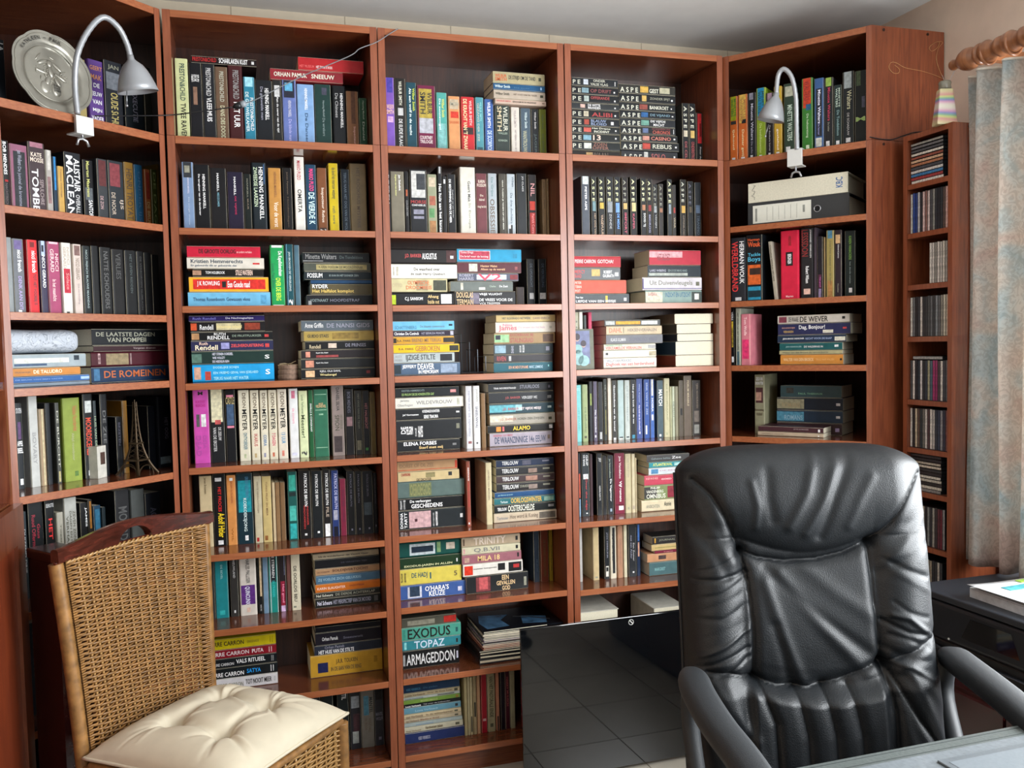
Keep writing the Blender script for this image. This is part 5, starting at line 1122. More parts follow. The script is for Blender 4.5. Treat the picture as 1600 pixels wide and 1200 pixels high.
# ---------------------------------------------------------------- clamp lamps
def lamp(key, lab, neck, neck_r, apex, rim0, rim1, clampx, clampy, stem, nut):
    f = FR[key]; P = lambda x, y, r=neck_r: f.at(x, y, r)
    base = P(sum(clampx)/2, clampy[1], -.012)
    e = empty('clamp_lamp', base, lab, 'lamp', 'silver clamp lamps on the shelves')
    I = Matrix.Translation(-base); Q = lambda v: I@v
    pts = [P(x, y, r) for x, y, r in neck]
    # smooth through the points
    sm = []
    for i in range(len(pts)-1):
        p0 = pts[max(i-1, 0)]; p1 = pts[i]; p2 = pts[i+1]; p3 = pts[min(i+2, len(pts)-1)]
        for k in range(8):
            t = k/8; sm.append(.5*((2*p1)+(p2-p0)*t+(2*p0-5*p1+4*p2-p3)*t*t+(3*p1-p0-3*p2+p3)*t**3))
    sm.append(pts[-1])
    sm = [Q(p) for p in sm]
    MB().tube(sm, [.0072+.0006*(i % 2) for i in range(len(sm))], 12).obj('gooseneck', lampw, e, smooth=True)
    a = Q(P(*apex)); c0 = Q(P(*rim0)); c1 = Q(P(*rim1)); c = (c0+c1)/2; R0 = (c1-c0).length/2*1.02
    ax = (c-a).normalized(); L_ = (c-a).length
    M = Matrix.Translation(a)@ax.to_track_quat('Z', 'Y').to_matrix().to_4x4()
    pr = [(.0085, -.006), (.009, .004), (.0125, L_*.10), (R0*.50, L_*.24), (R0*.66, L_*.40), (R0*.80, L_*.60), (R0*.91, L_*.8), (R0, L_*1.0), (R0*.97, L_*1.0), (R0*.88, L_*.8), (R0*.76, L_*.6), (R0*.6, L_*.40), (.002, L_*.3)]
    MB().lathe(pr, 32, M).obj('shade', lampw, e, smooth=True)
    MB().lathe([(.004, L_*.3), (.014, L_*.34), (.014, L_*.7), (.004, L_*.8)], 14, M).obj('bulb', mat('d8d6ce', .3, 'frosted_bulb'), e, smooth=True)
    MB().tube([Q(P(*stem[0])), Q(P(*stem[1]))], .0012, 6).lathe([(.001, -.0035), (.003, -.002), (.0035, 0), (.003, .002), (.001, .0035)], 10, Matrix.Translation(Q(P(*stem[1])))).obj('swivel_stem', steel, e, smooth=True)
    # clamp: a bent plate round the shelf edge with a wing screw beneath
    s0, z1 = f.loc(clampx[0], clampy[0], -.012); s1, _ = f.loc(clampx[1], clampy[0], -.012); _, z0 = f.loc(clampx[0], clampy[1], -.012)
    mb = MB(); G = lambda s, r, z: Q(f.p(s, r, z))
    def bx(sa, sb, ra, rb, za, zb):
        mb.add([G(s, r, z) for s in (sa, sb) for r in (ra, rb) for z in (za, zb)], [(0, 1, 3, 2), (4, 6, 7, 5), (0, 4, 5, 1), (2, 3, 7, 6), (0, 2, 6, 4), (1, 5, 7, 3)])
    bx(s0, s1, -.014, -.004, z0, z1); bx(s0, s1, -.004, .03, z1-.003, z1); bx(s0, s1, -.004, .03, z0, z0+.004)
    bevel(mb.obj('clamp', mat('d2d2ce', .35, 'pale_grey_clamp', .02), e), .001, 2)
    n0 = Q(f.p((s0+s1)/2, .0, z0)); s, z = f.loc(nut[0], nut[1], 0); n1 = Q(f.p((s0+s1)/2, 0, z)); U_ = f.u
    MB().tube([n0+Vector((0, 0, .01)), n1], .003, 8).tube([n1-U_*.016-Vector((0, 0, .018)), n1-U_*.012-Vector((0, 0, .004)), n1, n1+U_*.012-Vector((0, 0, .004)), n1+U_*.018-Vector((0, 0, .018))], .0035, 8).obj('wing_screw', steel, e, smooth=True)
    return e
lamp('L', 'silver gooseneck clamp lamp in front of the pewter plate', [(121, 178, -.012), (117, 130, -.014), (121, 85, -.03), (138, 48, -.04), (161, 27, -.05), (184, 42, -.06), (198, 68, -.06), (204, 90, -.06)], -.03,
     (204, 90, -.06), (189.5, 138, -.06), (241.5, 150, -.06), (118, 145), (179, 207), ((198, 138, -.06), (198.3, 165, -.06)), (125, 216))
lamp('D', 'silver gooseneck clamp lamp in front of the thriller row, right corner bookcase', [(1245.5, 234, -.012), (1244.6, 195, -.014), (1243.5, 153, -.03), (1237, 121, -.05), (1225, 108, -.06), (1216, 118, -.06), (1213, 146, -.06)], -.03,
     (1213, 148, -.06), (1185, 185, -.06), (1223, 193, -.06), (1230, 1253), (234, 261), ((1201, 194, -.06), (1196, 213, -.06)), (1244.5, 268))

# ---------------------------------------------------------------- cords
f = FR['A']
def smooth(pts, n=6):
    sm = []
    for i in range(len(pts)-1):
        p0 = pts[max(i-1, 0)]; p1 = pts[i]; p2 = pts[i+1]; p3 = pts[min(i+2, len(pts)-1)]
        for k in range(n):
            t = k/n; sm.append(.5*((2*p1)+(p2-p0)*t+(2*p0-5*p1+4*p2-p3)*t*t+(3*p1-p0-3*p2+p3)*t**3))
    return sm+[pts[-1]]
e = empty('lamp_cord', f.at(370, 166, -.02), 'thin lamp cord with inline switch strung across the top of the left bookcase', 'cord')
I = Matrix.Translation(-e.location)
MB().tube(smooth([I@FR['L'].at(148, 181, -.012), I@FR['L'].at(200, 181, -.012), I@f.at(262, 180, -.012), I@f.at(300, 176, -.015), I@f.at(366, 167, -.02)]), .0017, 6).obj('black_lead', black, e, smooth=True)
MB().tube(smooth([I@f.at(384, 161, -.02), I@f.at(405, 153, -.02), I@f.at(470, 120, -.02), I@f.at(545, 88, -.02), I@f.at(562, 76, -.015), I@f.at(588, 66, -.01), I@f.at(610, 52, -.006), I@FR['B'].at(622, 45, -.003)]), .0015, 6).obj('grey_lead', mat('77797c', .35, 'grey_flex'), e, smooth=True)
A_, B_ = I@f.at(364, 168, -.02), I@f.at(384, 161, -.02); d_ = (B_-A_)
Msw = Matrix.Translation(A_)@d_.to_track_quat('Z', 'Y').to_matrix().to_4x4(); l_ = d_.length
MB().lathe([(.003, 0), (.008, l_*.15), (.0095, l_*.4), (.0095, l_*.6)], 14, Msw).obj('switch_body', black, e, smooth=True)
MB().lathe([(.0095, l_*.6), (.0095, l_*.9), (.006, l_)], 14, Msw).obj('switch_cap', mat('8f969c', .4, 'grey_cap'), e, smooth=True)
Y0 = FR['D'].p(WID['D'], 0, 0).y-.004
o = MB().tube(smooth([ony(x, y, Y0) for x, y in ((1359, 214), (1375, 217), (1393, 218), (1412, 212), (1428, 207), (1441, 206))]), .0018, 6).obj('cord', black, None, smooth=True, label='short black cord hanging across the side of the right corner bookcase', cat='cord')
gold = mat('b48a5c', .4, 'gold_ribbon', .1, metal=.4)
def curl(pts, lab):
    MB().tube(smooth([ony(x, y, Y0+.0015) for x, y in pts], 5), .0008, 5).obj('curled_wire', gold, None, smooth=True, label=lab, cat='wire')
curl([(1475, 124), (1462, 118), (1440, 111), (1415, 106), (1400, 98), (1392, 98), (1389, 106), (1396, 114), (1404, 114), (1405, 108), (1398, 102)], 'long curled gold wire hanging over the reddish side of the corner bookcase')
curl([(1476, 126), (1468, 110), (1463, 92), (1466, 76), (1473, 66), (1462, 66), (1452, 74), (1456, 80), (1465, 74), (1468, 66)], 'short curled gold wire near the upper back corner of the bookcase side')

# ---------------------------------------------------------------- iridescent glass hanger
b = onz(1476, 196, 2.0205); b.z = 2.0206
e = empty('glass_bottle', b, 'iridescent tapered glass bottle standing on the disc rack', 'bottle')
M = Matrix.Rotation(-.35, 4, 'Z')
irid = bpy.data.materials.new('iridescent_glass'); irid.use_nodes = True; nt = irid.node_tree; bs = nt.nodes['Principled BSDF']
tc = nt.nodes.new('ShaderNodeTexCoord'); wv = nt.nodes.new('ShaderNodeTexWave'); wv.bands_direction = 'Z'; wv.inputs['Scale'].default_value = 3.2; wv.inputs['Distortion'].default_value = 3; wv.inputs['Detail Scale'].default_value = .8
rp = nt.nodes.new('ShaderNodeValToRGB'); cs = [(0, 'd8cfa0'), (.22, 'd89a98'), (.4, 'c8d488'), (.55, '8ab49c'), (.7, '8c90c4'), (.85, 'd8a4bc'), (1, 'e4e0d0')]
while len(rp.color_ramp.elements) < len(cs): rp.color_ramp.elements.new(.5)
for el, (p_, c_) in zip(rp.color_ramp.elements, cs): el.position = p_; el.color = lin(c_)+[1]
nt.links.new(tc.outputs['Object'], wv.inputs[0]); nt.links.new(wv.outputs['Color'], rp.inputs[0]); nt.links.new(rp.outputs[0], bs.inputs['Base Color'])
bs.inputs['Roughness'].default_value = .15; bs.inputs['Transmission Weight'].default_value = .25
def frust(w0, w1, z0, z1, mb):
    return mb.add([M@Vector((sx*w, sy*w*.7, z)) for w, z in ((w0, z0), (w1, z1)) for sx, sy in ((-1, -1), (1, -1), (1, 1), (-1, 1))], [(3, 2, 1, 0), (4, 5, 6, 7)]+[(k, (k+1) % 4, 4+(k+1) % 4, 4+k) for k in range(4)])
bevel(frust(.030, .019, 0, .105, MB()).obj('body', irid, e), .003, 2)
MB().lathe([(.016, .105), (.018, .108), (.017, .116), (.018, .124), (.016, .128)], 16).obj('neck', mat('8c8878', .2, 'clear_neck', .1, Transmission_Weight=.4), e, smooth=True)
t0 = b+Vector((0, 0, .126)); t1 = onx(1492, 110, 2.2)
mid = (t0+t1)/2-Vector((0, 0, .01))
MB().tube([t0-b+Vector((.008, 0, 0)), mid-b, t1-b], .0006, 5).tube([t0-b, t0-b+Vector((-.01, .0, .02))], .0006, 5).obj('hanging_wire', steel, e)

# ---------------------------------------------------------------- small things on the shelves
f = FR['C']                                   # framed family snapshot
s0, z1 = f.loc(899, 516, .055); s1, _ = f.loc(923, 516, .055); z0 = SZ['C'][3]+.0005; z1 -= 0
s0 = T+.004; s1 = max(s1, s0+.06)
e = empty('photo_frame', f.p(s0, .055, z0), 'small framed snapshot of three people against books, right bookcase', 'picture frame', None, f.a-.12)
w, h = s1-s0+.008, z1-z0
LT = Matrix.Rotation(-.06, 4, 'X')
MB().box(-.003, w, .0, .008, 0, h+.004, M=LT).obj('frame', mat('6a6c5c', .5, 'olive_frame'), e)
MB().box(.002, w-.014, -.001, .002, .018, h-.002, M=LT).obj('photograph', mat('6c7398', .35, 'snapshot_blue', .3, 40), e)
mb = MB(); skins = [mat('c9a89c', .4, 'snapshot_skin', .1), mat('8fb8b8', .4, 'snapshot_pale_blue', .15), mat('b8a8c8', .4, 'snapshot_lilac', .1), mat('3a3038', .4, 'snapshot_hair')]
def dot(x, z, rx, rz, mi): mb.add([LT@Vector((x+rx*math.cos(a), -.0014-.0001*mi, z+rz*math.sin(a))) for a in [k*math.pi/8 for k in range(16)]], [tuple(range(16))], mi)
dot(w*.32, h*.30, w*.22, h*.2, 1); dot(w*.55, h*.22, w*.24, h*.14, 1); dot(w*.3, h*.52, w*.2, h*.12, 1); dot(w*.28, h*.83, w*.13, h*.09, 3); dot(w*.55, h*.66, w*.12, h*.08, 3)
dot(w*.28, h*.8, w*.11, h*.085, 0); dot(w*.55, h*.63, w*.1, h*.075, 0); dot(w*.36, h*.4, w*.09, h*.06, 0)
mb.obj('photo_image', skins, e)
f = FR['L']                                   # small boxed calendar
za = SZ['L'][4]+.0004; s0 = f.s_at(153.5, za, .095); s1 = f.s_at(178, za, .095); z1 = f.z_at(698, s0, .095)
e = empty('white_card_box', f.p(s0, .095, za), 'small white card box with a portrait oval beside the tower model', 'box', None, f.a+.35)
w, h = (s1-s0)*.8, z1-za
MB().box(0, w, 0, .04, 0, h).obj('carton', mat('c9c5bb', .6, 'white_card'), e)
MB().box(w*.35, w*.85, -.0006, .0004, h*.42, h*.8).obj('portrait_print', mat('4a342c', .6, 'sepia_print', .5, 120), e)
# floral cloth bundle lying on the left pile
zq = max(b[3] for b in BOXES[('L', 3)] if b[0] < -.4)+.0006
s0 = -.466; s1 = f.s_at(135, zq, .07); zt_ = f.z_at(514, s1, .07)
flo = bpy.data.materials.new('floral_cloth'); flo.use_nodes = True; nt = flo.node_tree; bs = nt.nodes['Principled BSDF']
tc = nt.nodes.new('ShaderNodeTexCoord'); n2 = nt.nodes.new('ShaderNodeTexNoise'); n2.inputs['Scale'].default_value = 26; n2.inputs['Detail'].default_value = 1; n2.inputs['Distortion'].default_value = 4
rp = nt.nodes.new('ShaderNodeValToRGB'); cs = [(.40, 'b9c0ca'), (.47, 'b9c0ca'), (.49, '9097a2'), (.52, '9097a2'), (.54, 'c2c8d0')]
while len(rp.color_ramp.elements) < len(cs): rp.color_ramp.elements.new(.5)
for el, (p_, c_) in zip(rp.color_ramp.elements, cs): el.position = p_; el.color = lin(c_)+[1]
nt.links.new(tc.outputs['Object'], n2.inputs['Vector']); nt.links.new(n2.outputs['Fac'], rp.inputs[0]); nt.links.new(rp.outputs[0], bs.inputs['Base Color']); bs.inputs['Roughness'].default_value = .6
hh = (zt_-zq)/2; ll = s1-s0; dd_ = .09
def bun(a, b):
    t = 2*math.pi*b; ce = abs(math.cos(t))**.55*(1 if math.cos(t) > 0 else -1); se = abs(math.sin(t))**.55*(1 if math.sin(t) > 0 else -1)
    x = ll*a; k = (1-(abs(2*a-1))**10)**.5 if 0 < a < 1 else 0
    return Vector((x, dd_+dd_*ce*k, hh+hh*se*k*(.97+.03*math.sin(a*9))))
o = MB().grid(50, 33, bun).obj('folded_cloth', flo, None, smooth=True, label='white folded cloth with grey scroll pattern on top of the left pile, left corner bookcase', cat='cloth')
o.location = f.p(s0, .07, zq); o.rotation_euler = (0, 0, f.a)
# tower model
tb = mat('4a3c2c', .4, 'bronze', .2, 50, metal=.7)
s0 = f.s_at(215, za, .07); hT = f.z_at(628, s0, .07)-za
e = empty('tower_model', f.p(s0, .07, za), 'dark bronze lattice tower souvenir on the left corner bookcase shelf', 'souvenir', None, f.a+.2)
def half(z): return .037*math.exp(-3.6*z/hT)+.0022
zs = [hT*k/14 for k in range(15)]
mb = MB()
for sx in (-1, 1):
    for sy in (-1, 1): mb.tube([(sx*half(z), sy*half(z), z) for z in zs], [.0042-.0026*k/14 for k in range(15)], 6)
mb.obj('leg_frame', tb, e)
mb = MB()
for k in range(3, 14):
    z0_, z1_ = zs[k], zs[k]+(hT/14)
    for q in range(4):
        c = [(-1, -1), (1, -1), (1, 1), (-1, 1)]; a, b_ = c[q], c[(q+1) % 4]; h0, h1 = half(z0_), half(z1_)
        mb.tube([(a[0]*h0, a[1]*h0, z0_), (b_[0]*h1, b_[1]*h1, z1_)], .0007, 4).tube([(b_[0]*h0, b_[1]*h0, z0_), (a[0]*h1, a[1]*h1, z1_)], .0007, 4)
mb.obj('lattice', tb, e, kind='stuff')
for z in (hT*.2, hT*.43): h_ = half(z)+.004; MB().box(-h_, h_, -h_, h_, z-.0025, z+.0025).obj('platform', tb, e)
h_ = half(0)
for a in range(4):
    M = Matrix.Rotation(a*math.pi/2, 4, 'Z'); mb = MB().tube([M@Vector((h_*.72*math.cos(t), -h_*.8, hT*.13*math.sin(t))) for t in [k*math.pi/10 for k in range(11)]], .0016, 6); mb.obj('arch', tb, e)
MB().tube([(0, 0, hT*.93), (0, 0, hT*1.03)], .0014, 6).obj('mast', tb, e)
# wooden coaster stack tied with twine
f = FR['A']; za = SZ['A'][3]+.0004; s0 = f.s_at(451, za, .09); bark = mat('7a6252', .8, 'bark', .3, 90); cut = mat('b09684', .7, 'cut_wood', .15, 60)
for k in range(3):
    e = MB().lathe([(.029, 0), (.0305, .004), (.0305, .011), (.029, .0145)], 22).obj('wood_slice', bark, None, label='%s round wood slice in the small tied stack, left bookcase' % ('bottom', 'middle', 'top')[k], cat='coaster', group='tied wood slices')
    e.location = f.p(s0+.001*k, .118, za+k*.015)
    MB().lathe([(.0275, .0145), (.0275, .0149)], 22).obj('cut_face', cut, e)
tw = mat('a89474', .9, 'twine', .2, 300)
c = f.p(s0+.001, .118, za+.0462)
MB().tube([c+Vector((-.031, 0, -.002)), c+Vector((0, 0, .0016)), c+Vector((.031, .0, -.002))], .0012, 5).tube([c+Vector((0, -.031, -.002)), c+Vector((0, 0, .0016)), c+Vector((0, .031, -.002))], .0012, 5).tube([c+Vector((0, 0, .0014)), c+Vector((.01, -.01, .004)), c+Vector((.024, -.004, .010))], .001, 5).tube([c+Vector((0, 0, .0014)), c+Vector((-.012, -.008, .004)), c+Vector((-.026, -.012, .002))], .001, 5).obj('twine', tw, None, label='thin twine tied in a bow round the wood slices', cat='twine')
# wire letter rack
f = FR['B']; za = SZ['B'][3]+.0004
s0 = f.s_at(721, za, .07); s1 = f.s_at(760, za, .07)
e = empty('letter_rack', f.p(s0, .07, za), 'black stepped wire letter rack between two book piles', 'letter rack')
w = s1-s0; hs = [f.z_at(480+y/5.517, s0, .07)-za for y in (232, 305, 370, 432)]
for k, h in enumerate(hs):
    x = w*(.02+.96*k/3)
    MB().tube([(x, 0, .003), (x, 0, h), (x, .14, h), (x, .14, .003)], .0016, 6).obj('divider', mat('3c4046', .3, 'rack_wire', .05, metal=.6), e)
for y in (0, .14): MB().tube([(0, y, .003), (w, y, .003)], .0016, 6).obj('base_wire', mat('3c4046', .3, 'rack_wire', .05, metal=.6), e)
# magazines
f = FR['B']; z = SZ['B'][7]+.0005; mc = ['2a2c30', '16181c', '1a1a1e', '24262a', 'a86a58', '8a3a34', 'c9a090', '3a3f58', '9a9488', '6a5a80', 'b0a8a0', '44505a', 'a49c90', 'c0b8a8', '2c2a30', '8a8478']
for k, c in enumerate(mc):
    h = (.018, .012, .010)[k] if k < 3 else R_.uniform(.004, .0065); w = .225 if k > 5 else .215; dp = .205+.01*(k > 8)
    top = k == len(mc)-1
    o = MB().box(0, w+(.055 if top else 0), 0, dp, 0, h).obj('magazine', mat(c if not top else '14161c', .22, None, .3, 30), None, cat='magazine', group='pile of magazines on the eighth shelf')
    o['label'] = ('glossy dark magazine with a blue and black cover, top of the magazine pile' if top else '%s magazine, %s from bottom of the magazine pile, middle bookcase' % (cname(c), ORD[k]))
    o.location = (.897+R_.uniform(-.003, .003)+(.012 if k > 3 else 0), .034+R_.uniform(0, .006)-(.01 if k > 8 else 0), z); o.rotation_euler = (0, 0, R_.uniform(-.02, .02))
    MB().box(.002, w-.002, -.0006, .002, h*.3, h*.7).obj('page_edges', PAPER, o)
    z += h+.0003
MB().add([(.02, .02, h+.0004), (.1, .03, h+.0004), (.09, .1, h+.0004), (.13, .15, h+.0004), (.03, .17, h+.0004), (.01, .09, h+.0004)], [(0, 1, 2, 3, 4, 5)]).add([(.15, .04, h+.0004), (.23, .02, h+.0004), (.25, .09, h+.0004), (.17, .12, h+.0004)], [(0, 1, 2, 3)]).obj('cover_picture', mat('40617e', .25, 'blue_cover_art', .5, 25), o)
MB().tube([(.14, .12, h+.001), (.19, .1, h+.0012), (.25, .05, h+.001)], .002, 5).obj('cover_drawing', black, o)
# storage files on the lowest shelf of the left corner case
f = FR['L']; z = SZ['L'][7]+.0005
for (x0, x1, yt, c, lab) in ((70, 93, 1140, '1f4a4c', 'teal cardboard magazine file on the bottom shelf behind the wicker chair'), (96, 134, 1144, '8f9088', 'pale grey cardboard magazine file on the bottom shelf behind the wicker chair')):
    s0 = f.s_at(x0, z+.2, .05); s1 = f.s_at(x1, z+.2, .05); h = f.z_at(yt, s0, .05)-z; w = s1-s0
    o = MB().prism([(0, 0), (w, 0), (w, .24), (0, .24)], 0, h*.55).box(0, .002, .0, .24, h*.55, h).box(w-.002, w, 0, .24, h*.55, h).box(.002, w-.002, 0, .002, h*.55, h).obj('magazine_file', mat(c, .6, None, .1, 60), None, label=lab, cat='magazine file')
    o.location = f.p(s0, .05, z); o.rotation_euler = (0, 0, f.a)
    MB().box(.004, w-.004, .01, .22, h*.56, h*.93).obj('papers', PAPER, o)
# leaning picture on the wall cabinet ledge
e = empty('blue_edged_print', (-.43, -.50, 1.0455), 'white print with a blue lower edge standing on the wall cabinet ledge', 'picture', None, 1.35)
a0 = onx(1, 672, -.372); a1 = onx(10, 786, -.372)
MB().box(-.1, .108, 0, .004, 0, .162, M=Matrix.Rotation(-.05, 4, 'X')).obj('card', mat('e6e8ee', .5, 'white_card_print'), e)
MB().box(-.1, .108, -.0006, .0005, .0, .014, M=Matrix.Rotation(-.05, 4, 'X')).obj('blue_band', mat('2f60b0', .5, 'blue_band'), e)
# dark mahogany pedestal behind the wicker chair
a = onz(44, 856, .93); b_ = onz(88, 866, .93)
e = empty('mahogany_pedestal', (a.x, a.y, 0), 'dark mahogany pedestal table showing behind the wicker chair back', 'table', None, math.atan2(b_.y-a.y, b_.x-a.x))
w = (b_-a).length+.0
bevel(MB().box(-.004, w+.004, -.004, .075, .905, .93).obj('table_top', WOOD_D, e), .004, 3)
MB().box(0, w, 0, .07, .02, .905).obj('pedestal', WOOD_D, e)
bevel(MB().box(-.01, w+.01, -.01, .08, 0, .02).obj('base', WOOD_D, e), .003, 2)

# ---------------------------------------------------------------- black glass panel
e = empty('black_glass_panel', (.984, -.15, 0), 'large black glossy panel with a small crossed circle, leaning before the shelves', 'panel')
gl = mat('05070a', .06, 'black_glass', .02, coat=1)
PM = Matrix.Rotation(-.02, 4, 'X')
bevel(MB().box(0, .76, 0, .012, .014, .506, M=PM).obj('pane', gl, e), .0025, 3)
MB().box(.01, .75, .0122, .03, .04, .48, M=PM).obj('backing', black, e)
for x in (.08, .62): MB().box(x, x+.06, -.01, .05, .0003, .0138).obj('foot', blackm, e)
M = PM@Matrix.Translation((.380, -.0008, .487))@Matrix.Rotation(math.pi/2, 4, 'X')
MB().tube([M@Vector((.0085*math.cos(a), .0085*math.sin(a), 0)) for a in [k*math.pi/14 for k in range(28)]], .0008, 5, closed=True).obj('logo_ring', white, e)
MB().tube([M@Vector((-.006, .006, 0)), M@Vector((.006, -.006, 0))], .0008, 5).tube([M@Vector((-.003, .0055, 0)), M@Vector((.0055, -.003, 0))], .0006, 5).obj('logo_slash', white, e)

# ---------------------------------------------------------------- wicker chair
ratt = mat('8e6638', .45, 'rattan_strand', .38, 45, coat=.2)
ratl = mat('a9824e', .36, 'pale_rattan', .2, 60, coat=.3)
Aw = math.radians(48.8)
e = empty('wicker_chair', (-.05, -.4135, 0), 'woven rattan dining chair with a mahogany top rail and cream cushion', 'chair', None, Aw)
def bk(u, v):                                  # back surface, u across from near side, v up from the seat
    xl = -.188-.022*v**1.6; xr = .200+.030*v
    return Vector((xl+(xr-xl)*u, .012+.03*v+.028*math.sin(math.pi*u)*v**.5, .455+.472*v))
def weave(name, fn, ncol, nrow, amp, rad, edge=.075, par=None, m_=ratt):
    cols = [0, edge*.55]+[edge+(1-2*edge)*k/(ncol-1) for k in range(ncol)]+[1-edge*.55, 1]
    mb = MB()
    for j in range(nrow):
        v = (j+.5)/nrow; pts = []
        for i, u in enumerate(cols):
            p = fn(u, v); nrm = (fn(u, min(v+.01, 1))-fn(u, max(v-.01, 0))).cross(fn(min(u+.01, 1), v)-fn(max(u-.01, 0), v)).normalized()
            s = 0 if i in (0, len(cols)-1) else (1 if (i+j) % 2 else -1)
            pts.append(p+nrm*amp*s)
            if i < len(cols)-1:
                pts.append(fn((u+cols[i+1])/2, v))
        mb.tube(pts, rad, 4, cap=False)
    mb.obj(name, m_, par, smooth=True, kind='stuff')
    for u in cols[2:-2]:
        pts = [fn(u, k/14) for k in range(15)]
        MB().tube(pts, .0034, 6).obj('upright_cane', ratl, par, smooth=True)
weave('back_weave', bk, 13, 84, .0062, .0028, edge=.095, par=e)
def wrap(name, pts, r, par, pitch=.0042):
    L_ = sum((pts[k+1]-pts[k]).length for k in range(len(pts)-1)); n = int(L_/pitch)*2; q = []; acc = 0; seg = 0
    cum = [0]
    for k in range(len(pts)-1): cum.append(cum[-1]+(pts[k+1]-pts[k]).length)
    for k in range(n+1):
        d = L_*k/n
        while seg < len(pts)-2 and cum[seg+1] < d: seg += 1
        t = (d-cum[seg])/max(cum[seg+1]-cum[seg], 1e-6); q.append(pts[seg].lerp(pts[seg+1], min(t, 1)))
    MB().tube(q, [r+(.0012 if k % 2 else 0) for k in range(n+1)], 12).obj(name, ratt, par, smooth=True)
for u, off in ((0, -.012), (1, .008)):
    wrap('wrapped_side_frame', [bk(u, v/12)+Vector((off, .014, 0)) for v in range(13)], .0155, e)
wrap('wrapped_lower_rail', [bk(k/10, 0)+Vector((0, .004, -.01)) for k in range(11)], .011, e)
for k in range(2):                             # braided strand under the rail
    MB().tube([bk(u, 1)+Vector((0, .004*math.sin(u*95+k*3.14)-.003, .003+.003*math.cos(u*95+k*3.14))) for u in [i/100 for i in range(101)]], .0026, 6).obj('braid', ratl, e, smooth=True)
# carved top rail with a half-moon hand hole
def railz(u): return .006, .036+.021*math.sin(math.pi*min(1, max(0, u)))**1.1
def hole(u): t = (u-.5)/.115; return .034*math.sqrt(max(0, 1-t*t)) if abs(t) < 1 else 0
mb = MB(); N = 96
def rl(u, k):
    lo, hi = railz(u); h = hole(u); z0 = lo+(h if h else 0); p = bk(u, 1)
    th = .013; c = [(-th, z0), (-th*.9, hi-.004), (-th*.4, hi), (th*.4, hi), (th*.9, hi-.004), (th, z0)][k]
    return p+Vector((0, .004+c[0], c[1]))
us = [-.06+1.105*i/N for i in range(N+1)]
vs = [rl(u, k) for u in us for k in range(6)]; fs = []
for i in range(N):
    for k in range(6): fs.append((i*6+k, i*6+(k+1) % 6, (i+1)*6+(k+1) % 6, (i+1)*6+k))
fs += [(5, 4, 3, 2, 1, 0), tuple(N*6+k for k in range(6))]
mb.add(vs, fs).obj('top_rail', WOOD_D if 0 else wood('mahogany_rail', '2a110b', '54241a', (2, 10, 10), .2, .7), e, smooth=False)
MB().tube([bk(u, 1)+Vector((0, .004, .0045)) for u in us], .0042, 6).obj('rail_lip', wood('mahogany_lip', '4a1e14', '6b2c1c', (2, 10, 10), .2, .7), e, smooth=True)
# seat box and legs
D2 = .402; H = .202
def side(n):
    def fn(u, v):
        z = .13+.325*v; k = 1+.03*(v-.5)
        return [Vector((-H+2*H*u, -D2, z)), Vector((H, -D2*u, z)), Vector((-H, -D2+D2*u, z))][n]
    return fn
for n, nm in ((0, 'front_apron_weave'), (1, 'side_apron_weave'), (2, 'side_apron_weave')): weave(nm, side(n), 10, 52, .0042, .0027, par=e, m_=ratl)
for x, y in ((-H, -D2), (H, -D2), (-H, .0), (H, .0)): wrap('leg', [Vector((x, y, .46)), Vector((x*1.0, y, .2)), Vector((x*1.02, y*1.02, .0))], .0165, e, .005)
MB().box(-H+.01, H-.01, -D2+.01, -.005, .43, .452).obj('seat_board', mat('6a4a2c', .7, 'seat_board', .1), e)
for a_, b2 in (((-H, -D2), (H, -D2)), ((H, -D2), (H, 0)), ((-H, 0), (-H, -D2))): wrap('seat_rim', [Vector((*a_, .462)), Vector((*b2, .462))], .009, e, .005)
# cushion
ctn = mat('cfc5ae', .8, 'cream_cotton', .05, 18, bump=.12)
Wc = Matrix.Translation((-.05, -.4135, 0))@Matrix.Rotation(Aw, 4, 'Z')
hx, hy = .212, .212; tuf = [(-.078, -.075), (.078, -.075), (-.078, .075), (.078, .075)]
rr = random.Random(3); folds = []
for tx, ty in tuf:
    for k in range(11):
        a = rr.uniform(0, 6.28) if k > 3 else (math.atan2(ty, tx)+rr.uniform(-.7, .7)); L_ = rr.uniform(.05, .14)
        folds.append((tx, ty, tx+L_*math.cos(a), ty+L_*math.sin(a), rr.uniform(.0035, .008), rr.uniform(.004, .010)*(1 if rr.random() < .6 else -1)))
    for ox, oy in tuf:
        if (ox, oy) != (tx, ty) and (ox == tx or oy == ty): folds.append((tx, ty, ox, oy, .016, -.010))
def seg_d(X_, Y_, s):
    x0, y0, x1, y1 = s[:4]; dx_, dy_ = x1-x0, y1-y0; l2 = dx_*dx_+dy_*dy_
    t = np.clip(((X_-x0)*dx_+(Y_-y0)*dy_)/l2, 0, 1); return np.hypot(X_-x0-t*dx_, Y_-y0-t*dy_), t
NG = 121; g = np.linspace(-1, 1, NG); U2_, V2_ = np.meshgrid(g, g, indexing='ij')
sq = lambda a, b: a*(1-.035*(1-b*b))          # corners reach out further than the sides
X_ = sq(U2_, V2_)*hx; Y_ = sq(V2_, U2_)*hy
prof_ = ((1-np.abs(U2_)**3.2)*(1-np.abs(V2_)**3.2)).clip(0)**.5
Zt = .068*prof_
for tx, ty in tuf: d = np.hypot(X_-tx, Y_-ty); Zt -= .030*np.exp(-(d/.022)**2)+.012*np.exp(-(d/.05)**2)
for s in folds: d, t = seg_d(X_, Y_, s); Zt += s[5]*np.exp(-(d/s[4])**2)*(1-t*.8)*(prof_**.5)
Zb = -.006*prof_
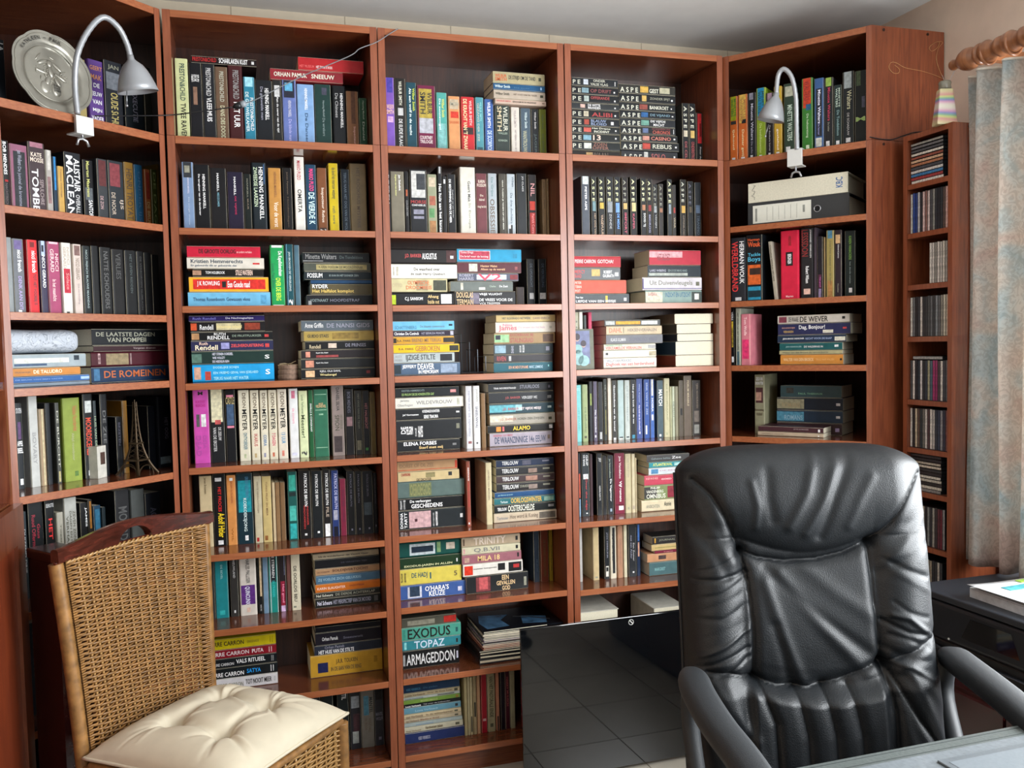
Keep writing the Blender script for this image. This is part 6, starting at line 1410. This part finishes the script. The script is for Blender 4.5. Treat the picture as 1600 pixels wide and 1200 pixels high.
def npgrid(mb, A, B, C_, flip=False):
    n, m_ = A.shape; mb.add(list(zip(A.ravel().tolist(), B.ravel().tolist(), C_.ravel().tolist())),
        [((i*m_+j, (i+1)*m_+j, (i+1)*m_+j+1, i*m_+j+1) if not flip else (i*m_+j+1, (i+1)*m_+j+1, (i+1)*m_+j, i*m_+j)) for i in range(n-1) for j in range(m_-1)])
mb = MB(); npgrid(mb, X_, Y_, Zt+.012); npgrid(mb, X_[::6, ::6], Y_[::6, ::6], Zb[::6, ::6]+.010, True)
o = mb.obj('seat_cushion', ctn, None, smooth=True, label='cream tufted cotton seat cushion lying on the wicker chair', cat='cushion')
o.matrix_world = Wc@Matrix.Translation((-.004, -.207, .472))
edge = [(X_[i, 0], Y_[i, 0]) for i in range(0, NG, 4)]+[(X_[-1, j], Y_[-1, j]) for j in range(4, NG, 4)]+[(X_[i, -1], Y_[i, -1]) for i in range(NG-5, -1, -4)]+[(X_[0, j], Y_[0, j]) for j in range(NG-5, 3, -4)]
MB().tube([(x, y, .011) for x, y in edge], .004, 8, closed=True).obj('piping', ctn, o, smooth=True)
for tx, ty in tuf: MB().lathe([(.0005, 0), (.006, .001), (.006, .003), (.003, .005), (.0005, .0055)], 12, Matrix.Translation((tx, ty, .036))).obj('tuft_button', ctn, o, smooth=True)

# ---------------------------------------------------------------- office chair
AO = math.atan2(-.3, .954); OM = Matrix.Translation((1.142, -1.543, 0))@Matrix.Rotation(AO, 4, 'Z'); OI = OM.inverted()
e = empty('office_chair', (1.142, -1.543, 0), 'high backed black leather office chair with padded arms at the desk', 'chair', None, AO)
lea = mat('101316', .43, 'black_leather', .2, 30, Specular_IOR_Level=.36)
nt = lea.node_tree; vo = nt.nodes.new('ShaderNodeTexVoronoi'); vo.inputs['Scale'].default_value = 420; tc = [n for n in nt.nodes if n.type == 'TEX_COORD'][0]
nt.links.new(tc.outputs['Object'], vo.inputs['Vector']); bp = nt.nodes.new('ShaderNodeBump'); bp.inputs['Strength'].default_value = .28; bp.inputs['Distance'].default_value = .001
nt.links.new(vo.outputs['Distance'], bp.inputs['Height']); nt.links.new(bp.outputs[0], nt.nodes['Principled BSDF'].inputs['Normal'])
NU, NV = 171, 231
u_, v_ = np.meshgrid(np.linspace(0, 1, NU), np.linspace(0, 1, NV), indexing='ij')
PXU = lambda x, y: ((x-(1057+.0*(y-700)))/(379+.045*(y-700)), (y-688)/(1180-688))
asp_u, asp_v = .50, .66
edgef = (1-np.abs(2*u_-1)**7).clip(0)**.45; topf = np.minimum(1, (v_/.07)).clip(0, 1); topf = np.sqrt(1-(1-topf)**2)
dp = .055*edgef*topf
def sm(x): x = np.clip(x, 0, 1); return x*x*(3-2*x)
s1 = .262+.045*np.sin(np.pi*np.clip((u_-.22)/.53, 0, 1))     # seam under the headrest
s2 = .655+.03*np.sin(np.pi*np.clip((u_-.25)/.53, 0, 1))-.05*np.clip(u_-.75, 0, 1)*2
inner = sm((u_-.20)/.05)*sm((.775-u_)/.05)
head = np.sin(np.pi*np.clip(v_/s1, 0, 1))**.7*sm((u_-.01)/.16)*sm((.99-u_)/.16)
dp += .032*head
midm = inner*sm((v_-s1)/.05)*sm((s2-v_)/.05); dp += .012*midm*np.sin(np.pi*np.clip((v_-s1)/(s2-s1), 0, 1))
low = sm((v_-s2)/.05); dp += .022*low*inner+.010*low
dp += .026*(1-inner)*sm((v_-.22)/.1)*np.sin(np.pi*np.clip(np.where(u_ < .5, u_/.23, (1-u_)/.25), 0, 1))**.8
def crease(pts, w, a, w2=0, a2=0):
    global dp
    best = None
    for k in range(len(pts)-1):
        d, t = seg_d(u_*asp_u, v_*asp_v, (pts[k][0]*asp_u, pts[k][1]*asp_v, pts[k+1][0]*asp_u, pts[k+1][1]*asp_v)); best = d if best is None else np.minimum(best, d)
    dp = dp + a*np.exp(-(best/w)**2) + (a2*np.exp(-(best/w2)**2) if w2 else 0)
def pc(*p): return [PXU(x, y) for x, y in p]
seams = [pc((1143, 836), (1170, 846), (1210, 852), (1260, 850), (1300, 842), (1340, 826)), pc((1078, 728), (1100, 752), (1122, 790), (1143, 836)), pc((1429, 724), (1400, 760), (1370, 800), (1340, 826)),
    pc((1143, 836), (1152, 880), (1158, 950), (1157, 1014)), pc((1338, 828), (1342, 900), (1348, 960), (1352, 995)), pc((1157, 1014), (1190, 1024), (1240, 1028), (1290, 1018), (1352, 995)),
    pc((1352, 995), (1400, 978), (1446, 960)), pc((1157, 1014), (1120, 1004), (1086, 1002)), pc((1162, 1020), (1182, 1070), (1187, 1200)), pc((1354, 1000), (1366, 1060), (1372, 1200)), pc((1356, 1000), (1400, 1070), (1440, 1120), (1460, 1170))]
for s in seams: crease(s, .0022, -.006, .010, -.007)
for x in (1222, 1264, 1304): crease(pc((x-6, 1026), (x+8, 1090), (x+12, 1200)), .0022, -.004, .012, -.007)
rr = random.Random(11)
for k in range(9):                             # gathers of the side bolsters
    y = 850+k*18+rr.uniform(-5, 5); crease(pc((1345+rr.uniform(0, 25), y), (1390, y+rr.uniform(4, 16)), (1440-rr.uniform(0, 25), y+rr.uniform(18, 40))), rr.uniform(.0035, .007), rr.uniform(-.005, .005))
    y = 845+k*19+rr.uniform(-5, 5); crease(pc((1072, y+rr.uniform(8, 26)), (1110, y+8), (1150, y-rr.uniform(0, 16))), rr.uniform(.003, .006), rr.uniform(-.005, .005))
for x0, y0, x1, y1, w, a in [(1215, 800, 1258, 700, .008, .006), (1262, 815, 1312, 702, .008, -.006), (1240, 810, 1290, 705, .007, .005), (1190, 790, 1185, 720, .009, -.005), (1165, 800, 1160, 735, .006, .004), (1305, 800, 1340, 730, .008, .004),
        (1180, 860, 1345, 990, .009, -.005), (1200, 870, 1330, 1010, .010, .006), (1178, 880, 1230, 1020, .009, .006), (1190, 940, 1210, 1022, .008, -.005), (1240, 860, 1340, 930, .012, .004),
        (1090, 1010, 1150, 1090, .008, .005), (1080, 1060, 1150, 1180, .009, -.005), (1110, 1015, 1170, 1150, .008, .005), (1380, 1000, 1450, 1060, .008, .005), (1372, 1040, 1440, 1170, .009, -.006), (1390, 1010, 1456, 1130, .006, .004),
        (1350, 870, 1440, 830, .007, -.004), (1362, 850, 1440, 790, .007, .004), (1075, 760, 1130, 850, .009, .005), (1070, 800, 1120, 870, .008, -.004)]:
    crease(pc((x0, y0), ((x0+x1)/2+rr.uniform(-6, 6), (y0+y1)/2+rr.uniform(-4, 4)), (x1, y1)), w*1.25, a*.62)
Zl = 1.183-.66*v_; hw = .248-.018*(1-np.minimum(1, v_/.05))**2*1.6; Xl = (2*u_-1)*hw
Zl = Zl-.022*np.abs(2*u_-1)**5*(1-sm(v_/.2))
Yl = .375-.185*(1.183-Zl)
Yf = Yl-dp
mb = MB(); npgrid(mb, Xl, Yf, Zl, True)
o = mb.obj('backrest', lea, e, smooth=True)
edgeY = Yl+.0
mb = MB(); k = 6; back = edgeY+.055*(edgef*topf)
npgrid(mb, Xl[::k, ::k], back[::k, ::k], Zl[::k, ::k]); mb.obj('backrest_shell', lea, e, smooth=True)
for s in (-1, 1): MB().tube([(s*.2485, .375-.185*(1.183-z), z) for z in [1.13-.06*k for k in range(11)]], .0035, 6).obj('piping', lea, e, smooth=True)
# seat
def seatf(a, b): x = 2*a-1; y = 2*b-1; return Vector((x*.26, -.06+y*.27, .50+.06*((1-abs(x)**4)*(1-abs(y)**4))**.4-.02*math.exp(-(x*x+y*y)*3)))
MB().grid(30, 30, seatf).grid(30, 30, lambda a, b: Vector(((2*a-1)*.26, -.06+(2*b-1)*.27, .50-.05*((1-abs(2*a-1)**4)*(1-abs(2*b-1)**4))**.4)), flip=True).obj('seat', lea, e, smooth=True)
# arms: a flattened loop from the back of the seat forward
def arm(pts, w, name='armrest'):
    P = smooth([OI@p for p in pts], 8); mb = MB(); vs = []; n = len(P); seg = 16
    for i, p in enumerate(P):
        t = (P[min(i+1, n-1)]-P[max(i-1, 0)]).normalized(); sd = t.cross(Vector((0, 0, 1))).normalized(); up = sd.cross(t)
        en = min(1, (i+.6)/5, (n-i)/3) ** .5
        for k in range(seg):
            a = 2*math.pi*k/seg; c_, s_ = math.cos(a), math.sin(a)
            vs.append(p+sd*(w*en*(abs(c_)**.7)*(1 if c_ > 0 else -1))+up*(.021*en*(abs(s_)**.8)*(1 if s_ > 0 else -1)))
    fs = [(i*seg+k, i*seg+(k+1) % seg, (i+1)*seg+(k+1) % seg, (i+1)*seg+k) for i in range(n-1) for k in range(seg)]+[tuple(range(seg-1, -1, -1)), tuple((n-1)*seg+k for k in range(seg))]
    mb.add(vs, fs).obj(name, blackm, e, smooth=True)
    return P
AL = [onz(1078, 1048, .78), onz(1092, 1085, .775), onz(1122, 1135, .765), onz(1160, 1185, .755), onz(1196, 1240, .75)]
AR = [onz(1478, 1018, .765), onz(1506, 1040, .765), onz(1545, 1070, .76), onz(1592, 1108, .755), onz(1640, 1150, .75)]
PL, PR = arm(AL, .029), arm(AR, .031)
for P, sx in ((PL, -1), (PR, 1)):
    a, b2 = P[2], P[-3]
    MB().tube(smooth([a-Vector((0, 0, .012)), a+Vector((0, .012, -.10)), Vector((sx*.24, .12, .52)), Vector((sx*.2, .1, .49))], 6), .017, 10).tube(smooth([b2-Vector((0, 0, .015)), b2+Vector((0, -.005, -.09)), Vector((sx*.25, b2.y+.03, .53)), Vector((sx*.2, -.05, .49))], 6), .017, 10).obj('arm_support', blackm, e, smooth=True)
MB().tube([(0, 0, .12), (0, 0, .46)], .028, 14).obj('gas_column', black, e, smooth=True)
MB().box(-.1, .1, -.12, .12, .44, .462).obj('tilt_plate', black, e)
MB().tube(smooth([Vector((0, .1, .45)), Vector((0, .27, .46)), Vector((0, .33, .56)), Vector((0, .34, .7))], 6), .022, 10).obj('back_bar', black, e, smooth=True)
for k in range(5):
    a = math.radians(72*k+20); d = Vector((math.cos(a), math.sin(a), 0))
    lg = MB().tube([d*.02+Vector((0, 0, .12)), d*.18+Vector((0, 0, .1)), d*.3+Vector((0, 0, .075))], [.03, .022, .016], 10).obj('base_leg', black, e, smooth=True)
    pd = Vector((-d.y, d.x, 0)); c = d*.3+Vector((0, 0, .0285))
    MB().lathe([(.005, -.022), (.026, -.022), (.028, -.018), (.028, -.006), (.012, -.004), (.012, .004), (.028, .006), (.028, .018), (.026, .022), (.005, .022)], 16, Matrix.Translation(c)@pd.to_track_quat('Z', 'Y').to_matrix().to_4x4()).tube([c, c+Vector((0, 0, .05))], .006, 8).obj('castor', black, lg, smooth=True)

# ---------------------------------------------------------------- desk
e = empty('desk', (.5, -1.613, 0), 'large desk with a grey green leather top in the lower right corner', 'desk')
dw = XR-.04-.5; dk = wood('desk_wood', '4a2c1c', '7a4a2c', (1, 8, 8))
bevel(MB().box(0, dw, -.74, 0, .72, .7485).obj('desk_top', dk, e), .003, 2)
ltm = mat('4c5250', .42, 'grey_green_leather', .15, 200, coat=.1, bump=.25)
MB().box(.004, dw-.004, -.735, -.004, .7486, .750).obj('leather_inlay', ltm, e)
lt2 = mat('666c70', .35, 'paler_leather_field', .12, 120, coat=.15, bump=.2)  # inner field in a paler tone than the leather border
MB().box(.05, dw-.05, -.7, -.036, .7501, .7508).obj('leather_field', lt2, e)
for y in (-.030, -.012): MB().box(.01, dw-.01, y, y+.0012, .7501, .7505).obj('tooled_line', mat('2a3030', .5, 'tooling'), e)
for x in (.02, dw-.06): MB().box(x, x+.03, -.72, -.03, 0, .7199).obj('desk_leg_panel', dk, e)
MB().box(.05, dw-.06, -.6, -.585, .3, .7199).obj('modesty_panel', dk, e)
o = bevel(MB().box(0, .62, -.44, 0, 0, .003).obj('desk_pad', mat('5c6266', .3, 'desk_pad_vinyl', .08, 200, coat=.2), None, label='dark grey vinyl writing pad lying on the leather desk top', cat='desk pad'), .001, 1)
o.location = (1.16, -1.675, .7510)
MB().box(.012, .608, -.428, -.012, .003, .0034).obj('pad_sheet', mat('6c7378', .3, 'pad_sheet', .06, 200), o)

# ---------------------------------------------------------------- printer corner
e = empty('printer_stand', (1.9, -1.56, 0), 'low dark red wooden cabinet under the printer', 'cabinet')
MB().box(0, .4, 0, .90, 0, .50).obj('cabinet_body', WOOD_D, e)
MB().box(-.016, -.001, .01, .44, .02, .49).obj('door', WOOD_D, e); MB().box(-.016, -.001, .45, .89, .02, .49).obj('door', WOOD_D, e)
e = empty('printer', (1.93, -1.235, .5005), 'black flatbed printer on the low cabinet, papers on its lid', 'printer', None, 0)
pb = mat('1a1e24', .38, 'printer_black', .08, 120, bump=.1)
PH = .212
bevel(MB().box(.02, .385, 0, .47, 0, .085).obj('lower_body', pb, e), .008, 3)
bevel(MB().box(.0, .385, -.003, .473, .088, PH-.02).obj('upper_body', pb, e), .012, 4)
bevel(MB().box(-.002, .387, -.005, .475, PH-.018, PH).obj('lid', mat('2a2e34', .45, 'printer_lid', .08, 120, bump=.1), e), .004, 3)
MB().add([(-.0008, .12, .115), (-.0008, .30, .115), (-.0008, .27, .172), (-.0008, .145, .172)], [(0, 3, 2, 1)]).obj('display', mat('0c0a0c', .08, 'display_glass', coat=1), e)
MB().box(.014, .02, .04, .43, .055, .060).obj('tray_slot', mat('3a4048', .3, 'tray_edge'), e)
MB().tube([(.018, .03, .066), (.012, .12, .058), (.012, .35, .058), (.018, .44, .066)], .0025, 6).obj('tray_lip', mat('4a5058', .3, 'tray_lip'), e, smooth=True)
MB().box(.017, .0205, .045, .066, .024, .040).obj('card_slot', mat('5a6068', .4, 'slot_metal'), e)
MB().box(.015, .018, .050, .061, .028, .036).obj('card_slot_hole', black, e)
MB().lathe([(.003, 0), (.003, .001)], 10, Matrix.Translation((-.0015, .34, .1))@Matrix.Rotation(-math.pi/2, 4, 'Y')).obj('indicator', white, e)
# papers on the printer
z = .5005+PH+.0004; ps = [mat('e9edf0', .7, 'white_paper', .01), mat('dfe4ea', .7, 'bluish_paper', .01)]
o = MB().box(0, .215, 0, .30, 0, .003).box(0, .002, 0, .30, .003, .022).box(0, .215, 0, .30, .023, .0255).obj('open_binder', mat('dcdfe2', .5, 'binder_white'), None, label='white open binder full of paper on the printer lid', cat='binder')
o.location = (1.965, -1.215, z); o.rotation_euler = (0, 0, -.04)
MB().box(.006, .212, .004, .296, .0032, .0228).obj('paper_stack', ps[1], o)
MB().tube([(.02+.01*math.cos(a), .1, .026+.008*math.sin(a)) for a in [k*math.pi/8 for k in range(9)]], .0012, 6).obj('ring', steel, o)
def sheet(name, x, y, z, rot, w, h, c, lab, lift):
    o = MB().grid(12, 12, lambda a, b: Vector((a*w, b*h, .0012+lift*(max(0, a-.0)-.0)**2*0+lift*(1-a)**3*b))).obj(name, c, None, smooth=True, label=lab, cat='paper'); o.location = (x, y, z); o.rotation_euler = (0, 0, rot)
    md = o.modifiers.new('thickness', 'SOLIDIFY'); md.thickness = .0004
    return o
sheet('paper_sheet', 1.972, -1.205, z+.0262, -.03, .20, .27, ps[0], 'plain white sheet on top of the open binder', .004)
o = sheet('printed_sheet', 1.965, -1.18, z+.0325, .05, .21, .25, ps[0], 'white sheet with teal and green print, topmost on the printer papers', .006)
MB().box(.06, .15, .17, .20, .0035, .0050).obj('teal_print', mat('4fa0a8', .6, 'teal_print', .3, 60), o); MB().box(.15, .20, .215, .235, .0032, .0046).obj('green_print', mat('9ac050', .6, 'green_print', .2, 60), o)

# ---------------------------------------------------------------- curtain
turn = wood('turned_pine', '7a4a2c', '9c6540', (1, 10, 1), .35, .3)
RX, RZ = 2.235, 2.187; R0 = onx(1487, 103, RX)
e = empty('curtain_rod', (RX, R0.y, R0.z), 'turned brown wooden curtain rod with a ball finial', 'curtain rod')
M = Matrix.Rotation(math.pi/2, 4, 'X')
pr = [(.001, -.002), (.013, .0), (.016, .008), (.013, .020), (.011, .026), (.019, .032), (.028, .046), (.033, .062), (.031, .078), (.022, .092), (.016, .098), (.030, .104), (.031, .112), (.020, .118)]
MB().lathe(pr, 24, M).obj('finial', turn, e, smooth=True)
pr = [(.020, .118)]
zz = .118
for k in range(4): pr += [(.030, zz+.004), (.032, zz+.02), (.024, zz+.035), (.020, zz+.05), (.028, zz+.056), (.028, zz+.066), (.020, zz+.072)]; zz += .08
pr += [(.020, zz), (.020, 2.3)]
MB().lathe(pr, 24, M).obj('pole', turn, e, smooth=True)
for k in range(9):
    y = -(.135+k*.085); MB().tube([(.029*math.cos(a), y, .029*math.sin(a)-.007) for a in [q*math.pi/10 for q in range(20)]], .0045, 7, closed=True).obj('curtain_ring', turn, e, smooth=True)
for y in (-.105, -2.2): MB().box(.0, XR-RX-.001, y-.012, y+.012, -.015, .015).obj('bracket', turn, e)
cur = bpy.data.materials.new('curtain_cloth'); cur.use_nodes = True; nt = cur.node_tree; bs = nt.nodes['Principled BSDF']; out = nt.nodes['Material Output']
tc = nt.nodes.new('ShaderNodeTexCoord'); n1 = nt.nodes.new('ShaderNodeTexNoise'); n1.inputs['Scale'].default_value = 7; n1.inputs['Detail'].default_value = 5; n1.inputs['Distortion'].default_value = 1.2
nt.links.new(tc.outputs['Object'], n1.inputs['Vector'])
rp = nt.nodes.new('ShaderNodeValToRGB'); cs = [(.3, 'cabab2'), (.42, 'cec6be'), (.5, 'ccc8c2'), (.58, 'c2c6c4'), (.66, 'b2bcbe'), (.76, 'cac2ba')]
while len(rp.color_ramp.elements) < len(cs): rp.color_ramp.elements.new(.5)
for el, (p_, c_) in zip(rp.color_ramp.elements, cs): el.position = p_; el.color = lin(c_)+[1]
n2 = nt.nodes.new('ShaderNodeTexNoise'); n2.inputs['Scale'].default_value = 38; n2.inputs['Detail'].default_value = 2; n2.inputs['Distortion'].default_value = 3
nt.links.new(tc.outputs['Object'], n2.inputs['Vector']); r2 = nt.nodes.new('ShaderNodeValToRGB'); r2.color_ramp.elements[0].position = .46; r2.color_ramp.elements[0].color = (.72, .7, .68, 1); r2.color_ramp.elements[1].position = .54; r2.color_ramp.elements[1].color = (1, 1, 1, 1)
nt.links.new(n2.outputs['Fac'], r2.inputs[0]); mx = nt.nodes.new('ShaderNodeMix'); mx.data_type = 'RGBA'; mx.blend_type = 'MULTIPLY'; mx.inputs[0].default_value = .6
nt.links.new(n1.outputs['Fac'], rp.inputs[0]); nt.links.new(rp.outputs[0], mx.inputs[6]); nt.links.new(r2.outputs[0], mx.inputs[7])
nt.links.new(mx.outputs[2], bs.inputs['Base Color']); bs.inputs['Roughness'].default_value = .75
tr_ = nt.nodes.new('ShaderNodeBsdfTranslucent'); nt.links.new(mx.outputs[2], tr_.inputs[0]); ms_ = nt.nodes.new('ShaderNodeMixShader'); ms_.inputs[0].default_value = .55
nt.links.new(bs.outputs[0], ms_.inputs[1]); nt.links.new(tr_.outputs[0], ms_.inputs[2]); nt.links.new(ms_.outputs[0], out.inputs[0])
e = empty('curtain', (RX, -.66, 2.15), 'pastel patterned curtain gathered in folds at the left of the window', 'curtain')
def cf(a, b):
    y = -.64-.50*a; z = 2.150-1.425*b; k = 2*math.pi*(a*.50)/.088
    tight = .75+.25*b; n = .012*math.sin(3.1*a*6+b*2.1)
    return Vector((.0+0.040*tight*math.sin(k+.25*math.sin(b*5))+n*b, y+.66+.008*math.sin(2*k)*b-.0, z-2.15+(.0+.006*math.sin(k*.5))*b))
o = MB().grid(150, 50, cf).obj('cloth', cur, e, smooth=True)
md = o.modifiers.new('thickness', 'SOLIDIFY'); md.thickness = .0012
MB().tube([cf(a/60, 0) for a in range(61)], .004, 6).obj('heading_tape', mat('c8c0b4', .8, 'heading_tape'), e, smooth=True)
bpy.data.objects.remove(FO); bpy.data.curves.remove(FC)
# beyond the 320 books that show largest, the rest is one mesh
bk_ = [o for o in bpy.data.objects if o.get('category') == 'book']
def shown(o):
    xs, ys = [], []
    for c in o.bound_box:
        d = o.matrix_world@Vector(c)-CAMP; w = d.dot(FW); xs.append(FPX*d.dot(RT)/w); ys.append(FPX*d.dot(UP)/w)
    return (min(max(xs), 790)-max(min(xs), -800))*(max(ys)-min(ys))
bpy.context.view_layer.update()
bk_.sort(key=shown, reverse=True)
mb = MB(); ms = []; dead = []
for o in bk_[320:]:
    for q in [o]+list(o.children):
        me = q.data; mi = []
        for m_ in me.materials:
            if m_ not in ms: ms.append(m_)
            mi.append(ms.index(m_))
        off = len(mb.v); mb.v += [tuple(o.matrix_world@v.co) for v in me.vertices]
        for pl_ in me.polygons: mb.f.append(tuple(i+off for i in pl_.vertices)); mb.mi.append(mi[pl_.material_index])
        dead.append(q)
for q in dead: bpy.data.objects.remove(q)
mb.obj('small_books', ms, None, label='remaining thin and half hidden books between the larger ones on all shelves', cat='books', kind='stuff')
